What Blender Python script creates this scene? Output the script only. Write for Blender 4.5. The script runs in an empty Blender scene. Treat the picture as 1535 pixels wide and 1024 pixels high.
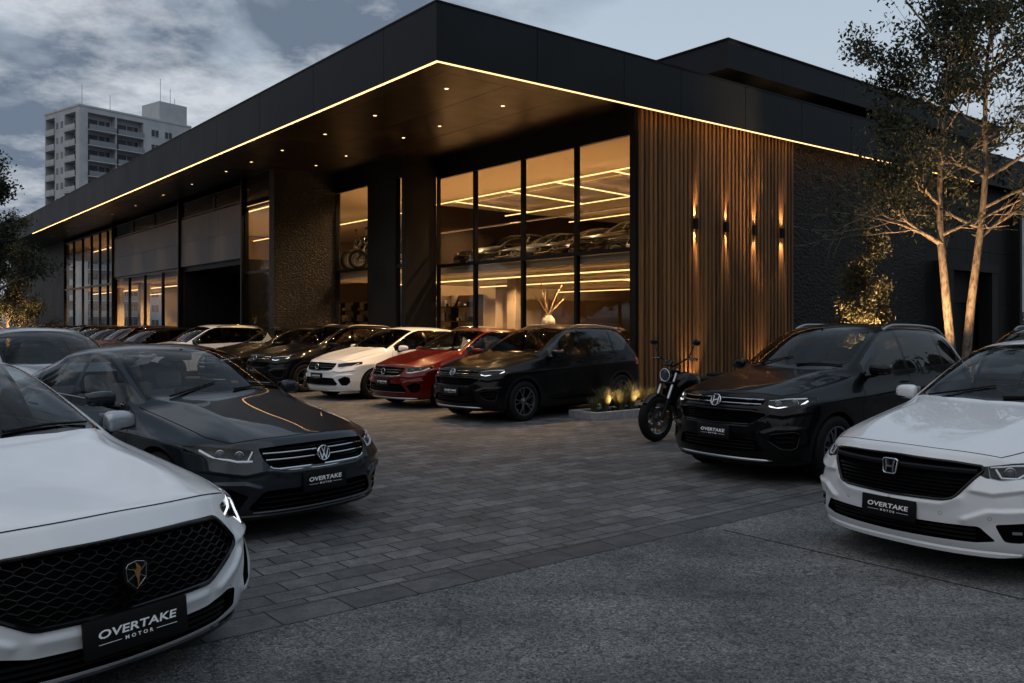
import bpy, bmesh, math, random
import numpy as np
from mathutils import Vector, Matrix
from mathutils.bvhtree import BVHTree
from mathutils.interpolate import poly_3d_calc

random.seed(7)
SC = bpy.context.scene
COL = SC.collection
R = math.radians

# ------------------------------------------------------------------ camera
cam_d = bpy.data.cameras.new('camera')
cam = bpy.data.objects.new('camera', cam_d)
COL.objects.link(cam)
cam.location = (0, 0, 1.75)
cam.rotation_euler = (R(90), 0, 0)
cam_d.sensor_width = 36.0
cam_d.lens = 30.42
cam_d.shift_y = -0.0189
cam_d.clip_start = 0.05
cam_d.clip_end = 4000
SC.camera = cam

# ------------------------------------------------------------------ sky, sun, exposure
SC.view_settings.view_transform = 'Standard'
SC.view_settings.look = 'None'
SC.view_settings.exposure = 0.28
SC.view_settings.gamma = 1.0
SC.cycles.use_denoising = True
SC.cycles.max_bounces = 8
SC.cycles.diffuse_bounces = 3
SC.cycles.glossy_bounces = 4
SC.cycles.transmission_bounces = 6
SC.cycles.transparent_max_bounces = 24
SC.cycles.caustics_reflective = False
SC.cycles.caustics_refractive = False
SC.cycles.sample_clamp_indirect = 4.0
SC.cycles.blur_glossy = 0.5

SUN_EL, SUN_AZ = R(4.0), R(-62.0)
world = bpy.data.worlds.new('World')
SC.world = world
world.use_nodes = True
def build_world():
    nt = world.node_tree
    N, L = nt.nodes, nt.links
    N.clear()
    out = N.new('ShaderNodeOutputWorld')
    bg = N.new('ShaderNodeBackground')
    sky = N.new('ShaderNodeTexSky')
    sky.sky_type = 'NISHITA'
    sky.sun_disc = False
    sky.sun_elevation = SUN_EL
    sky.sun_rotation = SUN_AZ
    sky.altitude = 200
    sky.air_density = 1.2
    sky.dust_density = 1.5
    sky.ozone_density = 2.0
    tc = N.new('ShaderNodeTexCoord')
    sep = N.new('ShaderNodeSeparateXYZ')
    L.new(tc.outputs['Generated'], sep.inputs[0])
    # cloud layer: project the view direction on a flat ceiling
    zc = N.new('ShaderNodeMath'); zc.operation = 'MAXIMUM'; zc.inputs[1].default_value = 0.0
    L.new(sep.outputs['Z'], zc.inputs[0])
    za = N.new('ShaderNodeMath'); za.operation = 'ADD'; za.inputs[1].default_value = 0.22
    L.new(zc.outputs[0], za.inputs[0])
    dx = N.new('ShaderNodeMath'); dx.operation = 'DIVIDE'
    dy = N.new('ShaderNodeMath'); dy.operation = 'DIVIDE'
    L.new(sep.outputs['X'], dx.inputs[0]); L.new(za.outputs[0], dx.inputs[1])
    L.new(sep.outputs['Y'], dy.inputs[0]); L.new(za.outputs[0], dy.inputs[1])
    cmb = N.new('ShaderNodeCombineXYZ')
    L.new(dx.outputs[0], cmb.inputs[0]); L.new(dy.outputs[0], cmb.inputs[1])
    n1 = N.new('ShaderNodeTexNoise'); n1.inputs['Scale'].default_value = 1.15
    n1.inputs['Detail'].default_value = 8; n1.inputs['Roughness'].default_value = 0.52
    n1.inputs['Distortion'].default_value = 0.35
    L.new(cmb.outputs[0], n1.inputs['Vector'])
    n2 = N.new('ShaderNodeTexNoise'); n2.inputs['Scale'].default_value = 2.3
    n2.inputs['Detail'].default_value = 10; n2.inputs['Roughness'].default_value = 0.62
    mp = N.new('ShaderNodeMapping'); mp.inputs['Location'].default_value = (3.1, 7.7, 0)
    L.new(cmb.outputs[0], mp.inputs[0]); L.new(mp.outputs[0], n2.inputs['Vector'])
    # more cloud to the left (-X), clearer to the right
    cov = N.new('ShaderNodeMapRange'); cov.inputs[1].default_value = -0.35; cov.inputs[2].default_value = 0.35
    cov.inputs[3].default_value = 0.10; cov.inputs[4].default_value = -0.105
    L.new(sep.outputs['X'], cov.inputs[0])
    ad = N.new('ShaderNodeMath'); ad.operation = 'ADD'
    L.new(n1.outputs[0], ad.inputs[0]); L.new(cov.outputs[0], ad.inputs[1])
    mask = N.new('ShaderNodeValToRGB')
    mask.color_ramp.elements[0].position = 0.45; mask.color_ramp.elements[1].position = 0.58
    L.new(ad.outputs[0], mask.inputs[0])
    ccol = N.new('ShaderNodeValToRGB')
    e = ccol.color_ramp.elements
    e[0].position = 0.37; e[0].color = (0.43, 0.455, 0.495, 1)
    e[1].position = 0.55; e[1].color = (0.105, 0.137, 0.185, 1)
    L.new(n2.outputs[0], ccol.inputs[0])
    sk = N.new('ShaderNodeMix'); sk.data_type = 'RGBA'; sk.blend_type = 'MIX'
    sk.inputs[0].default_value = 1.0
    # sky colour: the Nishita sky mixed with pale dusk haze by height
    hz = N.new('ShaderNodeValToRGB')
    h = hz.color_ramp.elements
    h[0].position = 0.0; h[0].color = (0.52, 0.575, 0.645, 1)
    h[1].position = 0.6; h[1].color = (0.34, 0.425, 0.53, 1)
    L.new(zc.outputs[0], hz.inputs[0])
    scl = N.new('ShaderNodeMix'); scl.data_type = 'RGBA'; scl.blend_type = 'MULTIPLY'
    scl.inputs[0].default_value = 1.0
    scl.inputs[7].default_value = (0.10, 0.10, 0.10, 1)
    L.new(sky.outputs[0], scl.inputs[6])
    mx = N.new('ShaderNodeMix'); mx.data_type = 'RGBA'
    mx.inputs[0].default_value = 0.72
    L.new(scl.outputs[2], mx.inputs[6]); L.new(hz.outputs[0], mx.inputs[7])
    mc = N.new('ShaderNodeMix'); mc.data_type = 'RGBA'
    L.new(mask.outputs[0], mc.inputs[0])
    L.new(mx.outputs[2], mc.inputs[6]); L.new(ccol.outputs[0], mc.inputs[7])
    # the eastern half of a dusk sky, behind the viewer, is darker low down
    ea = N.new('ShaderNodeMapRange'); ea.inputs[1].default_value = -0.5; ea.inputs[2].default_value = 0.5
    ea.inputs[3].default_value = 0.0; ea.inputs[4].default_value = 1.0; ea.interpolation_type = 'SMOOTHSTEP'
    dt = N.new('ShaderNodeVectorMath'); dt.operation = 'DOT_PRODUCT'; dt.inputs[1].default_value = (-0.35, 0.94, 0)
    L.new(tc.outputs['Generated'], dt.inputs[0]); L.new(dt.outputs['Value'], ea.inputs[0])
    up = N.new('ShaderNodeMapRange'); up.inputs[1].default_value = 0.05; up.inputs[2].default_value = 0.75
    up.inputs[3].default_value = 0.38; up.inputs[4].default_value = 1.0
    L.new(sep.outputs['Z'], up.inputs[0])
    mxm = N.new('ShaderNodeMath'); mxm.operation = 'MAXIMUM'
    L.new(ea.outputs[0], mxm.inputs[0]); L.new(up.outputs[0], mxm.inputs[1])
    dk = N.new('ShaderNodeMix'); dk.data_type = 'RGBA'; dk.blend_type = 'MULTIPLY'; dk.inputs[0].default_value = 1.0
    L.new(mc.outputs[2], dk.inputs[6]); L.new(mxm.outputs[0], dk.inputs[7])
    L.new(dk.outputs[2], bg.inputs['Color'])
    bg.inputs['Strength'].default_value = 1.18
    L.new(bg.outputs[0], out.inputs['Surface'])
build_world()

sd = bpy.data.lights.new('sun', 'SUN')
sd.energy = 0.58
sd.angle = R(100)
sd.color = (1.0, 0.93, 0.85)
sun = bpy.data.objects.new('sun', sd)
COL.objects.link(sun)
sun.rotation_euler = (R(38), 0, R(-25))

# ------------------------------------------------------------------ helpers
def mkmesh(name, verts, faces, mat=None, parent=None, smooth=False, loc=None, rot=None, angle=None):
    me = bpy.data.meshes.new(name)
    me.from_pydata([tuple(v) for v in verts], [], [tuple(f) for f in faces])
    me.update()
    o = bpy.data.objects.new(name, me)
    COL.objects.link(o)
    if mat is not None:
        for m in (mat if isinstance(mat, (list, tuple)) else [mat]):
            me.materials.append(m)
    if smooth:
        me.shade_smooth()
        if angle:
            me.set_sharp_from_angle(angle=R(angle))
    if parent is not None:
        o.parent = parent
    if loc is not None:
        o.location = loc
    if rot is not None:
        o.rotation_euler = rot
    return o

class MB:
    """collects shapes for one mesh"""
    def __init__(s):
        s.v, s.f, s.mi = [], [], []
    def add(s, verts, faces, mi=0, M=None):
        n = len(s.v)
        if M is not None:
            verts = [M @ Vector(v) for v in verts]
        s.v += [tuple(v) for v in verts]
        s.f += [tuple(i + n for i in f) for f in faces]
        s.mi += [mi] * len(faces)
        return s
    def box(s, x0, x1, y0, y1, z0, z1, mi=0, M=None, ch=0.0):
        if ch <= 0:
            v = [(x, y, z) for z in (z0, z1) for y in (y0, y1) for x in (x0, x1)]
            f = [(0, 2, 3, 1), (4, 5, 7, 6), (0, 1, 5, 4), (2, 6, 7, 3), (0, 4, 6, 2), (1, 3, 7, 5)]
            return s.add(v, f, mi, M)
        bm = bmesh.new()
        bmesh.ops.create_cube(bm, size=1.0)
        for q in bm.verts:
            q.co = Vector(((x0 + x1) / 2 + q.co.x * (x1 - x0), (y0 + y1) / 2 + q.co.y * (y1 - y0), (z0 + z1) / 2 + q.co.z * (z1 - z0)))
        bmesh.ops.bevel(bm, geom=list(bm.edges), offset=ch, segments=2, affect='EDGES', profile=0.5)
        s.bm(bm, mi, M)
        bm.free()
        return s
    def bm(s, bm, mi=0, M=None):
        bm.verts.index_update()
        return s.add([v.co.copy() for v in bm.verts], [[v.index for v in f.verts] for f in bm.faces], mi, M)
    def tube(s, pts, r, n=8, mi=0, M=None, cap=True, closed=False):
        pts = [Vector(p) for p in pts]
        k = len(pts)
        rs = r if isinstance(r, (list, tuple)) else [r] * k
        V, F = [], []
        ref = None
        for i, p in enumerate(pts):
            if closed:
                d = pts[(i + 1) % k] - pts[i - 1]
            else:
                d = pts[min(i + 1, k - 1)] - pts[max(i - 1, 0)]
            if d.length < 1e-9:
                d = Vector((0, 0, 1))
            d.normalize()
            if ref is None:
                ref = Vector((0, 0, 1)) if abs(d.z) < 0.9 else Vector((1, 0, 0))
            a = ref - d * ref.dot(d)
            if a.length < 1e-6:
                a = d.orthogonal()
            a.normalize()
            ref = a
            b = d.cross(a)
            for j in range(n):
                t = 2 * math.pi * j / n
                V.append(p + a * (math.cos(t) * rs[i]) + b * (math.sin(t) * rs[i]))
        m = k if closed else k - 1
        for i in range(m):
            i2 = (i + 1) % k
            for j in range(n):
                j2 = (j + 1) % n
                F.append((i * n + j, i * n + j2, i2 * n + j2, i2 * n + j))
        if cap and not closed:
            F.append(tuple(range(n - 1, -1, -1)))
            F.append(tuple((k - 1) * n + j for j in range(n)))
        return s.add(V, F, mi, M)
    def lathe(s, prof, n=32, mi=0, M=None, close=False):
        """profile of (radius, height) turned round local Z"""
        V, F = [], []
        k = len(prof)
        for r_, z_ in prof:
            for j in range(n):
                t = 2 * math.pi * j / n
                V.append((r_ * math.cos(t), r_ * math.sin(t), z_))
        for i in range(k if close else k - 1):
            i2 = (i + 1) % k
            for j in range(n):
                j2 = (j + 1) % n
                F.append((i * n + j, i * n + j2, i2 * n + j2, i2 * n + j))
        return s.add(V, F, mi, M)
    def prism(s, poly, z0, z1, mi=0, M=None):
        k = len(poly)
        V = [(p[0], p[1], z0) for p in poly] + [(p[0], p[1], z1) for p in poly]
        F = [tuple(range(k - 1, -1, -1)), tuple(range(k, 2 * k))]
        F += [(i, (i + 1) % k, k + (i + 1) % k, k + i) for i in range(k)]
        return s.add(V, F, mi, M)
    def ico(s, c, r, sub=2, mi=0, sc=(1, 1, 1), M=None):
        bm = bmesh.new()
        bmesh.ops.create_icosphere(bm, subdivisions=sub, radius=1.0)
        for v in bm.verts:
            v.co = Vector((c[0] + v.co.x * r * sc[0], c[1] + v.co.y * r * sc[1], c[2] + v.co.z * r * sc[2]))
        s.bm(bm, mi, M)
        bm.free()
        return s
    def build(s, name, mat, parent=None, smooth=False, angle=40, loc=None, rot=None):
        o = mkmesh(name, s.v, s.f, mat, parent, smooth, loc, rot, angle)
        if isinstance(mat, (list, tuple)) and len(mat) > 1:
            o.data.polygons.foreach_set('material_index', s.mi)
        return o

def tag(o, label=None, cat=None, group=None, kind=None):
    if label: o['label'] = label
    if cat: o['category'] = cat
    if group: o['group'] = group
    if kind: o['kind'] = kind
    return o

def empty(name, loc=(0, 0, 0), rz=0.0):
    o = bpy.data.objects.new(name, None)
    COL.objects.link(o)
    o.location = loc
    o.rotation_euler = (0, 0, rz)
    o.empty_display_size = 0.2
    return o

KIDS = {}
def copy_tree(o, parent=None):
    c = o.copy()
    COL.objects.link(c)
    if parent is not None:
        c.parent = parent
        c.matrix_parent_inverse = o.matrix_parent_inverse.copy()
    for ch in [x for x in bpy.data.objects if x.parent == o]:
        copy_tree(ch, c)
    return c

def strip_poly(pts, w):
    """outline of a stroke of width w with mitred corners (2-D)"""
    P = [Vector((p[0], p[1])) for p in pts]
    Lf, Rt = [], []
    for i, p in enumerate(P):
        d0 = (P[i] - P[i - 1]).normalized() if i > 0 else None
        d1 = (P[i + 1] - P[i]).normalized() if i < len(P) - 1 else None
        if d0 is None: d0 = d1
        if d1 is None: d1 = d0
        t = (d0 + d1)
        t = t.normalized() if t.length > 1e-6 else d0
        nrm = Vector((-t.y, t.x))
        m = 1.0 / max(0.35, abs(nrm.dot(Vector((-d0.y, d0.x)))))
        Lf.append(p + nrm * w / 2 * m)
        Rt.append(p - nrm * w / 2 * m)
    return Lf, Rt
def stroke(mb, pts, w, z0, z1, mi=0, M=None):
    a, b = strip_poly(pts, w)
    for i in range(len(pts) - 1):
        q = [a[i], b[i], b[i + 1], a[i + 1]]
        mb.prism(q, z0, z1, mi, M)
    return mb
# ------------------------------------------------------------------ materials
def nmat(name):
    m = bpy.data.materials.new(name)
    m.use_nodes = True
    nt = m.node_tree
    b = nt.nodes['Principled BSDF']
    return m, nt, b
def pmat(name, col, rough=0.5, metal=0.0, coat=0.0, coat_r=0.03, spec=None, emit=None, es=0.0, noise=0.0, nscale=40, bump=0.0, bscale=200):
    m, nt, b = nmat(name)
    N, L = nt.nodes, nt.links
    b.inputs['Base Color'].default_value = (*col, 1)
    b.inputs['Roughness'].default_value = rough
    b.inputs['Metallic'].default_value = metal
    b.inputs['Coat Weight'].default_value = coat
    b.inputs['Coat Roughness'].default_value = coat_r
    if spec is None: spec = .5 if max(col) > .08 else .16
    b.inputs['Specular IOR Level'].default_value = spec
    if emit:
        b.inputs['Emission Color'].default_value = (*emit, 1)
        b.inputs['Emission Strength'].default_value = es
    if noise or bump:
        tc = N.new('ShaderNodeTexCoord')
    if noise:
        n = N.new('ShaderNodeTexNoise'); n.inputs['Scale'].default_value = nscale; n.inputs['Detail'].default_value = 6
        L.new(tc.outputs['Object'], n.inputs['Vector'])
        mr = N.new('ShaderNodeMapRange'); mr.inputs[1].default_value = 0.3; mr.inputs[2].default_value = 0.7
        mr.inputs[3].default_value = 1 - noise; mr.inputs[4].default_value = 1 + noise
        L.new(n.outputs[0], mr.inputs[0])
        mu = N.new('ShaderNodeMix'); mu.data_type = 'RGBA'; mu.blend_type = 'MULTIPLY'; mu.inputs[0].default_value = 1
        mu.inputs[6].default_value = (*col, 1)
        L.new(mr.outputs[0], mu.inputs[7])
        L.new(mu.outputs[2], b.inputs['Base Color'])
        mr2 = N.new('ShaderNodeMapRange'); mr2.inputs[3].default_value = max(0.02, rough - 0.12); mr2.inputs[4].default_value = min(1, rough + 0.12)
        L.new(n.outputs[0], mr2.inputs[0]); L.new(mr2.outputs[0], b.inputs['Roughness'])
    if bump:
        n = N.new('ShaderNodeTexNoise'); n.inputs['Scale'].default_value = bscale; n.inputs['Detail'].default_value = 4
        L.new(tc.outputs['Object'], n.inputs['Vector'])
        bp = N.new('ShaderNodeBump'); bp.inputs['Strength'].default_value = bump; bp.inputs['Distance'].default_value = 0.01
        L.new(n.outputs[0], bp.inputs['Height']); L.new(bp.outputs[0], b.inputs['Normal'])
    return m
def emat(name, col, s):
    m = bpy.data.materials.new(name)
    m.use_nodes = True
    nt = m.node_tree
    nt.nodes.clear()
    o = nt.nodes.new('ShaderNodeOutputMaterial'); e = nt.nodes.new('ShaderNodeEmission')
    e.inputs[0].default_value = (*col, 1); e.inputs[1].default_value = s
    nt.links.new(e.outputs[0], o.inputs[0])
    return m
def glassmat(name, tint, refl=1.0, base=0.045, rough=0.0):
    """thin pane: tinted see-through plus mirror reflection rising towards grazing angles"""
    m = bpy.data.materials.new(name)
    m.use_nodes = True
    nt = m.node_tree
    N, L = nt.nodes, nt.links
    N.clear()
    o = N.new('ShaderNodeOutputMaterial')
    lw = N.new('ShaderNodeLayerWeight'); lw.inputs[0].default_value = 0.5
    pw = N.new('ShaderNodeMath'); pw.operation = 'POWER'; pw.inputs[1].default_value = 5.0
    L.new(lw.outputs['Facing'], pw.inputs[0])
    ma = N.new('ShaderNodeMath'); ma.operation = 'MULTIPLY_ADD'; ma.inputs[1].default_value = 0.9 * refl; ma.inputs[2].default_value = base
    L.new(pw.outputs[0], ma.inputs[0])
    cl = N.new('ShaderNodeMath'); cl.operation = 'MINIMUM'; cl.inputs[1].default_value = 1.0
    L.new(ma.outputs[0], cl.inputs[0])
    t = N.new('ShaderNodeBsdfTransparent'); t.inputs[0].default_value = (*tint, 1)
    g = N.new('ShaderNodeBsdfGlossy'); g.inputs['Roughness'].default_value = rough
    g.inputs['Color'].default_value = (1, 1, 1, 1)
    mx = N.new('ShaderNodeMixShader')
    L.new(cl.outputs[0], mx.inputs[0]); L.new(t.outputs[0], mx.inputs[1]); L.new(g.outputs[0], mx.inputs[2])
    L.new(mx.outputs[0], o.inputs[0])
    return m

def paintmat(name, col, metal=0.0, rough=0.35, coat=0.9):
    m = pmat(name, col, rough, metal, coat, 0.02, 0.2 if max(col) > .1 else .06)
    nt = m.node_tree
    N, L = nt.nodes, nt.links
    b = nt.nodes['Principled BSDF']
    tc = N.new('ShaderNodeTexCoord')
    # thin road film: a little dust low on the body, faint cloudiness on the clear coat
    n = N.new('ShaderNodeTexNoise'); n.inputs['Scale'].default_value = 7; n.inputs['Detail'].default_value = 8
    L.new(tc.outputs['Object'], n.inputs['Vector'])
    mr = N.new('ShaderNodeMapRange'); mr.inputs[1].default_value = 0.35; mr.inputs[2].default_value = 0.75
    mr.inputs[3].default_value = 0.004; mr.inputs[4].default_value = 0.03
    L.new(n.outputs[0], mr.inputs[0]); L.new(mr.outputs[0], b.inputs['Coat Roughness'])
    return m

M_ = {}
M_['paint_white'] = paintmat('white paint', (0.78, 0.79, 0.805), 0.0, 0.4)
M_['paint_pearl'] = paintmat('pearl white paint', (0.74, 0.755, 0.775), 0.03, 0.35)
M_['paint_grey'] = paintmat('slate grey paint', (0.020, 0.0245, 0.031), 0.5, 0.32, 0.7)
M_['paint_black'] = paintmat('black paint', (0.0016, 0.0018, 0.0021), 0.0, 0.3, 0.42)
M_['paint_red'] = paintmat('red paint', (0.10, 0.0025, 0.002), 0.25, 0.3, 0.65)
M_['paint_silver'] = paintmat('silver paint', (0.40, 0.42, 0.45), 0.6, 0.3)
M_['paint_bronze'] = paintmat('dark bronze paint', (0.004, 0.003, 0.0022), 0.3, 0.3, 0.45)
M_['paint_blue'] = paintmat('dark blue paint', (0.002, 0.0028, 0.005), 0.2, 0.3, 0.45)
M_['car_glass'] = glassmat('car window glass', (0.74, 0.78, 0.79), .75, 0.035)
M_['car_glass_dark'] = glassmat('tinted car window glass', (0.25, 0.26, 0.27), .85, 0.085)
M_['lamp_glass'] = glassmat('headlamp cover', (0.93, 0.95, 0.97), 0.6, 0.03)
M_['black_gloss'] = pmat('gloss black trim', (0.003, 0.003, 0.0035), 0.15, 0, 0.35)
M_['black_plastic'] = pmat('black plastic', (0.006, 0.006, 0.0065), 0.5, bump=0.1, bscale=600)
M_['black_matte'] = pmat('matt black', (0.003, 0.003, 0.003), 0.8, spec=.05)
M_['grey_plastic'] = pmat('grey plastic', (0.06, 0.062, 0.066), 0.5)
M_['fabric'] = pmat('seat fabric', (0.085, 0.082, 0.080), 0.85, bump=0.3, bscale=300)
M_['fabric_light'] = pmat('pale seat fabric', (0.20, 0.19, 0.18), 0.85, bump=0.3, bscale=300)
M_['chrome'] = pmat('chrome', (0.72, 0.73, 0.75), 0.08, 1.0)
M_['satin'] = pmat('satin silver trim', (0.42, 0.43, 0.45), 0.3, 1.0)
M_['alloy'] = pmat('dark alloy', (0.22, 0.22, 0.23), 0.32, 1.0)
M_['alloy_bright'] = pmat('machined alloy', (0.5, 0.5, 0.52), 0.25, 1.0)
M_['rubber'] = pmat('tyre rubber', (0.007, 0.007, 0.007), 0.7, bump=0.2, bscale=150)
M_['steel'] = pmat('brake steel', (0.25, 0.24, 0.23), 0.4, 1.0)
M_['reflector'] = pmat('headlamp reflector', (0.55, 0.57, 0.60), 0.2, 1.0)
M_['lamp_dark'] = pmat('dark headlamp bowl', (0.008, 0.0085, 0.0095), 0.3, 0.2)
M_['lens'] = pmat('projector lens', (0.05, 0.06, 0.075), 0.03, 0.3, 1.0)
M_['drl_on'] = emat('lit running light', (0.92, 0.96, 1.0), 1.3)
M_['drl_off'] = pmat('unlit running light', (0.85, 0.87, 0.9), 0.25, 0.0, 0.5)
M_['red_lens'] = pmat('red tail lamp', (0.16, 0.006, 0.006), 0.15, 0, 1.0)
M_['white_letter'] = pmat('white lettering', (0.92, 0.92, 0.92), 0.5)
M_['gold'] = pmat('gold emblem', (0.75, 0.42, 0.13), 0.25, 1.0)
M_['bronze_edge'] = pmat('bronze edge', (0.42, 0.24, 0.1), 0.3, 1.0)
M_['mesh_black'] = pmat('black grille mesh', (0.004, 0.004, 0.0045), 0.35, 0, 0.1)
# ------------------------------------------------------------------ setting materials
def nodes(m): return m.node_tree.nodes, m.node_tree.links, m.node_tree.nodes['Principled BSDF']
TH = R(38.46)             # the showroom's fronts are turned by this angle
def mapped(N, L, rot=0.0, scale=(1, 1, 1), src='Object'):
    tc = N.new('ShaderNodeTexCoord'); mp = N.new('ShaderNodeMapping')
    mp.inputs['Rotation'].default_value = (0, 0, rot); mp.inputs['Scale'].default_value = scale
    L.new(tc.outputs[src], mp.inputs[0])
    return mp.outputs[0]
def paver_mat(name, bw, bh, col1, col2, off=0.5, rough=0.62):
    m, nt, b = nmat(name); N, L = nt.nodes, nt.links
    v = mapped(N, L)
    # slightly uneven courses
    wn = N.new('ShaderNodeTexNoise'); wn.inputs['Scale'].default_value = 0.8; L.new(v, wn.inputs['Vector'])
    wv = N.new('ShaderNodeVectorMath'); wv.operation = 'MULTIPLY_ADD'; wv.inputs[1].default_value = (.05, .05, 0)
    L.new(wn.outputs['Color'], wv.inputs[0]); L.new(v, wv.inputs[2])
    br = N.new('ShaderNodeTexBrick')
    br.offset = off; br.squash = 1.0
    br.inputs['Scale'].default_value = 1.0
    br.inputs['Brick Width'].default_value = bw; br.inputs['Row Height'].default_value = bh
    br.inputs['Mortar Size'].default_value = 0.0075; br.inputs['Mortar Smooth'].default_value = 0.4
    br.inputs['Bias'].default_value = -0.1
    br.inputs['Color1'].default_value = (0.0, 0.0, 0.0, 1); br.inputs['Color2'].default_value = (1, 1, 1, 1)
    br.inputs['Mortar'].default_value = (0.5, 0.5, 0.5, 1)
    L.new(wv.outputs[0], br.inputs['Vector'])
    cr = N.new('ShaderNodeValToRGB'); e = cr.color_ramp.elements
    e[0].position = 0.0; e[0].color = (*col1, 1); e[1].position = 1.0; e[1].color = (*col2, 1)
    L.new(br.outputs['Color'], cr.inputs[0])
    n = N.new('ShaderNodeTexNoise'); n.inputs['Scale'].default_value = 2.2; n.inputs['Detail'].default_value = 8; n.inputs['Roughness'].default_value = .65
    L.new(v, n.inputs['Vector'])
    n2 = N.new('ShaderNodeTexNoise'); n2.inputs['Scale'].default_value = 60; n2.inputs['Detail'].default_value = 6
    L.new(v, n2.inputs['Vector'])
    mr = N.new('ShaderNodeMapRange'); mr.inputs[1].default_value = .3; mr.inputs[2].default_value = .7; mr.inputs[3].default_value = .6; mr.inputs[4].default_value = 1.35
    L.new(n.outputs[0], mr.inputs[0])
    mr2 = N.new('ShaderNodeMapRange'); mr2.inputs[1].default_value = .25; mr2.inputs[2].default_value = .75; mr2.inputs[3].default_value = .55; mr2.inputs[4].default_value = 1.5
    L.new(n2.outputs[0], mr2.inputs[0])
    mm = N.new('ShaderNodeMath'); mm.operation = 'MULTIPLY'; L.new(mr.outputs[0], mm.inputs[0]); L.new(mr2.outputs[0], mm.inputs[1])
    mu = N.new('ShaderNodeMix'); mu.data_type = 'RGBA'; mu.blend_type = 'MULTIPLY'; mu.inputs[0].default_value = 1
    L.new(cr.outputs[0], mu.inputs[6]); L.new(mm.outputs[0], mu.inputs[7])
    pn = N.new('ShaderNodeTexNoise'); pn.inputs['Scale'].default_value = 9; pn.inputs['Detail'].default_value = 9; pn.inputs['Roughness'].default_value = .7; L.new(v, pn.inputs['Vector'])
    pr_ = N.new('ShaderNodeMapRange'); pr_.inputs[1].default_value = .35; pr_.inputs[2].default_value = .68; pr_.inputs[3].default_value = .72; pr_.inputs[4].default_value = 1.25; L.new(pn.outputs[0], pr_.inputs[0])
    pm = N.new('ShaderNodeMix'); pm.data_type = 'RGBA'; pm.blend_type = 'MULTIPLY'; pm.inputs[0].default_value = 1
    L.new(mu.outputs[2], pm.inputs[6]); L.new(pr_.outputs[0], pm.inputs[7]); mu = pm
    mo = N.new('ShaderNodeMix'); mo.data_type = 'RGBA'; mo.inputs[7].default_value = (.010, .010, .010, 1)
    L.new(br.outputs['Fac'], mo.inputs[0]); L.new(mu.outputs[2], mo.inputs[6])
    L.new(mo.outputs[2], b.inputs['Base Color'])
    rr = N.new('ShaderNodeMapRange'); rr.inputs[3].default_value = rough - .2; rr.inputs[4].default_value = rough + .18
    L.new(n.outputs[0], rr.inputs[0]); L.new(rr.outputs[0], b.inputs['Roughness'])
    inv = N.new('ShaderNodeMath'); inv.operation = 'SUBTRACT'; inv.inputs[0].default_value = 1; L.new(br.outputs['Fac'], inv.inputs[1])
    ad = N.new('ShaderNodeMath'); ad.operation = 'MULTIPLY_ADD'; ad.inputs[1].default_value = .22
    L.new(n2.outputs[0], ad.inputs[0]); L.new(inv.outputs[0], ad.inputs[2])
    ad2 = N.new('ShaderNodeMath'); ad2.operation = 'MULTIPLY_ADD'; ad2.inputs[1].default_value = .5
    L.new(br.outputs['Color'], ad2.inputs[0]); L.new(ad.outputs[0], ad2.inputs[2])
    bp = N.new('ShaderNodeBump'); bp.inputs['Strength'].default_value = 1.0; bp.inputs['Distance'].default_value = .010
    L.new(ad2.outputs[0], bp.inputs['Height']); L.new(bp.outputs[0], b.inputs['Normal'])
    return m
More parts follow.
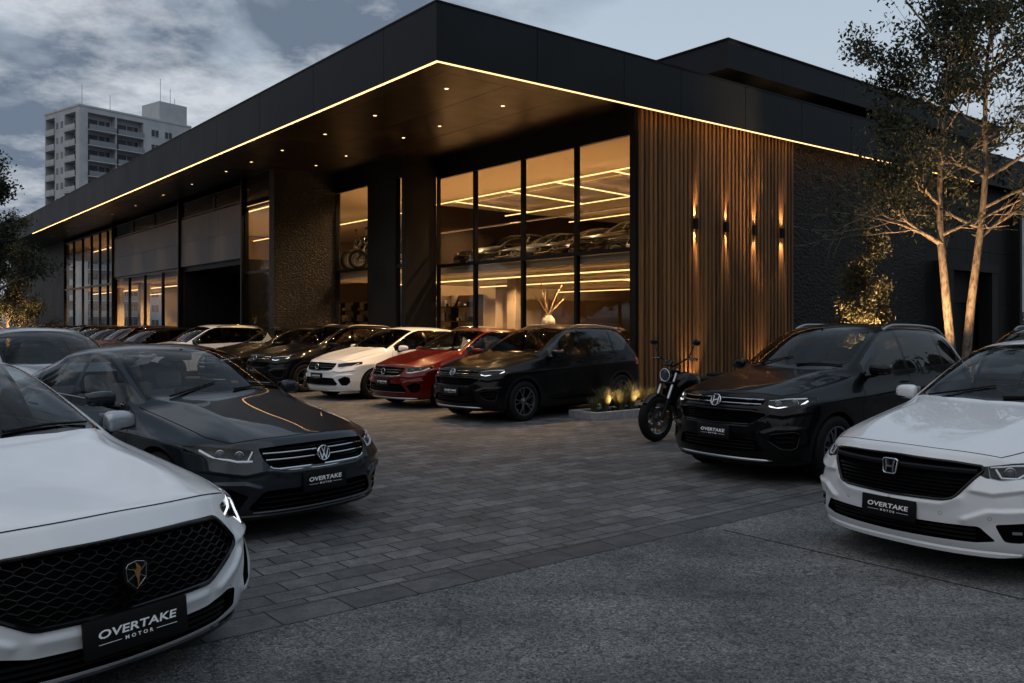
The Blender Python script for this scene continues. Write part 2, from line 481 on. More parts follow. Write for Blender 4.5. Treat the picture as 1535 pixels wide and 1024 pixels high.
def concrete_mat():
    m, nt, b = nmat('exposed aggregate concrete'); N, L = nt.nodes, nt.links
    v = mapped(N, L)
    n = N.new('ShaderNodeTexNoise'); n.inputs['Scale'].default_value = 0.55; n.inputs['Detail'].default_value = 9; n.inputs['Roughness'].default_value = .62
    L.new(v, n.inputs['Vector'])
    vo = N.new('ShaderNodeTexVoronoi'); vo.inputs['Scale'].default_value = 75; L.new(v, vo.inputs['Vector'])
    n2 = N.new('ShaderNodeTexNoise'); n2.inputs['Scale'].default_value = 26; n2.inputs['Detail'].default_value = 6; n2.inputs['Roughness'].default_value = .68; n2.inputs['Distortion'].default_value = 2.2
    L.new(v, n2.inputs['Vector'])
    cr = N.new('ShaderNodeValToRGB'); e = cr.color_ramp.elements
    e[0].position = .36; e[0].color = (.088, .089, .091, 1); e[1].position = .66; e[1].color = (.20, .20, .20, 1)
    L.new(n.outputs[0], cr.inputs[0])
    mr = N.new('ShaderNodeMapRange'); mr.inputs[1].default_value = .25; mr.inputs[2].default_value = .75; mr.inputs[1].default_value = .40; mr.inputs[2].default_value = .60; mr.inputs[3].default_value = .30; mr.inputs[4].default_value = 1.8
    L.new(n2.outputs[0], mr.inputs[0])
    sp = N.new('ShaderNodeSeparateColor'); L.new(vo.outputs['Color'], sp.inputs[0])
    mr2 = N.new('ShaderNodeMapRange'); mr2.inputs[3].default_value = .7; mr2.inputs[4].default_value = 1.35
    L.new(sp.outputs[0], mr2.inputs[0])
    mm = N.new('ShaderNodeMath'); mm.operation = 'MULTIPLY'; L.new(mr.outputs[0], mm.inputs[0]); L.new(mr2.outputs[0], mm.inputs[1])
    # hairline cracks: edges of large warped cells, only here and there
    cw = N.new('ShaderNodeTexNoise'); cw.inputs['Scale'].default_value = 3.0; cw.inputs['Detail'].default_value = 6; L.new(v, cw.inputs['Vector'])
    cv = N.new('ShaderNodeVectorMath'); cv.operation = 'MULTIPLY_ADD'; cv.inputs[1].default_value = (.35, .35, 0); L.new(cw.outputs['Color'], cv.inputs[0]); L.new(v, cv.inputs[2])
    ce = N.new('ShaderNodeTexVoronoi'); ce.feature = 'DISTANCE_TO_EDGE'; ce.inputs['Scale'].default_value = .42; L.new(cv.outputs[0], ce.inputs['Vector'])
    cm = N.new('ShaderNodeMapRange'); cm.inputs[1].default_value = .0; cm.inputs[2].default_value = .0022; cm.inputs[3].default_value = .35; cm.inputs[4].default_value = 1.0
    L.new(ce.outputs['Distance'], cm.inputs[0])
    ck = N.new('ShaderNodeMath'); ck.operation = 'MULTIPLY'; L.new(mm.outputs[0], ck.inputs[0]); L.new(cm.outputs[0], ck.inputs[1]); mm = ck
    mu = N.new('ShaderNodeMix'); mu.data_type = 'RGBA'; mu.blend_type = 'MULTIPLY'; mu.inputs[0].default_value = 1
    L.new(cr.outputs[0], mu.inputs[6]); L.new(mm.outputs[0], mu.inputs[7])
    L.new(mu.outputs[2], b.inputs['Base Color'])
    # soft edged oil and water stains, and faint tyre tracks running along the drive
    st = N.new('ShaderNodeTexNoise'); st.inputs['Scale'].default_value = .9; st.inputs['Detail'].default_value = 5; st.inputs['Distortion'].default_value = .8
    vs = mapped(N, L, 0, (1, 1, 1)); L.new(vs, st.inputs['Vector'])
    sr = N.new('ShaderNodeMapRange'); sr.inputs[1].default_value = .58; sr.inputs[2].default_value = .70; sr.inputs[3].default_value = 1.0; sr.inputs[4].default_value = .62
    L.new(st.outputs[0], sr.inputs[0])
    vt = mapped(N, L, -TH, (.12, 1.5, 1))
    tn = N.new('ShaderNodeTexNoise'); tn.inputs['Scale'].default_value = 1.3; tn.inputs['Detail'].default_value = 6; L.new(vt, tn.inputs['Vector'])
    tr = N.new('ShaderNodeMapRange'); tr.inputs[1].default_value = .35; tr.inputs[2].default_value = .65; tr.inputs[3].default_value = .78; tr.inputs[4].default_value = 1.18
    L.new(tn.outputs[0], tr.inputs[0])
    m2 = N.new('ShaderNodeMath'); m2.operation = 'MULTIPLY'; L.new(sr.outputs[0], m2.inputs[0]); L.new(tr.outputs[0], m2.inputs[1])
    mu2 = N.new('ShaderNodeMix'); mu2.data_type = 'RGBA'; mu2.blend_type = 'MULTIPLY'; mu2.inputs[0].default_value = 1
    L.new(mu.outputs[2], mu2.inputs[6]); L.new(m2.outputs[0], mu2.inputs[7]); L.new(mu2.outputs[2], b.inputs['Base Color'])
    b.inputs['Roughness'].default_value = .78
    ad = N.new('ShaderNodeMath'); ad.operation = 'MULTIPLY_ADD'; ad.inputs[1].default_value = .55
    L.new(vo.outputs['Distance'], ad.inputs[0]); L.new(n2.outputs[0], ad.inputs[2])
    bp = N.new('ShaderNodeBump'); bp.inputs['Strength'].default_value = 1.0; bp.inputs['Distance'].default_value = .018
    L.new(ad.outputs[0], bp.inputs['Height']); L.new(bp.outputs[0], b.inputs['Normal'])
    return m
def stone_mat(name, c1, c2, sc=1.0, bump=1.0, rough=.6):
    """split-face stone in thin irregular pieces"""
    m, nt, b = nmat(name); N, L = nt.nodes, nt.links
    tc = N.new('ShaderNodeTexCoord'); mp = N.new('ShaderNodeMapping')
    mp.inputs['Scale'].default_value = (5 * sc, 5 * sc, 9 * sc); L.new(tc.outputs['Object'], mp.inputs[0])
    n0 = N.new('ShaderNodeTexNoise'); n0.inputs['Scale'].default_value = .8; n0.inputs['Detail'].default_value = 3; L.new(mp.outputs[0], n0.inputs['Vector'])
    wv = N.new('ShaderNodeVectorMath'); wv.operation = 'MULTIPLY_ADD'; wv.inputs[1].default_value = (.8, .8, .8)
    L.new(n0.outputs['Color'], wv.inputs[0]); L.new(mp.outputs[0], wv.inputs[2])
    vo = N.new('ShaderNodeTexVoronoi'); vo.inputs['Scale'].default_value = 1.0; vo.feature = 'F1'; L.new(wv.outputs[0], vo.inputs['Vector'])
    n = N.new('ShaderNodeTexNoise'); n.inputs['Scale'].default_value = 3; n.inputs['Detail'].default_value = 8; L.new(mp.outputs[0], n.inputs['Vector'])
    sp = N.new('ShaderNodeSeparateColor'); L.new(vo.outputs['Color'], sp.inputs[0])
    mx = N.new('ShaderNodeMath'); mx.operation = 'MULTIPLY_ADD'; mx.inputs[1].default_value = .6; L.new(sp.outputs[0], mx.inputs[0]); L.new(n.outputs[0], mx.inputs[2])
    cr = N.new('ShaderNodeValToRGB'); e = cr.color_ramp.elements
    e[0].position = .3; e[0].color = (*c1, 1); e[1].position = 1.0; e[1].color = (*c2, 1)
    L.new(mx.outputs[0], cr.inputs[0]); L.new(cr.outputs[0], b.inputs['Base Color'])
    b.inputs['Roughness'].default_value = rough
    b.inputs['Specular IOR Level'].default_value = .25
    hh = N.new('ShaderNodeMath'); hh.operation = 'MULTIPLY_ADD'; hh.inputs[1].default_value = -1.1; L.new(vo.outputs['Distance'], hh.inputs[0]); L.new(mx.outputs[0], hh.inputs[2])
    bp = N.new('ShaderNodeBump'); bp.inputs['Strength'].default_value = bump; bp.inputs['Distance'].default_value = .05
    L.new(hh.outputs[0], bp.inputs['Height']); L.new(bp.outputs[0], b.inputs['Normal'])
    return m
def wood_mat():
    m, nt, b = nmat('oiled timber slats'); N, L = nt.nodes, nt.links
    tc = N.new('ShaderNodeTexCoord'); mp = N.new('ShaderNodeMapping'); mp.inputs['Scale'].default_value = (14, 14, .8)
    L.new(tc.outputs['Object'], mp.inputs[0])
    n = N.new('ShaderNodeTexNoise'); n.inputs['Scale'].default_value = 1.6; n.inputs['Detail'].default_value = 8; n.inputs['Distortion'].default_value = .6
    L.new(mp.outputs[0], n.inputs['Vector'])
    # each slat its own tone
    mp2 = N.new('ShaderNodeMapping'); mp2.inputs['Scale'].default_value = (6.71, 0, .35); L.new(tc.outputs['Object'], mp2.inputs[0])
    wn = N.new('ShaderNodeTexWhiteNoise'); wn.noise_dimensions = '1D'
    sx = N.new('ShaderNodeSeparateXYZ'); L.new(mp2.outputs[0], sx.inputs[0])
    fl = N.new('ShaderNodeMath'); fl.operation = 'FLOOR'; L.new(sx.outputs[0], fl.inputs[0]); L.new(fl.outputs[0], wn.inputs['W'])
    mx = N.new('ShaderNodeMath'); mx.operation = 'MULTIPLY_ADD'; mx.inputs[1].default_value = .45; L.new(wn.outputs[0], mx.inputs[0]); L.new(n.outputs[0], mx.inputs[2])
    cr = N.new('ShaderNodeValToRGB'); e = cr.color_ramp.elements
    e[0].position = .3; e[0].color = (.06, .029, .012, 1); e[1].position = 1.0; e[1].color = (.235, .125, .054, 1)
    L.new(mx.outputs[0], cr.inputs[0]); L.new(cr.outputs[0], b.inputs['Base Color'])
    b.inputs['Roughness'].default_value = .55
    b.inputs['Specular IOR Level'].default_value = .3
    bp = N.new('ShaderNodeBump'); bp.inputs['Strength'].default_value = .15; bp.inputs['Distance'].default_value = .003
    L.new(n.outputs[0], bp.inputs['Height']); L.new(bp.outputs[0], b.inputs['Normal'])
    return m
M_['pavers'] = paver_mat('stone pavers', .36, .205, (.076, .076, .078), (.148, .146, .144))
M_['border'] = paver_mat('border pavers', .46, .30, (.060, .060, .062), (.10, .099, .098), .0)
M_['concrete'] = concrete_mat()
M_['joint'] = pmat('joint filler', (.02, .02, .02), .9)
M_['stone'] = stone_mat('split face stone', (.004, .004, .004), (.015, .0145, .014), 1.6, .8)
M_['pier_stone'] = stone_mat('dark brown stone', (.005, .0045, .004), (.017, .014, .011), 2.4, .6, .36)
M_['timber'] = wood_mat()
M_['cladding'] = pmat('black metal cladding', (.0075, .0085, .010), .5, .1, noise=.25, nscale=1.3)
M_['fascia'] = pmat('anthracite fascia panel', (.016, .018, .021), .55, .0, noise=.22, nscale=.8)
M_['soffit'] = pmat('bronze soffit panel', (.026, .018, .0115), .34, .3, noise=.2, nscale=1.5)
M_['panel'] = pmat('grey facade panel', (.075, .078, .086), .55, .1, noise=.28, nscale=1.1)
M_['panel_dark'] = pmat('dark wall panel', (.012, .0125, .0135), .55, .0, noise=.25, nscale=.9)
M_['frame'] = pmat('black window frame', (.008, .008, .009), .4, .3)
M_['shop_glass'] = glassmat('showroom glass', (.88, .87, .85), .11, .02)
M_['dark_glass'] = glassmat('dark transom glass', (.10, .11, .12), .6, .05)
M_['plaster'] = pmat('warm plaster', (.32, .26, .19), .8, noise=.06, nscale=2)
M_['ceiling'] = pmat('ceiling plaster', (.50, .43, .34), .8)
M_['floor_in'] = pmat('polished floor', (.34, .28, .21), .25, 0, .2, noise=.1, nscale=2)
M_['wall_dark'] = pmat('dark brown wall', (.020, .014, .010), .6, noise=.2, nscale=1)
M_['led'] = emat('led strip', (1.0, .60, .24), 2.3)
M_['led_wash'] = emat('led strip inner side', (1.0, .52, .19), 13.0)
M_['led_in'] = emat('ceiling led', (1.0, .58, .22), 2.6)
M_['lamp_on'] = emat('downlight lamp', (1.0, .60, .28), 9.0)
M_['kerb'] = pmat('planter granite', (.25, .25, .26), .6, noise=.2, nscale=12, bump=.2, bscale=90)
M_['soil'] = pmat('planter soil', (.018, .013, .009), .95, bump=.8, bscale=40)
M_['ceramic'] = pmat('white ceramic', (.75, .70, .62), .3, 0, .5)
M_['apart'] = pmat('apartment render', (.44, .45, .47), .8, noise=.12, nscale=.4)
M_['apart_dark'] = pmat('apartment shade panel', (.22, .235, .25), .8, noise=.1, nscale=.5)
M_['apart_glass'] = pmat('apartment window glass', (.045, .055, .07), .12, 0, .5)

# ------------------------------------------------------------------ ground
def sheet(name, pts, z, mat, parent=None, loc=(0, 0, 0), rz=0.0):
    o = mkmesh(name, [(p[0], p[1], 0) for p in pts], [tuple(range(len(pts)))], mat, parent)
    o.location = (loc[0], loc[1], z); o.rotation_euler = (0, 0, rz)
    return tag(o, kind='structure')
sheet('ground', [(-900, -300), (900, -300), (900, 1500), (-900, 1500)], 0.0, M_['concrete'])
B0 = (-.215, 5.865)        # a point on the edge between pavers and concrete
sheet('paved_forecourt', [(-70, .30), (70, .30), (70, 110), (-70, 110)], .004, M_['pavers'], loc=B0, rz=TH)
sheet('paver_border', [(-70, .0), (70, .0), (70, .30), (-70, .30)], .004, M_['border'], loc=B0, rz=TH)
# expansion joint in the concrete, running away from the border towards the viewer
jp = Vector((1.78, 7.275)); dL = Vector((-math.sin(TH), math.cos(TH))); dR = Vector((math.cos(TH), math.sin(TH)))
jr = [jp + dL * .0 - dR * .006, jp - dL * 9 - dR * .006, jp - dL * 9 + dR * .006, jp + dR * .006]
sheet('concrete_joint', [(p.x, p.y) for p in jr], .004, M_['joint'])

# ------------------------------------------------------------------ showroom
# building space: x runs into the building from the glass front, y along the glass front away from the corner
BC = Vector((2.815, 19.5, 0))
showroom = empty('car_showroom', BC, TH)
tag(showroom, 'two storey black and glass car showroom with warm lit interior and wide canopy', 'showroom')
def wpt(x, y, z=0.0):
    return Vector((BC.x + x * dR.x + y * dL.x, BC.y + x * dR.y + y * dL.y, z))
def bpart(mb, name, mat, parent=None, smooth=False):
    return mb.build(name, mat, parent or showroom, smooth)
SOF, TOP = 6.484, 7.546
YE, XE = 62.0, 20.0
CX, CY = -5.68, -.43
# roof slab and soffit
m = MB(); m.box(CX + .05, XE, CY + .05, YE, 7.30, 7.50); bpart(m, 'roof', M_['cladding'])
m = MB()
ZS = SOF + .12
SX, SY = -4.95, .48
ys = [SY + .008] + list(np.arange(3.0, YE, 2.6)) + [YE]
for (xa, xb) in ((SX + .008, -3.35), (-3.342, -1.75), (-1.742, 0.3)):
    for a, b in zip(ys[:-1], ys[1:]):
        m.box(xa, xb - .006, a, b - .006, ZS, ZS + .03)
for a, b in zip([CY + .10] + ys[1:-1], ys[1:]):
    m.box(CX + .09, SX, a, b - .004, ZS, ZS + .03)
for a, b in zip([SX + .004, -2.5, -.1, 2.3, 4.7, 7.1, 9.5, 11.9, 14.3, 16.7], [-2.5, -.1, 2.3, 4.7, 7.1, 9.5, 11.9, 14.3, 16.7, 19.9]):
    m.box(a, b - .004, CY + .10, SY if b < .5 else -.05, ZS, ZS + .03)
bpart(m, 'soffit', M_['soffit'])
m = MB(); m.box(CX + .06, .3, CY + .06, YE, SOF + .17, SOF + .19); m.box(.3, XE, CY + .06, .25, SOF + .17, SOF + .19); bpart(m, 'soffit_backing', M_['cladding'])
# fascia: panels with open joints in front of a backing
m = MB()
ys = [CY, 1.45] + list(np.arange(4.6, YE, 3.1)) + [YE]
for a, b in zip(ys[:-1], ys[1:]):
    m.box(CX, CX + .05, a + (.008 if a > CY else 0), b - .008, SOF, TOP)
xs = [CX + .05, -3.3, -.85, 1.0] + list(np.arange(3.4, XE, 2.4)) + [XE]
for a, b in zip(xs[:-1], xs[1:]):
    m.box(a + (.008 if a > CX + .06 else 0), b - .008, CY, CY + .05, SOF, TOP)
bpart(m, 'fascia', M_['fascia'])
m = MB(); m.box(CX + .06, CX + .09, CY + .06, YE, SOF + .01, TOP - .01); m.box(CX + .09, XE, CY + .06, CY + .09, SOF + .01, TOP - .01); bpart(m, 'fascia_backing', M_['cladding'])
m = MB(); m.box(CX - .012, CX + .14, CY - .012, YE, TOP, TOP + .035); m.box(CX + .14, XE, CY - .012, CY + .14, TOP, TOP + .035); bpart(m, 'roof_coping', M_['cladding'])
# continuous light line under the fascia's edge
m = MB(); m.box(CX + .010, CX + .030, CY + .010, 38.5, SOF - .026, SOF - .003); m.box(CX + .032, CX + .048, CY + .052, 38.5, SOF - .018, SOF - .003, 1); bpart(m, 'led_strip', [M_['led'], M_['led_wash']])
m = MB(); m.box(CX + .032, 15.84, CY + .010, CY + .030, SOF - .026, SOF - .003); m.box(CX + .050, 15.84, CY + .032, CY + .048, SOF - .018, SOF - .003, 1); bpart(m, 'led_strip', [M_['led'], M_['led_wash']])
# downlights
def spot(name, loc, parent, energy, ang, blend=.6, direction=(0, 0, -1), col=(1.0, .66, .36), size=.03):
    l = bpy.data.lights.new(name, 'SPOT')
    l.energy = energy; l.spot_size = R(ang); l.spot_blend = blend; l.color = col; l.shadow_soft_size = size
    o = bpy.data.objects.new(name, l); COL.objects.link(o)
    o.location = loc
    o.rotation_euler = Vector(direction).to_track_quat('-Z', 'Y').to_euler()
    if parent: o.parent = parent
    return o
dl_mesh = None
def downlight(x, y, z, watts=330, cone=112):
    global dl_mesh
    if dl_mesh is None:
        r = MB(); r.lathe([(.062, .02), (.062, -.006), (.046, -.008), (.042, .0), (.039, .02)], 20)
        a = r.build('downlight', M_['satin'], showroom, True)
        q = MB(); q.lathe([(0.0001, .0), (.038, .0)], 20)
        e = q.build('downlight_lamp', M_['lamp_on'], a)
        dl_mesh = (a.data, e.data)
    else:
        a = bpy.data.objects.new('downlight', dl_mesh[0]); COL.objects.link(a); a.parent = showroom
        e = bpy.data.objects.new('downlight_lamp', dl_mesh[1]); COL.objects.link(e); e.parent = a
    a.location = (x, y, z)
    s = spot('downlight_beam', (0, 0, -.03), a, watts, cone, .8, col=(1.0, .62, .30))
for k, y in enumerate([1.4, 4.38, 6.97, 9.64, 11.9, 14.0, 17.3, 20.6, 24.4, 28.1, 31.9, 34.6, 37.2, 41.0, 46.0]):
    downlight(-4.22, y, SOF + .114, 330 if y < 9 else 130, 112 if y < 9 else 74)
for y in (1.81, 4.36, 6.07, 9.26, 11.23):
    downlight(-2.42, y, SOF + .114, 330 if y < 5 else 120, 112 if y < 5 else 70)

# ---------- glass front
GT, MR = 6.06, 3.41       # head of glazing, middle rail
fr_ = .045
def glazing(x, ys, name='showroom_window', z0=.08, z1=GT, rails=(MR,), glass='shop_glass', lite=True):
    """one window unit per bay, all on the plane x; frame members proud of the pane"""
    for i in range(len(ys) - 1):
        a, b = ys[i], ys[i + 1]
        f = MB()
        g = .002
        f.box(x - .06, x + .06, a + g, a + fr_, z0, z1)
        f.box(x - .06, x + .06, b - fr_, b - g, z0, z1)
        f.box(x - .06, x + .06, a + fr_, b - fr_, z0, z0 + .08)
        f.box(x - .06, x + .06, a + fr_, b - fr_, z1 - .06, z1)
        for r in rails:
            f.box(x - .055, x + .055, a + fr_, b - fr_, r - .045, r + .045)
        o = f.build(name, M_['frame'], showroom)
        p = MB(); p.box(x - .006, x + .006, a + fr_ - .005, b - fr_ + .005, z0 + .07, z1 - .05)
        p.build('pane', M_[glass], o)
glazing(0, [.12, 1.98, 4.04, 6.17, 8.06])
m = MB()
m.box(-.075, .10, .0, 8.06, GT, SOF + .15)                      # header over the glass
m.box(-.07, .12, -.02, .12, 0, GT)                               # corner post
bpart(m, 'glazing_header', M_['cladding'])
# first step forward: dark return, slit window, dark column
m = MB(); m.box(-1.14, -.07, 8.07, 8.25, 0, SOF + .15); bpart(m, 'return_wall', M_['panel_dark'])
glazing(-1.06, [8.25, 8.62])
m = MB(); m.box(-1.14, -1.0, 8.62, 10.29, 0, SOF + .15); bpart(m, 'column', M_['panel_dark'])
for y0, y1 in ((8.25, 8.62), (10.29, 12.57)):
    m = MB(); m.box(-1.14, -1.0, y0, y1, GT, SOF + .15); bpart(m, 'glazing_header', M_['cladding'])
glazing(-1.06, [10.29, 12.50])
# second step: the stone pier
m = MB(); m.box(-3.21, -.9, 12.57, 12.97, 0, SOF + .15); bpart(m, 'stone_pier', M_['pier_stone'])
XC = -3.21
glazing(XC + .08, [12.97, 15.06], z1=5.62)
m = MB(); m.box(XC, XC + .12, 12.97, 15.06, 5.62, SOF + .15); bpart(m, 'dark_transom', M_['dark_glass'])
# grey panels over the entrance and over the long window
m = MB()
for y0, y1 in ((15.12, 17.5), (17.51, 18.5), (18.51, 21.72), (21.86, 25.2), (25.21, 28.5), (28.51, 31.9)):
    for z0, z1 in ((3.94, 4.86), (4.868, 5.80)):
        m.box(XC, XC + .06, y0, y1, z0, z1)
bpart(m, 'facade_panels', M_['panel'])
m = MB(); m.box(XC + .07, XC + .10, 15.06, 31.96, 3.90, 6.44); bpart(m, 'facade_backing', M_['cladding'])
for y0, y1 in ((15.12, 17.9), (18.0, 21.72), (21.86, 25.2), (25.3, 28.5), (28.6, 31.9)):
    f = MB(); f.box(XC - .01, XC + .06, y0, y1, 5.84, 5.88); f.box(XC - .01, XC + .06, y0, y1, 6.40, 6.44)
    f.box(XC - .01, XC + .06, y0, y0 + .04, 5.88, 6.40); f.box(XC - .01, XC + .06, y1 - .04, y1, 5.88, 6.40)
    o = f.build('transom_window', M_['frame'], showroom)
    p = MB(); p.box(XC + .02, XC + .03, y0 + .04, y1 - .04, 5.88, 6.40); p.build('pane', M_['dark_glass'], o)
m = MB()
for y in (15.06, 21.74, 31.90):
    m.box(XC - .10, XC + .12, y, y + .10, 0, SOF + .15)
bpart(m, 'facade_fins', M_['frame'])
# entrance recess
m = MB()
m.box(XC + .10, XC + 2.6, 15.17, 15.30, 0, 3.90)
m.box(XC + .10, XC + 2.6, 21.60, 21.73, 0, 3.90)
m.box(XC + 2.5, XC + 2.6, 15.30, 17.4, 0, 3.90); m.box(XC + 2.5, XC + 2.6, 19.6, 21.6, 0, 3.90)
m.box(XC + .10, XC + 2.6, 15.30, 21.6, 3.74, 3.90)
bpart(m, 'entrance_recess', M_['panel_dark'])
for y0, y1 in ((17.4, 18.5), (18.5, 19.6)):
    f = MB(); f.box(XC + 2.5, XC + 2.58, y0 + .004, y0 + .08, 0.02, 3.7); f.box(XC + 2.5, XC + 2.58, y1 - .08, y1 - .004, .02, 3.7)
    f.box(XC + 2.5, XC + 2.58, y0 + .08, y1 - .08, .02, .14); f.box(XC + 2.5, XC + 2.58, y0 + .08, y1 - .08, 3.6, 3.7)
    o = f.build('entrance_door', M_['frame'], showroom)
    p = MB(); p.box(XC + 2.535, XC + 2.545, y0 + .08, y1 - .08, .14, 3.6); p.build('pane', M_['dark_glass'], o)
    h = MB(); yy = y1 - .14 if y0 < 18 else y0 + .14
    h.tube([(XC + 2.44, yy, .9), (XC + 2.44, yy, 2.1)], .018, 8); h.tube([(XC + 2.44, yy, 1.0), (XC + 2.5, yy, 1.0)], .012, 6); h.tube([(XC + 2.44, yy, 2.0), (XC + 2.5, yy, 2.0)], .012, 6)
    h.build('handle', M_['satin'], o, True)
glazing(XC + .08, [21.86, 24.3, 26.9, 29.4, 31.88], z1=3.90, rails=())
glazing(XC + .08, [32.0, 33.4, 35.0, 36.8, 38.8, 41.0, 43.3], z1=6.44, rails=(3.66,))
m = MB(); m.box(XC, XC + .3, 43.3, YE, 0, SOF + .15); bpart(m, 'end_wall', M_['panel_dark'])

# ---------- right front: timber screen, stone wall, smooth wall with portal
m = MB(); m.box(-.02, 6.0, .02, .16, 0, SOF + .15); bpart(m, 'screen_backing', M_['frame'])
m = MB()
x = .03
while x < 5.96:
    m.box(x, x + .076, -.105, .018, .02, SOF + .10, ch=.0)
    x += .149
bpart(m, 'timber_slats', M_['timber'])
m = MB(); m.box(6.0, 13.29, -.04, .16, 0, SOF + .15); bpart(m, 'stone_wall', M_['stone'])
m = MB()
for x0, x1 in ((13.29, 14.6), (14.61, 16.3), (16.31, 18.0), (18.01, 19.9)):
    for z0, z1 in ((0.0, 2.4), (2.41, 4.2), (4.21, SOF)):
        if 14.0 < x0 + .1 < 18 and z0 < 2.4: continue
        m.box(x0, x1, -.02, .16, z0, z1)
m.box(13.29, 13.95, -.019, .16, 0.0, 2.4); m.box(17.6, 19.9, -.019, .16, 0, 2.4)
bpart(m, 'side_wall', M_['panel_dark'])
m = MB(); m.box(13.9, 14.35, -.45, .0, 0, 3.45); m.box(17.2, 17.65, -.45, .0, 0, 3.45); m.box(13.85, 17.7, -.47, -.02, 3.45, 3.75); bpart(m, 'side_portal', M_['panel_dark'])
m = MB(); m.box(14.36, 17.19, .10, .16, 0, 3.45); bpart(m, 'side_door', M_['frame'])
m = MB(); m.box(XE - .2, XE, CY + .1, YE, 0, 7.3); m.box(16.0, XE - .2, YE - .2, YE, 0, 7.3); bpart(m, 'rear_wall', M_['panel_dark'])
# ---------- upper roof box
m = MB()
for a, b in ((3.3, 5.6), (5.608, 8.6), (8.608, 12), (12.008, 15.4), (15.408, 19)):
    m.box(a, b, .02, .08, 8.09, 8.80)
for a, b in ((.08, 3.0), (3.008, 6.5), (6.508, 10)):
    m.box(3.3, 3.36, a, b, 8.09, 8.80)
bpart(m, 'upper_fascia', M_['fascia'])
m = MB(); m.box(3.37, 19, .09, 10, 8.12, 8.74); m.box(3.27, 19, -.01, 10, 8.80, 8.84); bpart(m, 'upper_roof', M_['cladding'])
m = MB(); m.box(5.0, 18, 1.6, 1.8, 7.5, 8.12); m.box(5.0, 5.2, 1.8, 9, 7.5, 8.12); bpart(m, 'upper_wall', M_['panel_dark'])
for x in (4.0, 6.1, 7.6):
    downlight(x, .9, 8.112)

# ---------- interior shell
m = MB(); m.box(.08, 15.8, .17, 58, 0.0, .06); m.box(XC + .25, .08, 12.99, 58, 0, .06); m.box(-1.0, .08, 8.3, 12.5, 0, .06); bpart(m, 'ground_floor', M_['floor_in'])
m = MB(); m.box(.10, 15.8, .17, 58, 6.35, 6.47); m.box(-1.0, .10, 8.3, 58, 6.35, 6.47); m.box(XC + .13, -1.0, 12.99, 58, 6.35, 6.44); bpart(m, 'ceiling', M_['ceiling'])
m = MB(); m.box(.14, 15.8, .17, 12.4, 3.18, 3.44); m.box(-.9, 15.8, 12.402, 14.6, 3.18, 3.44); m.box(-.9, .13, 10.3, 12.4, 3.18, 3.44); bpart(m, 'mezzanine_slab', M_['ceiling'])
m = MB(); m.box(.20, 15.8, .18, 12.4, 3.442, 3.46); bpart(m, 'mezzanine_floor', M_['floor_in'])
m = MB(); m.box(15.8, 15.95, .17, 58, 0, 3.2); bpart(m, 'back_wall', M_['plaster'])
m = MB(); m.box(15.75, 15.95, .17, 58, 3.45, 6.35); m.box(11.5, 15.7, .2, .4, 3.46, 6.35); bpart(m, 'upper_back_wall', M_['wall_dark'])
m = MB(); m.box(.2, 15.7, .17, .2, .06, 6.34); bpart(m, 'inner_side_wall', M_['wall_dark'])
m = MB(); m.box(4.6, 15.7, 14.9, 15.05, .06, 3.2); m.box(-1.0, 15.7, 31.5, 31.65, .06, 6.34); bpart(m, 'partition', M_['plaster'])
m = MB(); m.box(4.6, 15.7, 14.9, 15.05, 3.45, 6.34); bpart(m, 'upper_partition', M_['wall_dark'])
m = MB(); m.box(9.0, 9.15, .25, 5.2, .06, 3.17); bpart(m, 'dark_screen', M_['wall_dark'])
for (x, y) in ((3.1, 8.2), (6.0, 12.6), (-2.2, 14.5), (-2.0, 31.2), (1.5, 24.0), (-1.9, 36.2)):
    m = MB(); m.box(x - .22, x + .22, y - .22, y + .22, .06, 6.34 if (x < -1 or x > 1.6 and y > 20) else 3.17, ch=.01); bpart(m, 'interior_column', M_['plaster'])
# ceiling lights: slim suspended profiles
def led_line(x0, y0, x1, y1, z, w=.045):
    d = Vector((x1 - x0, y1 - y0, 0)); ln = d.length; a = math.atan2(d.y, d.x)
    q = MB(); q.box(0, ln, -w / 2, w / 2, -.015, .015)
    o = q.build('ceiling_light', M_['led_in'], showroom)
    o.location = (x0, y0, z); o.rotation_euler = (0, 0, a)
    return o
for x, y0, y1 in ((3.55, 3.4, 14.6), (7.65, 1.0, 14.6)):
    led_line(x, y0, x, y1, 6.13)
for i, y in enumerate((4.3, 6.85, 9.3, 12.4)):
    led_line(3.62, y, 7.58, y + .6, 6.13)
led_line(11.2, 7.0, 11.2, 14.6, 6.13)
for x, y0, y1 in ((1.2, .6, 12.2), (4.6, 1.5, 12.2), (10.5, 5.6, 14.5)):
    led_line(x, y0, x, y1, 3.04, .05)
led_line(4.7, 5.0, 7.3, 5.6, 3.04, .05)
for x, y0, y1 in ((-1.4, 16, 31), (3.5, 15.5, 31), (-1.4, 32.2, 44), (2.2, 32.2, 44)):
    led_line(x, y0, x, y1, 6.05)
for x, y0, y1 in ((-1.7, 22.2, 31), (1.0, 22.2, 31), (-1.7, 32.2, 43), (1.2, 32.2, 43)):
    led_line(x, y0, x, y1, 3.42, .05)
m = MB(); m.box(XC + .3, 6, 22, 31.4, 3.66, 3.86); m.box(XC + .3, 6, 32.0, 43, 3.60, 3.74); bpart(m, 'mezzanine_slab', M_['ceiling'])
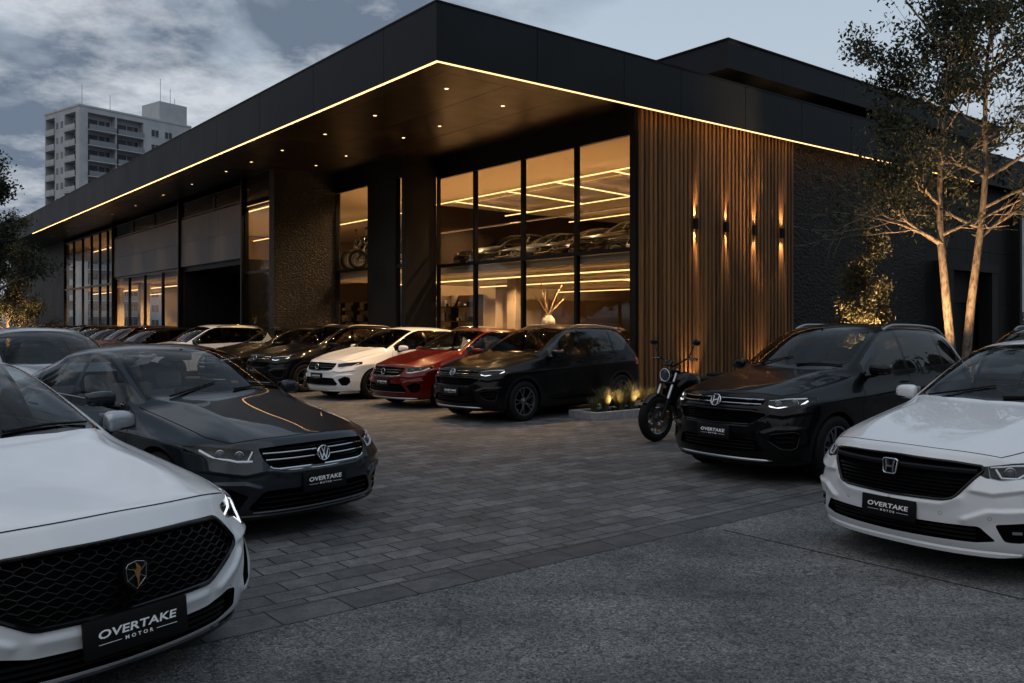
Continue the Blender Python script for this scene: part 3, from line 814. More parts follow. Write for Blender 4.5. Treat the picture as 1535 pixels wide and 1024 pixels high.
# small ceiling downlights inside
for y in (1.6, 4.6, 7.6, 10.6, 13.4):
    downlight(2.0, y, 6.352, 1050, 130); downlight(5.6, y, 6.352, 1050, 130); downlight(9.6, y, 6.352, 520, 130)
    downlight(2.2, y, 3.182, 420, 140); downlight(4.8, y, 3.182, 420, 140); downlight(8.0, y, 3.182, 420, 140)
for y in (17, 21, 25, 29, 34, 38, 42):
    downlight(-1.9, y, 6.352 if y < 21.5 else 3.662 if y < 31 else 3.602, 1100, 140)
    downlight(2.0, y, 6.352, 900, 130)
downlight(1.2, 4.6, 3.182, 900, 34); downlight(-.5, 9.3, 6.352, 300, 130); downlight(-.3, 11.4, 6.352, 420, 130); downlight(-.3, 11.6, 3.182, 220, 130); downlight(-2.4, 14.0, 6.352, 450, 130)
# mezzanine glass rail
m = MB(); m.tube([(.35, .3, 4.45), (.35, 12.3, 4.45)], .02, 8); bpart(m, 'handrail', M_['satin'], None, True)

# ------------------------------------------------------------------ wall lamps on the timber screen
lamp0 = None
WL = ['first from the corner post', 'second from the corner post', 'third from the corner post', 'last before the stone wall']
for i, x in enumerate((1.86, 3.02, 4.17, 5.35)):
    loc = wpt(x, -.155, 4.08)
    if lamp0 is None:
        lamp0 = empty('wall_lamp', loc, TH)
        m = MB(); m.lathe([(.055, -.13), (.062, -.13), (.062, .13), (.055, .13), (.055, -.13)], 24); m.build('lamp_body', M_['black_plastic'], lamp0, True)
        m = MB(); m.box(-.03, .03, .058, .078, -.06, .06); m.build('bracket', M_['black_plastic'], lamp0)
        for s in (1, -1):
            m = MB(); m.lathe([(.0001, s * .10), (.054, s * .10)], 20); m.build('lamp_lens', M_['lamp_on'], lamp0)
            l = spot('lamp_beam', (0, 0.0, s * .11), lamp0, 300, 36, 1.0, (0, .24, s), (1.0, .62, .30), .03)
        w = lamp0
    else:
        w = copy_tree(lamp0)
        w.location = loc
    tag(w, 'small black wall lamp on the timber slats, ' + WL[i], 'wall lamp', 'wall lamps on the timber screen')
# low uplights washing the foot of the timber
up0 = None
for i, x in enumerate((1.7, 4.2)):
    loc = wpt(x, -.42, .004)
    if up0 is None:
        up0 = empty('ground_uplight', loc, TH)
        m = MB(); m.lathe([(.0001, 0), (.07, 0), (.07, .03), (.05, .035), (.05, .03)], 20); m.build('housing', M_['satin'], up0, True)
        m = MB(); m.lathe([(.0001, .031), (.05, .031)], 20); m.build('lens', M_['lamp_on'], up0)
        spot('uplight_beam', (0, 0, .05), up0, 120, 60, .9, (0, .45, 1), (1.0, .62, .30), .03)
        u = up0
    else:
        u = copy_tree(up0); u.location = loc
    tag(u, 'round ground uplight at the foot of the timber screen, ' + ('nearer the corner' if i == 0 else 'nearer the stone wall'), 'uplight', 'ground uplights')
# ------------------------------------------------------------------ cars
# car space: +x is the nose, +y its left side, z up, origin on the ground between the axles
def lerp(a, b, t): return a + (b - a) * t
def mixv(a, b, t): return tuple(lerp(p, q, t) for p, q in zip(a, b))

def car_cage(P):
    """half rings r0..r9 (sill to centre line) at stations front to rear, closed by a nose and a tail grid"""
    W, clr, nose, tail = P['W'], P['clr'], P['nose'], P['tail']
    hf, cx, cz = P['hfz'], P['cowl_x'], P['cowl_z']
    b0, b1 = P['belt0'], P['belt1']
    rw, rz = P['rw'], P['rz']
    ax, rx = P['ax'], P['rx']
    sw = P.get('sweep', 0.34)           # how far the nose corners sit back
    def shoulder(x):
        t = (nose - x) / (nose - tail)
        return lerp(P['sh0'], P['sh1'], t)
    def side(x, ws, z5, y5):
        zs = min(shoulder(x), z5 - 0.05)
        return [(x, W * ws * .88, clr), (x, W * ws * .955, clr + .03), (x, W * ws * .985, .43),
                (x, W * ws * 0.985, lerp(.43, zs, .55)), (x, W * ws * 1.0, zs), (x, y5, z5)]
    def hood(x):  # centre height of the bonnet
        t = (nose - .10 - x) / (nose - .10 - cx)
        return hf + (cz - hf) * (t ** P.get('hoodpow', 0.8))
    rings = []
    # A nose ring
    xa = nose - sw
    A = [(xa - .02, W * .80, clr), (xa + .02, W * .88, clr + .03), (xa + .02, W * .915, .42), (xa + .01, W * .905, lerp(.42, P['shA'], .55)),
         (xa - .04, W * .885, P['shA']), (xa - .02, W * .80, hf - .055)]
    A += [(nose - .285, W * .70, hf - .012), (nose - .20, W * .52, hf + .004), (nose - .15, W * .28, hf + .014), (nose - .13, 0, hf + .018)]
    rings.append(A)
    x = ax + .36
    h = hood(x)
    def hoodring(x, y5, drop, ws):
        h = hood(x)
        S = side(x, ws, h - drop, y5)
        pd = P.get('dome', .034)
        return S + [(x + .01, y5 - .12, h - drop * .55), (x + .02, W * .52, h - .006 + pd * .5), (x + .03, W * .28, h + .002), (x + .035, 0, h + .006)]
    rings.append(hoodring(ax + .40, W * .835, .085, .97))
    rings.append(hoodring(ax + .0, W * .855, .085, 1.005))
    rings.append(hoodring(ax - .34, W * .87, .08, 1.0))
    # E cowl
    xe = cx
    bE = b0
    E = side(xe - .16, 1.0, bE, W * .885) + [(xe - .15, W * .845, bE + .03), (xe - .13, W * .80, cz + .008), (xe - .035, W * .42, cz + .016), (xe, 0, cz + .02)]
    rings.append(E)
    gx = P['rfx']
    rwF = rw
    G7 = (gx - .16, rwF, rz - .075)
    G8 = (gx - .04, rwF * .56, rz - .022)
    G9 = (gx, 0, rz - .012)
    xg5 = gx - .02
    xf5 = lerp(xe - .16, xg5, .5)
    def belt(x):
        t = (xe - .16 - x) / (xe - .16 - tail)
        return lerp(b0, b1, t)
    # F mid windscreen
    F7 = mixv(E[7], G7, .5); F7 = (F7[0], F7[1] + .012, F7[2] + P.get('arcF', .035))
    F8 = mixv(E[8], G8, .5); F8 = (F8[0] + .02, F8[1], F8[2] + .035)
    F9 = mixv(E[9], G9, .5); F9 = (F9[0] + .02, 0, F9[2] + .04)
    S = side(xf5, .995, belt(xf5), W * .90)
    F6 = (lerp(xf5, F7[0], .6), lerp(W * .90, F7[1], .55) + .012, lerp(belt(xf5), F7[2], .55))
    rings.append(S + [F6, F7, F8, F9])
    S = side(xg5, .992, belt(xg5), W * .905)
    G6 = (lerp(xg5, G7[0], .5), lerp(W * .905, rwF, .5) + .02, lerp(belt(xg5), G7[2], .52))
    rings.append(S + [G6, G7, G8, G9])
    # H, I
    def roofz(x):
        t = (gx - x) / (gx - P['rrx'])
        return rz + P.get('crown', .02) * 4 * t * (1 - t) + (P['rrz'] - rz) * t ** P.get('rpow', 1.6)
    for x, ws, rr in ((P['hx'], .992, 1.0), (P['ix'], .99, .985)):
        S = side(x, ws, belt(x), W * .905)
        z9 = roofz(x)
        c7 = (x - .02, rw * rr, z9 - .055)
        c6 = (x, lerp(W * .905, rw * rr, .5) + .02, lerp(belt(x), c7[2], .52))
        rings.append(S + [c6, c7, (x, rw * .56, z9 - .008), (x, 0, z9)])
    # J roof end
    x, x5 = P['rrx'], P.get('jx5', P['rrx'] - .1)
    S = side(x5, .98, belt(x5), W * P.get('jy5', .89))
    z9 = P['rrz']
    c7 = (x - .02 + P.get('jc', 0), rw * P.get('jr', .93), z9 - .06)
    c6 = (lerp(x5, c7[0], .5), lerp(S[5][1], c7[1], .5) + .012, lerp(S[5][2], c7[2], .5))
    rings.append(S + [c6, c7, (x, rw * .54, z9 - .012), (x - .01, 0, z9)])
    # K rear glass foot
    x, z9 = P['rgx'], P['rgz']
    x5 = P.get('kx5', x + .12)
    S = side(x5, .96, P.get('kz5', belt(x5)), W * .85)
    rings.append(S + [(x + .07, W * .78, z9 - .015), (x + .05, W * .70, z9 + .01), (x + .02, W * .40, z9 + .02), (x, 0, z9 + .02)])
    # L tail ring
    x = tail
    xl = tail + .22
    z5 = P['tz']
    Lr = [(xl + .02, W * .80, clr + .06), (xl - .02, W * .88, clr + .09), (xl - .03, W * .91, .45), (xl - .02, W * .91, .66), (xl, W * .90, z5 - .10), (xl - .02, W * .83, z5 - .02)]
    Lr += [(x + .12, W * .72, z5), (x + .06, W * .52, z5 + .008), (x + .02, W * .28, z5 + .012), (x, 0, z5 + .012)]
    rings.append(Lr)
    full = []
    for rg in rings:
        full.append([Vector(p) for p in rg] + [Vector((p[0], -p[1], p[2])) for p in rg[-2::-1]])
    V, Fc = [], []
    idx = {}
    def vid(key, co):
        if key not in idx:
            idx[key] = len(V)
            V.append(tuple(co))
        return idx[key]
    n = 19
    for k, rg in enumerate(full):
        for j, co in enumerate(rg):
            vid((k, j), co)
    K = len(full)
    for k in range(K - 1):
        for j in range(n - 1):
            Fc.append((idx[(k, j)], idx[(k, j + 1)], idx[(k + 1, j + 1)], idx[(k + 1, j)]))
    # nose grid: rows r0..r5, 9 columns
    def cap(k, xs, flip, key, zs):
        rg = full[k]
        cols = [5, 6, 7, 8, 9, 10, 11, 12, 13]
        grid = []
        for r in range(6):
            row = []
            for c, j in enumerate(cols):
                if r == 5:
                    row.append(idx[(k, j)])
                elif c == 0:
                    row.append(idx[(k, r)])
                elif c == 8:
                    row.append(idx[(k, 18 - r)])
                else:
                    yo = rg[r].y
                    y = rg[j].y / max(1e-6, rg[5].y) * yo
                    t = abs(y) / yo
                    x = lerp(xs[r], rg[r].x, t ** P.get('plan', 3.1))
                    z = lerp(zs[r], rg[r].z, t)
                    row.append(vid((key, r, c), (x, y, z)))
            grid.append(row)
        for r in range(5):
            for c in range(8):
                q = (grid[r][c], grid[r][c + 1], grid[r + 1][c + 1], grid[r + 1][c])
                Fc.append(q if flip else q[::-1])
    zz = [clr, clr + .02, .40, lerp(.40, hf - .1, .55), hf - .10]
    nx = P.get('nosex', (-.16, -.05, 0.0, 0.0, -.035))
    cap(0, [nose + d for d in nx], True, 'N', zz)
    zt = P['tz']
    cap(K - 1, [tail + .10, tail + .02, tail - .03, tail - .02, tail - .01], False, 'T', [clr + .06, clr + .09, .45, .66, zt - .10])
    creases = []
    for k in range(1, 4):
        for j in (5, 13):
            creases.append((idx[(k, j)], idx[(k + 1, j)], .35))
        for j in (7, 11):
            creases.append((idx[(k, j)], idx[(k + 1, j)], .85))
    for j in (5, 13):
        creases.append((idx[(0, j)], idx[(1, j)], .35))
    for j in range(5, 13):
        creases.append((idx[(0, j)], idx[(0, j + 1)], .5))
    for k in range(0, K - 1):
        for j in (4, 14):
            creases.append((idx[(k, j)], idx[(k + 1, j)], .5))
        for j in (1, 17):
            creases.append((idx[(k, j)], idx[(k + 1, j)], .5))
    for r_, c_ in P.get('cap_crease', {4: .5, 2: .35}).items():
        for c in range(8):
            q0 = idx[(0, r_)] if c == 0 else idx[('N', r_, c)]
            q1 = idx[(0, 18 - r_)] if c == 7 else idx[('N', r_, c + 1)]
            creases.append((q0, q1, c_))
    for r in range(1, 5):
        for c in (1, 7):
            q1 = idx[(0, (6 if c == 1 else 12))] if r == 4 else idx[('N', r + 1, c)]
            creases.append((idx[('N', r, c)], q1, P.get('edge', .45)))
    for k in range(0, K - 1):
        for j in (2, 16):
            creases.append((idx[(k, j)], idx[(k + 1, j)], .4))
    for k in range(5, 9):
        for j in (7, 11):
            creases.append((idx[(k, j)], idx[(k + 1, j)], .3))
    return V, Fc, creases, full

def subdivide(V, F, creases, lv):
    me = bpy.data.meshes.new('cage')
    me.from_pydata(V, [], F)
    me.update()
    bm = bmesh.new(); bm.from_mesh(me)
    bmesh.ops.recalc_face_normals(bm, faces=list(bm.faces))
    if sum(f.calc_area() * f.normal.dot(f.calc_center_median() - Vector((0, 0, .7))) for f in bm.faces) < 0:
        bmesh.ops.reverse_faces(bm, faces=list(bm.faces))
    bm.to_mesh(me); bm.free()
    ek = {tuple(sorted(e.vertices)): e.index for e in me.edges}
    at = me.attributes.new('crease_edge', 'FLOAT', 'EDGE')
    for a, b, c in creases:
        i = ek.get(tuple(sorted((a, b))))
        if i is not None:
            at.data[i].value = c
    o = bpy.data.objects.new('cage', me)
    COL.objects.link(o)
    md = o.modifiers.new('s', 'SUBSURF')
    md.levels = md.render_levels = lv
    dg = bpy.context.evaluated_depsgraph_get()
    ev = o.evaluated_get(dg)
    m2 = bpy.data.meshes.new_from_object(ev)
    bpy.data.objects.remove(o)
    bpy.data.meshes.remove(me)
    return m2

class Frame:
    def __init__(s, ang):     # ang: heading of the view axis in car space, degrees from the nose
        a = R(ang)
        s.n = Vector((math.cos(a), math.sin(a), 0))
        s.e1 = Vector((-math.sin(a), math.cos(a), 0))
        s.e2 = Vector((0, 0, 1))
    def uv(s, p): return (p.dot(s.e1), p.dot(s.e2))
class TopFrame:
    n = Vector((0, 0, 1)); e1 = Vector((1, 0, 0)); e2 = Vector((0, 1, 0))
    def uv(s, p): return (p.x, p.y)

def inpoly(pt, poly):
    x, y = pt
    c = False
    j = len(poly) - 1
    for i in range(len(poly)):
        xi, yi = poly[i]; xj, yj = poly[j]
        if (yi > y) != (yj > y) and x < (xj - xi) * (y - yi) / (yj - yi) + xi:
            c = not c
        j = i
    return c
def fillet(pts, r, n=4):
    """round the corners of a 2-D polygon; r is one radius or one per corner"""
    out = []
    k = len(pts)
    for i in range(k):
        p0, p, p1 = Vector(pts[i - 1]), Vector(pts[i]), Vector(pts[(i + 1) % k])
        rr = r[i] if isinstance(r, (list, tuple)) else r
        a, b = (p0 - p), (p1 - p)
        d = min(rr, a.length * .45, b.length * .45)
        if d < 1e-4:
            out.append((p.x, p.y)); continue
        a.normalize(); b.normalize()
        s, e = p + a * d, p + b * d
        for q in range(n + 1):
            t = q / n
            v = s * (1 - t) ** 2 + p * 2 * t * (1 - t) + e * t * t
            out.append((v.x, v.y))
    return out
def densify(pts, step, closed=True):
    out = []
    k = len(pts)
    for i in range(k if closed else k - 1):
        a, b = Vector(pts[i]), Vector(pts[(i + 1) % k])
        m = max(1, int(math.ceil((b - a).length / step)))
        for q in range(m):
            out.append(tuple(a.lerp(b, q / m)))
    if not closed:
        out.append(tuple(pts[-1]))
    return out

def sculpt(co, nr, P):
    """press swage lines into the skin: each line has one sharp side and one side that fades over a width"""
    out = np.zeros(len(co))
    nose, W = P['nose'], P['W']
    for it in P.get('sculpt', []):
        v = it['view']
        if v == 'f':
            q = np.stack([np.abs(co[:, 1]), co[:, 2]], 1); ok = (co[:, 0] > nose - .62) & (nr[:, 0] > .12)
        elif v == 's':
            q = np.stack([co[:, 0], co[:, 2]], 1); ok = (np.abs(nr[:, 1]) > .5) & (np.abs(co[:, 1]) > W * .7)
        else:
            q = np.stack([co[:, 0], np.abs(co[:, 1])], 1); ok = (nr[:, 2] > .5) & (co[:, 0] > P['cowl_x'] - .2) & (co[:, 2] < P['cowl_z'] + .06)
        L = np.array(it['line'], float)
        seg = L[1:] - L[:-1]; ln = np.linalg.norm(seg, axis=1); tot = ln.sum(); acc = np.concatenate([[0], np.cumsum(ln)[:-1]])
        best = np.full(len(q), 1e9); sd = np.zeros(len(q)); par = np.zeros(len(q))
        for i in range(len(seg)):
            r = q - L[i]
            t = np.clip((r @ seg[i]) / ln[i] ** 2, 0, 1)
            e = r - t[:, None] * seg[i]
            d = np.linalg.norm(e, axis=1)
            cr = seg[i][0] * r[:, 1] - seg[i][1] * r[:, 0]
            m = d < best
            best[m] = d[m]; sd[m] = (np.sign(cr) * d)[m]; par[m] = ((acc[i] + t * ln[i]) / tot)[m]
        sd = sd * it.get('dir', 1)
        w, h, e = it['w'], it['h'], it.get('edge', .016)
        prof = np.where(sd >= 0, np.clip(1 - sd / w, 0, 1) ** 1.4, np.clip(1 + sd / e, 0, 1))
        f0, f1 = it.get('fade', (.15, .15))
        fade = np.clip(par / max(f0, 1e-3), 0, 1) * np.clip((1 - par) / max(f1, 1e-3), 0, 1)
        fade = fade * fade * (3 - 2 * fade)
        out += np.where(ok, prof * fade * h, 0)
    return co + nr * out[:, None]

class Skin:
    def __init__(s, P, lv=3):
        V, F, cr, s.rings = car_cage(P)
        me = subdivide(V, F, cr, lv)
        if P.get('sculpt'):
            bm = bmesh.new(); bm.from_mesh(me)
            zone = [e for e in bm.edges if all(v.co.x > P['nose'] - .80 for v in e.verts)]
            bmesh.ops.subdivide_edges(bm, edges=zone, cuts=1, use_grid_fill=True)
            bm.normal_update(); bm.to_mesh(me); bm.free(); me.update()
            co = np.array([tuple(v.co) for v in me.vertices]); nr = np.array([tuple(v.normal) for v in me.vertices])
            co = sculpt(co, nr, P)
            me.vertices.foreach_set('co', co.ravel()); me.update()
        s.V = [v.co.copy() for v in me.vertices]
        s.N = [v.normal.copy() for v in me.vertices]
        s.F = [tuple(p.vertices) for p in me.polygons]
        s.bvh = BVHTree.FromPolygons(s.V, s.F)
        s.bm = bmesh.new()
        s.bm.from_mesh(me)
        s.tg = s.bm.faces.layers.int.new('tag')
        bpy.data.meshes.remove(me)
        s.names = ['body']
    def hit(s, p2, fr, off=0.0):
        o = fr.n * 6 + fr.e1 * p2[0] + fr.e2 * p2[1]
        h = s.bvh.ray_cast(o, -fr.n)
        if h[0] is None:
            h = s.bvh.find_nearest(fr.e1 * p2[0] + fr.e2 * p2[1] + fr.n * 2)
        co = h[0]
        return co - fr.n * off if off else co
    def nrm(s, co):
        loc, _, i, _ = s.bvh.find_nearest(co)
        f = s.F[i]
        w = poly_3d_calc([s.V[q] for q in f], loc)
        n = Vector((0, 0, 0))
        for q, ww in zip(f, w):
            n += s.N[q] * ww
        return n.normalized() if n.length > 0 else Vector((0, 0, 1))
    def to_frame(s, pts, fr):
        """pts: ('f',y,z) seen from the nose, ('s',x,z) seen from the side (sign of fr tells which)"""
        out = []
        front = Frame(0)
        sgn = 1 if fr.n.y >= 0 else -1
        sidef = Frame(90 * sgn)
        for q in pts:
            if q[0] == 'f':
                c = s.hit((q[1] * sgn, q[2]), front)
            else:
                c = s.hit((-q[1] * sgn, q[2]), sidef)
            out.append(fr.uv(c))
        return out
    def cut(s, name, poly, fr, facing=0.05, where=None, only=None):
        """cut the outline into the skin and give the faces inside it the tag `name`"""
        bm, tg = s.bm, s.tg
        if name in s.names:
            t = s.names.index(name)
        else:
            s.names.append(name); t = len(s.names) - 1
        xs = [p[0] for p in poly]; ys = [p[1] for p in poly]
        bx0, bx1, by0, by1 = min(xs) - .01, max(xs) + .01, min(ys) - .01, max(ys) + .01
        e1, e2, n = fr.e1, fr.e2, fr.n
        reg = set()
        for f in bm.faces:
            if f.normal.dot(n) < facing:
                continue
            us = [v.co.dot(e1) for v in f.verts]
            if max(us) < bx0 or min(us) > bx1: continue
            vs = [v.co.dot(e2) for v in f.verts]
            if max(vs) < by0 or min(vs) > by1: continue
            if where and not where(f.calc_center_median()): continue
            reg.add(f)
        k = len(poly)
        for i in range(k):
            a, b = Vector(poly[i]), Vector(poly[(i + 1) % k])
            d = b - a
            if d.length < 1e-6: continue
            nn = Vector((-d.y, d.x)).normalized()
            sx0, sx1 = min(a.x, b.x) - 1e-4, max(a.x, b.x) + 1e-4
            sy0, sy1 = min(a.y, b.y) - 1e-4, max(a.y, b.y) + 1e-4
            sel = []
            for f in reg:
                us = [v.co.dot(e1) for v in f.verts]
                if max(us) < sx0 or min(us) > sx1: continue
                vs = [v.co.dot(e2) for v in f.verts]
                if max(vs) < sy0 or min(vs) > sy1: continue
                ds = [(u - a.x) * nn.x + (w - a.y) * nn.y for u, w in zip(us, vs)]
                if min(ds) > -1e-6 or max(ds) < 1e-6: continue
                sel.append(f)
            if not sel: continue
            geom = set(sel)
            for f in sel:
                geom.update(f.edges); geom.update(f.verts)
            r = bmesh.ops.bisect_plane(bm, geom=list(geom), dist=1e-6, plane_co=e1 * a.x + e2 * a.y, plane_no=e1 * nn.x + e2 * nn.y)
            for g in r['geom']:
                if isinstance(g, bmesh.types.BMFace):
                    reg.add(g)
            reg = {f for f in reg if f.is_valid}
        ok = set(s.names.index(x) for x in only) if only else None
        for f in reg:
            c = f.calc_center_median()
            if inpoly(fr.uv(c), poly) and (ok is None or f[tg] in ok):
                f[tg] = t
        return poly
    def take(s, name, off=0.0, filt=None):
        """faces of one tag as (verts, faces, normals)"""
        t = s.names.index(name)
        ids, V, Nn, F = {}, [], [], []
        for f in s.bm.faces:
            if f[s.tg] != t or (filt and not filt(f.calc_center_median())): continue
            ff = []
            for v in f.verts:
                if v.index not in ids:
                    ids[v.index] = len(V)
                    nn = s.nrm(v.co)
                    V.append(v.co - nn * off if off else v.co.copy())
                    Nn.append(nn)
                ff.append(ids[v.index])
            F.append(ff)
        return V, F, Nn
    def part(s, name, objname, mat, parent, off=0.0, filt=None):
        V, F, Nn = s.take(name, off, filt)
        if not F: return None
        o = mkmesh(objname, V, F, mat, parent, True)
        o.data.normals_split_custom_set_from_vertices([tuple(n) for n in Nn])
        return o
    def recess(s, poly, fr, depth, step=.03, inward=1.0):
        """side walls of a recess under an outline, plus the shape's far edge"""
        P2 = densify(poly, step)
        top = [s.hit(p, fr) for p in P2]
        cx = sum(p[0] for p in P2) / len(P2); cy = sum(p[1] for p in P2) / len(P2)
        bot = []
        for p, c in zip(P2, top):
            sh = fr.e1 * ((cx - p[0]) * (1 - inward)) + fr.e2 * ((cy - p[1]) * (1 - inward))
            bot.append(c + sh - fr.n * depth)
        k = len(top)
        V = top + bot
        F = [(i, (i + 1) % k, k + (i + 1) % k, k + i) for i in range(k)]
        return V, F, top, bot
    def line(s, pts, fr, w=.0035, lift=.0012, step=.03, mb=None):
        """panel gap: a dark ribbon lying on the skin"""
        P2 = densify(pts, step, False)
        C = [s.hit(p, fr) for p in P2]
        V, F = [], []
        for i, c in enumerate(C):
            n = s.nrm(c)
            d = (C[min(i + 1, len(C) - 1)] - C[max(i - 1, 0)])
            d = d.normalized() if d.length > 1e-6 else fr.e2
            b = n.cross(d).normalized()
            V += [c + b * w + n * lift, c - b * w + n * lift]
        F = [(2 * i, 2 * i + 1, 2 * i + 3, 2 * i + 2) for i in range(len(C) - 1)]
        mb.add(V, F)

def mirror2(poly): return [(-p[0], p[1]) for p in poly][::-1]
def sym(half):
    """closed outline from a half outline listed from the centre top round to the centre bottom (y>=0)"""
    out = list(half)
    for p in half[::-1]:
        if abs(p[0]) > 1e-6:
            out.append((-p[0], p[1]))
    return out

# ---- emblems -------------------------------------------------------------
def emblem_ring(style, size):
    """flat emblem in x(right) y(up), thickness along z"""
    m = MB()
    r = size
    if style in ('vw', 'ringh', 'ring'):
        pr = []
        for i in range(9):
            t = math.pi * 2 * i / 8
            pr.append((r - .09 * r + .09 * r * math.cos(t), .007 + .007 * math.sin(t)))
        m.lathe(pr, 36)
    if style == 'vw':
        w = r * .15
        stroke(m, [(-.30 * r, .82 * r), (0, .08 * r), (.30 * r, .82 * r)], w, .002, .010)
        stroke(m, [(-.70 * r, .52 * r), (-.30 * r, -.72 * r), (0, -.02 * r), (.30 * r, -.72 * r), (.70 * r, .52 * r)], w, .002, .0105)
    if style == 'ringh':
        w = r * .17
        stroke(m, [(-.42 * r, .66 * r), (-.50 * r, -.58 * r)], w, .002, .010)
        stroke(m, [(.50 * r, .58 * r), (.42 * r, -.66 * r)], w, .002, .010)
        stroke(m, [(-.44 * r, -.10 * r), (.44 * r, .14 * r)], w, .002, .0095)
    if style == 'ring':
        stroke(m, [(-.55 * r, .20 * r), (0, -.45 * r), (.55 * r, .20 * r)], r * .2, .002, .010)
        stroke(m, [(0, .75 * r), (0, -.4 * r)], r * .16, .002, .0095)
    if style == 'h':
        oc = fillet([(-.98 * r, .86 * r), (.98 * r, .86 * r), (.78 * r, -.86 * r), (-.78 * r, -.86 * r)], .35 * r, 6)
        m.tube([(p[0], p[1], .007) for p in oc], .085 * r, 8, closed=True)
        w = .22 * r
        stroke(m, [(-.56 * r, .70 * r), (-.42 * r, .0), (-.48 * r, -.70 * r)], w, .002, .012)
        stroke(m, [(.56 * r, .70 * r), (.42 * r, .0), (.48 * r, -.70 * r)], w, .002, .012)
        stroke(m, [(-.44 * r, -.02 * r), (.44 * r, -.02 * r)], w * .9, .002, .011)
    return m
def facing_nose(c, yaw=0.0, pitch=0.0):
    """matrix putting emblem x on car -y... as seen by someone facing the nose, y up, z forward"""
    M = Matrix(((0, 0, 1, c[0]), (1, 0, 0, c[1]), (0, 1, 0, c[2]), (0, 0, 0, 1)))
    return M @ Matrix.Rotation(pitch, 4, 'X')

TXT = {}
def text_mesh(txt, size, wide=1.0, shear=0.0, space=1.0, thick=.0):
    cu = bpy.data.curves.new('lettering', 'FONT')
    cu.body = txt
    cu.size = size
    cu.shear = shear
    cu.space_character = space
    cu.align_x = 'CENTER'
    cu.align_y = 'CENTER'
    cu.resolution_u = 3
    cu.offset = thick
    o = bpy.data.objects.new('lettering', cu)
    COL.objects.link(o)
    dg = bpy.context.evaluated_depsgraph_get()
    me = bpy.data.meshes.new_from_object(o.evaluated_get(dg))
    V = [(v.co.x * wide, v.co.y, v.co.z) for v in me.vertices]
    F = [tuple(p.vertices) for p in me.polygons]
    bpy.data.objects.remove(o)
    bpy.data.curves.remove(cu)
    bpy.data.meshes.remove(me)
    return V, F

# ---- wheels ------------------------------------------------------------
def wheel_meshes(rad, wid, style):
    """tyre, rim and disc turned round local Z (axle), outer face at +z"""
    rr = rad * .70
    h = wid / 2
    ty = MB()
    prof = [(rr - .012, -h * .86), (rr + .01, -h * .96), (rr + (rad - rr) * .5, -h * 1.0), (rad - .022, -h * .93), (rad - .004, -h * .78)]
    nt = 5
    for i in range(nt):   # tread ribs with grooves between
        z0 = -h * .74 + i * (h * 1.48 / nt); z1 = z0 + h * 1.48 / nt
        g = h * .045
        prof += [(rad, z0 + g), (rad, z1 - g), (rad - .008, z1 - g), (rad - .008, z1 + g)][:4 if i < nt - 1 else 2]
    prof += [(rad - .004, h * .78), (rad - .022, h * .93), (rr + (rad - rr) * .5, h * 1.0), (rr + .012, h * .97), (rr + .004, h * .93), (rr - .012, h * .86)]
    ty.lathe(prof, 56)
    rm = MB()
    rm.lathe([(rr + .002, h * .84), (rr + .004, h * .90), (rr - .006, h * .925), (rr - .018, h * .90), (rr - .03, h * .6), (rr - .045, h * .1), (rr - .05, -h * .6), (rr - .012, -h * .84)], 48)
    rm.lathe([(0.0, h * .80), (.022, h * .80), (.03, h * .74), (.062, h * .70), (.072, h * .58), (.07, h * .2), (.05, h * .1)], 24)
    def spoke(a0, a1, w0, w1, z0, z1):
        V, F = [], []
        for k in range(5):
            t = k / 4
            rad_ = lerp(.055, rr - .012, t)
            an = lerp(a0, a1, t)
            w = lerp(w0, w1, t)
            zz = lerp(z0, z1, t) + .01 * math.sin(math.pi * t)
            c, s_ = math.cos(an), math.sin(an)
            for dw, dz in ((-w, -.0), (-w * .55, .013), (w * .55, .013), (w, 0), (w * .7, -.028), (-w * .7, -.028)):
                V.append((c * rad_ - s_ * dw, s_ * rad_ + c * dw, zz + dz))
        for k in range(4):
            for j in range(6):
                F.append((k * 6 + j, k * 6 + (j + 1) % 6, (k + 1) * 6 + (j + 1) % 6, (k + 1) * 6 + j))
        rm.add(V, F)
    if style == 'ten':
        for i in range(10):
            a = 2 * math.pi * i / 10
            spoke(a, a, .014, .0125, h * .62, h * .80)
    elif style == 'twin':
        for i in range(5):
            a = 2 * math.pi * i / 5
            spoke(a - .10, a - .21, .013, .012, h * .62, h * .80)
            spoke(a + .10, a + .21, .013, .012, h * .62, h * .80)
    else:
        for i in range(6):
            a = 2 * math.pi * i / 6
            spoke(a - .13, a - .06, .016, .012, h * .62, h * .80)
            spoke(a + .13, a + .20, .016, .012, h * .62, h * .80)
    for i in range(5):
        a = 2 * math.pi * (i + .5) / 5
        rm.lathe([(0, h * .705), (.008, h * .705), (.009, h * .6)], 8, M=Matrix.Translation((.045 * math.cos(a), .045 * math.sin(a), .004)))
    dc = MB()
    dc.lathe([(.07, -h * .05), (rr * .72, -h * .05), (rr * .72, -h * .2), (.07, -h * .2)], 36)
    dc.box(rr * .45, rr * .76, -.05, .05, -h * .3, h * .12, ch=.008)
    return ty, rm, dc

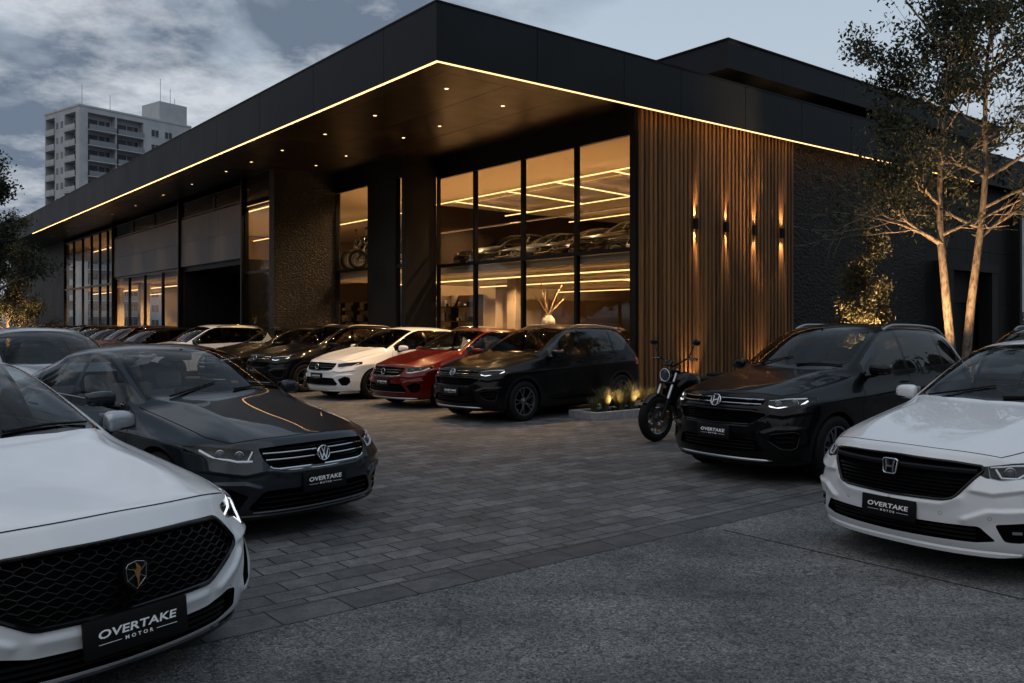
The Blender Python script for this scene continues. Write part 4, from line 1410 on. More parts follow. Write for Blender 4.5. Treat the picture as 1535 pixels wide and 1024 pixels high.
def seat_mesh(mb, x, y, z, light=False):
    def soft(bx, M=None):
        bm = bmesh.new()
        bmesh.ops.create_cube(bm, size=1)
        for v in bm.verts:
            v.co = Vector((bx[0] + v.co.x * bx[3], bx[1] + v.co.y * bx[4], bx[2] + v.co.z * bx[5]))
        bmesh.ops.bevel(bm, geom=list(bm.edges), offset=min(bx[3:]) * .42, segments=3, affect='EDGES', profile=.5)
        mb.bm(bm, 0, M)
        bm.free()
    T = Matrix.Translation((x, y, z))
    soft((.0, 0, -.02, .50, .50, .15), T)
    Rb = T @ Matrix.Translation((-.24, 0, .02)) @ Matrix.Rotation(R(-14), 4, 'Y')
    soft((0, 0, .31, .13, .48, .58), Rb)
    soft((.03, .21, .28, .13, .09, .42), Rb)
    soft((.03, -.21, .28, .13, .09, .42), Rb)
    soft((.0, 0, .70, .10, .26, .17), Rb)
    mb.tube([Rb @ Vector((0, .06, .55)), Rb @ Vector((0, .06, .68))], .007, 6)
    mb.tube([Rb @ Vector((0, -.06, .55)), Rb @ Vector((0, -.06, .68))], .007, 6)

def wind(o):
    """make face winding agree outward where a mesh is closed"""
    bm = bmesh.new()
    bm.from_mesh(o.data)
    bmesh.ops.recalc_face_normals(bm, faces=list(bm.faces))
    bm.to_mesh(o.data)
    bm.free()

def make_car(P, name='parked_car', lv=3):
    root = empty(name)
    S = Skin(P, lv)
    FF = Frame(0)
    SL, SR = Frame(90), Frame(-90)
    paint = P['paint']
    rg = S.rings
    ax, rx, wr = P['ax'], P['rx'], P['wr']
    W, nose, tail = P['W'], P['nose'], P['tail']
    bk = M_['black_plastic']
    # ---------- wheel openings
    def circ(x, r, n=44, squash=1.0):
        return [(x + r * math.cos(2 * math.pi * i / n), wr + r * math.sin(2 * math.pi * i / n) * squash) for i in range(n)]
    def sidepoly(pts, sg):
        q = [(-p[0] * sg, p[1]) for p in pts]
        return q
    ar = wr + P.get('archgap', .045)
    for sg, fr in ((1, SL), (-1, SR)):
        wh = (lambda c, g=sg: c.y * g > .35)
        if P.get('cladding'):
            for xx in (ax, rx):
                S.cut('cladding', sidepoly(circ(xx, ar + .055), sg), fr, .02, wh)
            S.cut('cladding', sidepoly([(ax - .2, .05), (ax - .2, P['clr'] + .13), (rx + .2, P['clr'] + .13), (rx + .2, .05)], sg), fr, .02, wh)
        for xx in (ax, rx):
            S.cut('void', sidepoly(circ(xx, ar), sg), fr, -.3, wh)
    # ---------- side windows
    def cage_curve(j, ks, n=8):
        pts = [rg[k][j] for k in ks]
        out = []
        for i in range(len(pts) - 1):
            p0 = pts[max(i - 1, 0)]; p1 = pts[i]; p2 = pts[i + 1]; p3 = pts[min(i + 2, len(pts) - 1)]
            for q in range(n):
                t = q / n
                out.append(.5 * ((2 * p1) + (-p0 + p2) * t + (2 * p0 - 5 * p1 + 4 * p2 - p3) * t * t + (-p0 + 3 * p1 - 3 * p2 + p3) * t ** 3))
        out.append(pts[-1])
        return out
    top = [(p.x, p.z) for p in cage_curve(7, range(4, 10))]
    bot = [(p.x, p.z) for p in cage_curve(5, range(4, 10))]
    def zat(c, x):
        for i in range(len(c) - 1):
            if (c[i][0] - x) * (c[i + 1][0] - x) <= 0 and abs(c[i][0] - c[i + 1][0]) > 1e-9:
                return lerp(c[i][1], c[i + 1][1], (x - c[i][0]) / (c[i + 1][0] - c[i][0]))
        return c[-1][1] if x < c[-1][0] else c[0][1]
    dz_t, dz_b = P.get('win_top', .05), P.get('win_bot', .035)
    xfront, xrear = P['win_front'], P['win_rear']
    def window(x0, x1, slant0=0.0, slant1=0.0, gap=0.0, ins=0.0):
        """outline between front x0 and rear x1 (x0 > x1) following belt and roof rail"""
        pts_t, pts_b = [], []
        n = 14
        for i in range(n + 1):
            x = lerp(x0, x1, i / n)
            zb = zat(bot, x) + dz_b + ins
            zt = zat(top, x) - dz_t - ins
            pts_t.append((x, max(zt, zb + .012)))
            pts_b.append((x, zb))
        return pts_t + pts_b[::-1]
    kick = P.get('kick', 0.0)
    def rear_trim(pts, xr):
        # the rearmost lower corner runs up along the pillar
        out = []
        for x, z in pts:
            zb = zat(bot, x) + dz_b
            zt = zat(top, x) - dz_t
            if kick and x < xr + kick:
                lim = lerp(zb, zt - .02, 1 - (x - xr) / kick)
                z = max(z, min(lim, zt - .02)) if z < zt - .02 else z
            out.append((x, z))
        return out
    bp, cp = P['bpillar'], P['cpillar']
    wins = [('front', xfront, bp + .035), ('rear', bp - .035, cp + .03)]
    if P.get('quarter', True):
        wins.append(('quarter', cp - .03, xrear))
    for sg, fr in ((1, SL), (-1, SR)):
        wh = (lambda c, g=sg: c.y * g > .2 and c.z > .8)
        full = rear_trim(window(xfront + .05, xrear - .03, ins=-.018), xrear - .03)
        S.cut('trim', sidepoly(full, sg), fr, .02, wh)
        for nm, x0, x1 in wins:
            pl = window(x0, x1)
            if nm == wins[-1][0]:
                pl = rear_trim(pl, xrear)
            S.cut('glass_' + nm + ('L' if sg > 0 else 'R'), sidepoly(pl, sg), fr, .02, wh)
    # ---------- windscreen and rear window, seen from above
    TF = TopFrame()
    E_, F_, G_ = rg[4], rg[5], rg[6]
    def ws_out(g):
        o = []
        e = [E_[7], F_[7], G_[7]]
        left = [(p.x, p.y - .045 - g) for p in e]
        b_ = [(E_[8].x + .012 - g, E_[8].y), (E_[9].x + .012 - g, 0)]
        t_ = [(G_[8].x + .0 + g, G_[8].y), (G_[9].x + .0 + g, 0)]
        l0 = (left[0][0] + .03 - g, left[0][1]); l2 = (left[2][0] + .05 + g, left[2][1])
        half = [b_[1], (b_[0][0] + .012, b_[0][1] * .55), (b_[0][0], b_[0][1]), (lerp(b_[0][0], l0[0], .6), lerp(b_[0][1], l0[1], .6)), l0, (left[1][0], left[1][1]), l2,
                (lerp(l2[0], t_[0][0], .55), lerp(l2[1], t_[0][1], .5)), t_[0], t_[1]]
        return half + [(p[0], -p[1]) for p in half[-2:0:-1]]
    wsw = lambda c: c.z > .8 and c.x > P['rfx'] - .4
    S.cut('frit', ws_out(0), TF, .05, wsw)
    S.cut('windscreen', fillet(ws_out(.035), .05, 3), TF, .05, wsw)
    J_, K_ = rg[9], rg[10]
    def rw_out(g):
        half = [(J_[9].x - .03 - g, 0), (J_[8].x - .03 - g, J_[8].y), (J_[7].x - .035 - g, J_[7].y - .05 - g), (K_[7].x + .03 + g, K_[7].y - .06 - g), (K_[8].x + .04 + g, K_[8].y), (K_[9].x + .04 + g, 0)]
        return half + [(p[0], -p[1]) for p in half[-2:0:-1]]
    rww = lambda c: c.z > .8 and c.x < P['rrx'] + .2
    S.cut('rear_window', fillet(rw_out(.0), .06, 3), TF, .03, rww)
    # ---------- tail lamps
    for sg in (1, -1):
        fr = Frame(180 - 35 * sg)
        tl = [fr.uv(Vector(c)) for c in ((tail + .42, sg * W * .93, P['tz'] - .05), (tail + .0, sg * W * .40, P['tz'] - .06), (tail, sg * W * .40, P['tz'] - .15), (tail + .40, sg * W * .95, P['tz'] - .19))]
        S.cut('tail_lamp' + ('L' if sg > 0 else 'R'), fillet(tl, .02, 2), fr, .05, lambda c, g=sg: c.x < tail + .7 and c.y * g > 0)
    # ---------- nose features
    nosew = lambda c: c.x > nose - .85
    feats = P['features']         # list of dicts
    done = []
    for ft in feats:
        mir = ft.get('pair', False)
        for sg in ((1, -1) if mir else (1,)):
            fr = Frame(ft.get('ang', 0) * sg)
            if 'pts3' in ft:
                pl = S.to_frame(ft['pts3'], fr)
            else:
                pl = [(p[0] * sg, p[1]) for p in ft['pts']]
            if ft.get('round'):
                pl = fillet(pl, ft['round'], 4)
            nm = ft['name'] + (('L' if sg > 0 else 'R') if mir else '')
            S.cut(nm, pl, fr, .04, (lambda c, g=sg, m=mir: nosew(c) and (not m or c.y * g > -.02)))
            done.append((ft, nm, pl, fr, sg))
    bm_faces = S.bm.faces
    S.bm.verts.index_update()
    # ---------- body
    body = S.part('body', 'body', paint, root)
    V, F, Nn = S.take('body', .013, lambda c: c.z > .62)
    mkmesh('lining', V, F, M_['black_matte'], body, True)
    if P.get('cladding'):
        S.part('cladding', 'wheel_arch_cladding', bk, root)
    S.part('trim', 'window_surround', M_['black_gloss'], root)
    S.part('frit', 'windscreen_border', M_['black_gloss'], root)
    S.part('windscreen', 'windscreen', M_['car_glass'], root)
    S.part('rear_window', 'rear_window', M_['car_glass_dark'], root)
    for nm, x0, x1 in wins:
        for L_ in 'LR':
            S.part('glass_' + nm + L_, nm + '_side_window', P.get('side_glass', M_['car_glass_dark']) if nm != 'front' else P.get('front_glass', M_['car_glass']), root)
    for L_ in 'LR':
        S.part('tail_lamp' + L_, 'tail_lamp', M_['red_lens'], root)
    # chrome line round the side windows
    if P.get('chrome_line'):
        for sg, fr in ((1, SL), (-1, SR)):
            mb = MB()
            pts = [(x, zat(bot, x) + dz_b - .012) for x in np.linspace(xfront + .03, xrear + kick * .3, 24)]
            C = [S.hit((-p[0] * sg, p[1]), fr) for p in pts]
            mb.tube([c + S.nrm(c) * .003 for c in C], .006, 6)
            mb.build('window_line', M_['satin'], root, True)
    # ---------- noses' parts
    for ft, nm, pl, fr, sg in done:
        kind = ft['kind']
        if kind == 'flush':
            S.part(nm, ft['part'], ft['mat'], root)
            continue
        depth = ft.get('depth', .05)
        V, F, top_, bot_ = S.recess(pl, fr, depth, .03, ft.get('inward', .97))
        mb = MB()
        mb.add(V, F)
        Vb, Fb, _ = S.take(nm)
        mb.add([v - fr.n * depth for v in Vb], Fb)
        if kind == 'intake':
            o = mb.build(ft['part'], ft.get('mat', M_['black_matte']), root, True, 30)
            for el in ft.get('bars', []):
                b = MB()
                for z, y0, y1, r_, off in el['rows']:
                    for a_, c_ in (((y0, y1),) if (sg > 0 and y0 < 0) or ft.get('pair') else ((y0, y1), (-y1, -y0))):
                        pts = [S.hit(((q if not ft.get('pair') else q * sg), z + el.get('bow', 0) * (1 - (q / .6) ** 2)), fr, off) for q in np.linspace(a_, c_, 19)]
                        b.tube(pts, r_, 6)
                b.build(el['part'], el['mat'], o, True)
            if ft.get('mesh') == 'hex':
                b = MB()
                a = ft.get('cell', .034)
                zs = [p[1] for p in pl]; ys = [p[0] for p in pl]
                for i, z in enumerate(np.arange(min(zs), max(zs), a * .8)):
                    run = []
                    for j, y in enumerate(np.arange(min(ys), max(ys), a)):
                        zz = z + (a * .22 if (j + i) % 2 else -a * .22)
                        if inpoly((y, zz), pl):
                            run.append(S.hit((y, zz), fr, .012))
                        else:
                            if len(run) > 1: b.tube(run, .0034, 5)
                            run = []
                    if len(run) > 1: b.tube(run, .0034, 5)
                    for j, y in enumerate(np.arange(min(ys), max(ys), a)):
                        if (j + i) % 2 == 0:
                            p0, p1 = (y, z - a * .22), (y, z - a * .8 + a * .22)
                            if inpoly(p0, pl) and inpoly(p1, pl):
                                b.tube([S.hit(p0, fr, .012), S.hit(p1, fr, .012)], .0034, 5)
                b.build('grille_mesh', M_['mesh_black'], o, True)
            if ft.get('frame'):
                fmat, fr_r = ft['frame']
                b = MB()
                seq = top_
                if ft.get('frame_part'):
                    z0, z1 = ft['frame_part']
                    runs, run = [], []
                    for c in top_ + top_[:1]:
                        if z0 <= c.z <= z1: run.append(c)
                        else:
                            if len(run) > 2: runs.append(run)
                            run = []
                    if len(run) > 2: runs.append(run)
                    for r_ in runs: b.tube(r_, fr_r, 8)
                else:
                    b.tube(seq, fr_r, 8, closed=True)
                b.build('grille_frame' if 'grille' in ft['part'] else 'trim_frame', fmat, o, True)
        elif kind == 'lamp':
            o = mb.build('headlight', M_['lamp_dark'], root, True, 30)
            S.part(nm, 'headlight_cover', M_['lamp_glass'], o, -.001)
            b = MB(); b.tube([c_ - fr.n * .006 for c_ in top_], .0042, 6, closed=True); b.build('lamp_bezel', M_['satin'] if P.get('bright_lamp', True) else M_['black_gloss'], o, True)
            for (h3, r_) in ft.get('lenses', []):
                b = MB()
                u = S.to_frame([h3], fr)[0]
                c = S.hit(u, fr, depth * .62)
                Mx = Matrix.Translation(c) @ fr.n.to_track_quat('Z', 'Y').to_matrix().to_4x4()
                b.lathe([(r_ * 1.18, -.02), (r_ * 1.18, .012), (r_ * 1.05, .016), (r_ * 1.0, .0)], 20, 0, Mx)
                b.lathe([(r_ * 1.0, 0), (r_ * .92, r_ * .28), (r_ * .7, r_ * .5), (r_ * .35, r_ * .63), (0.0001, r_ * .68)], 20, 1, Mx)
                b.build('projector', [M_['reflector'], M_['lens']], o, True)
            for d in ft.get('drl', []):
                b = MB()
                P2 = S.to_frame(d['pts'], fr)
                P2 = densify(P2, .02, False)
                b.tube([S.hit(p, fr, d.get('off', .012)) for p in P2], d.get('r', .007), 8)
                b.build('running_light', d['mat'], o, True)
    # ---------- panel gaps
    g = MB()
    hx0 = nose - .16
    cutx = P.get('hoodcut', .18)
    for sg in (1, -1):
        pts = [(rg[k][6].x, sg * (rg[k][5].y * .62 + rg[k][6].y * .38)) for k in (1, 2, 3)]
        x0 = nose - cutx
        half = [(x0 + .015 - .14 * (q / .70) ** 2.3, sg * W * q) for q in np.linspace(0, .70, 15)] + pts + [(rg[4][6].x + .06, sg * rg[4][6].y * .985)]
        S.line(half, TF, mb=g)
        fr = SL if sg > 0 else SR
        sp = lambda L_: [(-p[0] * sg, p[1]) for p in L_]
        dz = P['clr'] + .15
        xb0 = ax - ar - .10
        fd = [(xfront + .10, zat(bot, xfront + .06) + .02), (xb0 + .02, .80), (xb0 - .02, .45), (xb0 - .06, dz)]
        S.line(sp(fd), fr, mb=g)
        S.line(sp([(bp, zat(bot, bp) + dz_b), (bp - .01, .55), (bp - .015, dz)]), fr, mb=g)
        S.line(sp([(cp - .02, zat(bot, cp) + dz_b), (cp - .03, .85), (rx + ar * .75 + .05, wr + ar * .82), (rx + ar + .05, .45), (rx + ar + .1, dz)]), fr, mb=g)
        S.line(sp([(xb0 - .06, dz), (rx + ar + .1, dz)]), fr, mb=g)
    g.build('panel_gaps', M_['black_matte'], body)
    # ---------- door handles
    for sg in (1, -1):
        fr = SL if sg > 0 else SR
        for x in (bp + .14, cp + .16):
            z = zat(bot, x) - .10
            hb = MB()
            C = [S.hit((-(x - q) * sg, z), fr) for q in np.linspace(-.10, .10, 9)]
            hb.tube([c + S.nrm(c) * (.016 if 0 < i < 8 else .0) for i, c in enumerate(C)], [.006] + [.011] * 7 + [.006], 8)
            hb.build('door_handle', P.get('handle', paint), root, True)
    # ---------- mirrors
    for sg in (1, -1):
        mx, mz = P['mirror'][0], P['mirror'][1]
        c0 = S.hit((-mx * sg, mz - .03), SL if sg > 0 else SR)
        cen = Vector((mx - .02, sg * (abs(c0.y) + .135), mz + .045))
        bm = bmesh.new()
        bmesh.ops.create_uvsphere(bm, u_segments=20, v_segments=14, radius=1)
        for v in bm.verts:
            q = v.co
            x = math.copysign(abs(q.x) ** .7, q.x) * (.075 if q.x > 0 else .03)
            y = math.copysign(abs(q.y) ** .65, q.y) * .112
            z = math.copysign(abs(q.z) ** .65, q.z) * (.068 if q.z > 0 else .060)
            taper = 1 - .18 * (q.y * sg)
            v.co = Vector((x - .05 * q.y * sg * .6, y, z * taper))
        m = MB(); m.bm(bm, 0, Matrix.Translation(cen)); bm.free()
        o = m.build('door_mirror', P.get('mirror_mat', paint), root, True, 60)
        m = MB()
        m.tube([c0 + Vector((.03, -sg * .02, 0)), Vector((cen.x + .01, lerp(c0.y, cen.y, .5), mz - .012)), cen + Vector((0, -sg * .03, -.045))], [.03, .024, .02], 10)
        m.tube([cen + Vector((.062, -sg * .06, -.035)), cen + Vector((.055, sg * .02, -.038)), cen + Vector((.03, sg * .09, -.034))], .012, 8)
        m.build('mirror_foot', M_['black_gloss'], o, True)
        m = MB()
        m.box(-.002, .0, -.105, .105, -.05, .055, 0, Matrix.Translation(cen + Vector((-.036, 0, 0))), ch=0)
        m.build('mirror_glass', M_['chrome'], o)
    # ---------- wheels
    ty, rm, dc = wheel_meshes(wr, P['tw'], P['rim'])
    mesh_t = mesh_r = mesh_d = None
    trk = P['track'] / 2
    for x in (ax, rx):
        for sg in (1, -1):
            w = empty('wheel', (x, sg * trk, wr))
            w.parent = root
            st = P.get('steer', 0) if x == ax else 0
            w.rotation_euler = (R(-90) * sg, 0, R(st)) if sg > 0 else (R(90), 0, R(st))
            if mesh_t is None:
                t = ty.build('tyre', M_['rubber'], w, True, 45)
                r_ = rm.build('rim', P['rim_mat'], w, True, 40)
                d = dc.build('brake', M_['steel'], w, True, 40)
                for q in (t, r_, d): wind(q)
                mesh_t, mesh_r, mesh_d = t.data, r_.data, d.data
            else:
                for nm, me in (('tyre', mesh_t), ('rim', mesh_r), ('brake', mesh_d)):
                    q = bpy.data.objects.new(nm, me); COL.objects.link(q); q.parent = w
            # liner
    for x in (ax, rx):
        for sg in (1, -1):
            ln = MB()
            pr = [(x + (ar + .004) * math.cos(t), wr + (ar + .004) * math.sin(t)) for t in np.linspace(R(-12), R(192), 26)]
            y1 = W * .965; y0 = W * .50
            V = [(p[0], sg * y0, p[1]) for p in pr] + [(p[0], sg * y1, p[1]) for p in pr]
            k = len(pr)
            F = [(i, i + 1, k + i + 1, k + i) for i in range(k - 1)]
            V.append((x, sg * y0, wr)); F += [(i, i + 1, 2 * k) for i in range(k - 1)]
            # clamp the liner under the skin
            for i in range(k):
                hh = S.hit((-V[k + i][0] * sg, max(V[k + i][2], P['clr'] + .02)), SL if sg > 0 else SR)
                yy = min(abs(hh.y) - .002, y1) if abs(hh.y) > .5 else y1
                V[k + i] = (V[k + i][0], sg * yy, V[k + i][2])
            ln.add(V, F)
            ln.build('wheel_arch_liner', M_['black_matte'], root)
    # ---------- underbody and sills
    ub = MB()
    c_ = P['clr'] + .015
    ub.box(tail + .30, nose - .42, -W * .86, W * .86, c_ - .01, c_ + .0)
    ub.box(rx + ar + .02, ax - ar - .02, -W * .80, W * .80, c_ - .05, c_ + .05)
    ub.build('underbody', M_['black_matte'], root)
    # ---------- nose fittings: emblem, plate
    em = P.get('emblem')
    if em:
        style, ez, es, off = em
        c = S.hit((0, ez), FF)
        n = S.nrm(c)
        c = Vector((c.x + off, 0, ez))
        pitch = math.atan2(n.z, n.x) * -.5
        m = emblem_ring(style, es) if style != 'shield' else None
        if m is not None:
            o = m.build('emblem', M_['chrome'], root, True, 40)
            o.matrix_local = facing_nose(c, 0, pitch)
            wind(o)
            m = MB()
            m.lathe([(0.0001, 0.0), (es * .9, 0.0), (es * .95, -.03)], 28) if style != 'h' else m.prism(fillet([(-.95 * es, .82 * es), (.95 * es, .82 * es), (.75 * es, -.82 * es), (-.75 * es, -.82 * es)], .3 * es, 5), -.03, 0)
            m.build('emblem_back', M_['black_gloss'], o, True, 40)
        else:
            sh = [(0, 1.0), (.62, .86), (.80, .62), (.72, -.30), (0, -1.0), (-.72, -.30), (-.80, .62), (-.62, .86)]
            m = MB()
            m.prism([(p[0] * es * 1.12, p[1] * es * 1.08) for p in fillet(sh, .12, 3)][::-1], -.03, .004)
            o = m.build('emblem', M_['black_gloss'], root, True, 30)
            o.matrix_local = facing_nose(c, 0, pitch)
            wind(o)
            m = MB()
            for a_, b_ in (((-.70, .50), (-.20, .34)), ((.26, .20), (.66, .62)), ((-.62, -.30), (-.12, .04)), ((.10, .06), (.62, -.26))):
                stroke(m, [(a_[0] * es, a_[1] * es), (b_[0] * es, b_[1] * es)], .045 * es, .004, .010)
            m.tube([(p[0] * es * .86, p[1] * es * .86, .006) for p in sh], .022 * es, 5, closed=True)
            m.build('emblem_lines', M_['satin'], o)
            m = MB()
            pts = [(-.16, .86), (.10, .60), (.24, .40), (.16, .08), (.10, -.20), (.02, -.86), (-.05, -.20), (-.16, .04), (-.22, .30), (-.06, .42)]
            m.prism([(p[0] * es, p[1] * es) for p in pts][::-1], .004, .016)
            q = m.build('emblem_crest', M_['gold'], o)
            wind(q)
    pz, ph, pw, po = P['plate']
    c = S.hit((0, pz), FF)
    plx = max(S.hit((0, pz + d), FF).x for d in (-ph / 2, 0, ph / 2)) + po
    m = MB()
    m.box(-pw / 2, pw / 2, -ph / 2, ph / 2, -.02, .006, ch=.006)
    o = m.build('license_plate', M_['black_plastic'], root, True, 40)
    o.matrix_local = facing_nose(Vector((plx, 0, pz)), 0, P.get('plate_tilt', R(-3)))
    m = MB()
    V, F = text_mesh('OVERTAKE', ph * .30, 1.42, .12, 1.04, .0012)
    w_ = max(v[0] for v in V) - min(v[0] for v in V)
    k = pw * .76 / w_
    cxm = (max(v[0] for v in V) + min(v[0] for v in V)) / 2
    m.add([((v[0] - cxm) * k, v[1] + ph * .075, .0085) for v in V], F)
    V, F = text_mesh('MOTOR', ph * .135, 1.2, 0, 1.75, .0006)
    w_ = max(v[0] for v in V) - min(v[0] for v in V)
    cxm = (max(v[0] for v in V) + min(v[0] for v in V)) / 2
    k = pw * .27 / w_
    m.add([((v[0] - cxm) * k, v[1] - ph * .17, .0085) for v in V], F)
    for s_ in (1, -1):
        a_, b_ = sorted((s_ * pw * .17, s_ * pw * .38))
        m.box(a_, b_, -ph * .178, -ph * .165, .0075, .0085)
    m.build('plate_lettering', M_['white_letter'], o)
    # ---------- parking sensors
    for y in P.get('sensors', ()):
        for sg in (1, -1):
            p_ = (y * sg, P['sensor_z'])
            c = S.hit(p_, FF); n = S.nrm(c)
            Mx = Matrix.Translation(c) @ n.to_track_quat('Z', 'Y').to_matrix().to_4x4()
            m = MB(); m.lathe([(.0001, .0015), (.0095, .0015), (.0105, -.002)], 16, 0, Mx); q = m.build('parking_sensor', paint, root, True)
            m = MB(); m.lathe([(.0108, -.002), (.0108, .0008), (.0125, .0008), (.0125, -.002)], 16, 0, Mx); m.build('sensor_ring', M_['black_matte'], q, True)
    # ---------- wipers
    wp = MB()
    for y0, y1 in ((.10, .62), (-.52, -.02)):
        pa = [S.hit(p, TF) for p in ((P['cowl_x'] - .03, y0), (P['cowl_x'] - .09, lerp(y0, y1, .5)), (P['cowl_x'] - .15, y1))]
        wp.tube([q + Vector((0, 0, .016)) for q in pa], [.010, .008, .006], 6)
    wp.build('wiper', M_['black_plastic'], root, True)
    # ---------- roof rails
    if P.get('rails'):
        for sg in (1, -1):
            m = MB()
            x0, x1 = P['rfx'] - .28, P['rrx'] + .12
            C = []
            for i, x in enumerate(np.linspace(x0, x1, 15)):
                c = S.hit((x, sg * (P['rw'] * .93)), TF)
                C.append(c + Vector((0, 0, .042 * min(1, i / 1.5, (14 - i) / 1.5) - .004)))
            m.tube(C, .017, 8)
            m.build('roof_rail', P['rails'], root, True)
    if P.get('antenna'):
        m = MB()
        c = S.hit((P['rrx'] + .25, 0), TF)
        m.prism([(-.07, 0), (.07, 0), (-.05, .055)], -.012, .012, 0, Matrix.Translation(c) @ Matrix.Rotation(R(90), 4, 'X'))
        m.build('antenna', paint, root)
    # ---------- splitter / skid
    for (z, yh, r_, off, mname, pname) in P.get('lips', []):
        m = MB()
        C = [S.hit((y, z), FF, -off) for y in np.linspace(-yh, yh, 41)]
        V, F = [], []
        for i, c in enumerate(C):
            e = min(1, (20 - abs(i - 20)) / 2.5)
            for dx, dz in ((-.05, r_ * .8), (0, r_ * .7), (.008, 0), (0, -r_), (-.06, -r_ * .9)):
                V.append((c.x + dx, c.y, c.z + dz * (.35 + .65 * e)))
        for i in range(40):
            for j in range(5):
                F.append((i * 5 + j, i * 5 + (j + 1) % 5, (i + 1) * 5 + (j + 1) % 5, (i + 1) * 5 + j))
        m.add(V, F)
        q = m.build(pname, M_[mname], root, True, 35)
        wind(q)
    # ---------- interior
    it = MB()
    zf = P['clr'] + .06
    cz = P['cowl_z']
    it.box(tail + .5, P['cowl_x'] + .1, -W * .80, W * .80, zf, zf + .02)
    it.build('cabin_floor', M_['black_matte'], root)
    dsh = MB()
    dw = W * .80
    pr = [(P['cowl_x'] - .02, cz - .05), (P['cowl_x'] - .40, cz - .03), (P['cowl_x'] - .58, cz - .05), (P['cowl_x'] - .66, cz - .16), (P['cowl_x'] - .60, cz - .34), (P['cowl_x'] - .30, cz - .55), (P['cowl_x'] - .0, cz - .55)]
    k = len(pr)
    V = [(p[0], -dw, p[1]) for p in pr] + [(p[0], dw, p[1]) for p in pr]
    F = [tuple(range(k)), tuple(range(2 * k - 1, k - 1, -1))] + [(i, k + i, k + (i + 1) % k, (i + 1) % k) for i in range(k)]
    dsh.add(V, F)
    dsh.box(P['cowl_x'] - .62, P['cowl_x'] - .58, -.16, .16, cz - .07, cz + .05, ch=.008)
    dsh.build('dashboard', M_['black_plastic'], root, True, 35)
    swc = Vector((P['cowl_x'] - .78, .36 * P.get('drive', 1), cz - .10))
    sm = MB()
    Ms = Matrix.Translation(swc) @ Matrix.Rotation(R(-66), 4, 'Y')
    sm.tube([Ms @ Vector((.185 * math.cos(t), .185 * math.sin(t), 0)) for t in np.linspace(0, 2 * math.pi, 29)[:-1]], .015, 8, closed=True)
    sm.ico((0, 0, -.01), .065, 2, 0, (1, 1, .5), Ms)
    for a in (0, math.pi, -math.pi / 2):
        sm.tube([Ms @ Vector((.04 * math.cos(a), .04 * math.sin(a), -.01)), Ms @ Vector((.18 * math.cos(a), .18 * math.sin(a), 0))], .012, 6)
    sm.tube([Ms @ Vector((0, 0, -.02)), Ms @ Vector((0, 0, -.32))], .035, 8)
    sm.build('steering_wheel', M_['black_plastic'], root, True)
    seatx = P['cowl_x'] - 1.28
    sm_ = P.get('seat_mat', M_['fabric'])
    zs = P['rz'] - 1.10 + P.get('seat_dz', 0)
    for y in (.37, -.37):
        m = MB(); seat_mesh(m, seatx, y, zs)
        m.build('seat', sm_, root, True, 50)
    for y in (.40, -.40):
        m = MB(); seat_mesh(m, seatx - .92, y, zs + .02)
        m.build('rear_seat', sm_, root, True, 50)
    m = MB()
    mc = Vector((P['rfx'] + .03, 0, P['rz'] - .13))
    m.box(-.015, .015, -.12, .12, -.035, .035, 0, Matrix.Translation(mc), ch=.012)
    m.tube([mc + Vector((.01, 0, .02)), mc + Vector((.02, 0, .075))], .012, 6)
    m.build('rear_view_mirror', M_['black_plastic'], root, True, 40)
    S.bm.free()
    # make the body panels of every tree share one place
    return root, S

# ------------------------------------------------------------------ body types
SUV = dict(W=.915, clr=.21, nose=2.27, tail=-2.16, ax=1.34, rx=-1.34, hfz=.945, cowl_x=.93, cowl_z=1.16, belt0=1.09, belt1=1.18,
           rw=.635, rz=1.69, rfx=.16, rrx=-1.74, rrz=1.645, hx=-.42, ix=-1.10, jx5=-1.70, rgx=-2.02, rgz=1.14, tz=1.08, sh0=.86, sh1=.95, shA=.80,
           wr=.355, tw=.235, track=1.575, win_front=.62, win_rear=-1.80, bpillar=-.26, cpillar=-1.16, kick=.28, mirror=(.58, 1.13), rim='twin', rim_mat=M_['alloy'],
           plate=(.55, .155, .44, .012), cladding=True, rpow=2.0, crown=.012, hoodpow=.75)
CROSS = dict(W=.905, clr=.185, nose=2.24, tail=-2.10, ax=1.31, rx=-1.31, hfz=.865, cowl_x=.93, cowl_z=1.11, belt0=1.04, belt1=1.13,
           rw=.615, rz=1.60, rfx=.10, rrx=-1.60, rrz=1.53, hx=-.45, ix=-1.05, jx5=-1.60, rgx=-2.0, rgz=1.09, tz=1.03, sh0=.76, sh1=.90, shA=.70,
           wr=.335, tw=.225, track=1.56, win_front=.62, win_rear=-1.66, bpillar=-.28, cpillar=-1.13, kick=.32, mirror=(.56, 1.07), rim='ten', rim_mat=M_['alloy_bright'],
           plate=(.50, .155, .44, .012), rpow=1.9, crown=.014, hoodpow=.8)
SEDAN = dict(W=.915, clr=.165, nose=2.36, tail=-2.36, ax=1.40, rx=-1.42, hfz=.775, cowl_x=.95, cowl_z=1.025, belt0=.96, belt1=1.05,
           rw=.60, rz=1.49, rfx=.12, rrx=-1.10, rrz=1.42, hx=-.40, ix=-.85, jx5=-1.35, rgx=-1.92, rgz=1.085, kx5=-1.82, tz=1.03, sh0=.74, sh1=.88, shA=.665,
           wr=.335, tw=.235, track=1.58, win_front=.64, win_rear=-1.48, bpillar=-.28, cpillar=-1.16, kick=.34, mirror=(.58, .995), rim='twin', rim_mat=M_['alloy'],
           plate=(.46, .155, .44, .012), rpow=1.7, crown=.016, quarter=True, jr=.90, hoodpow=.85)

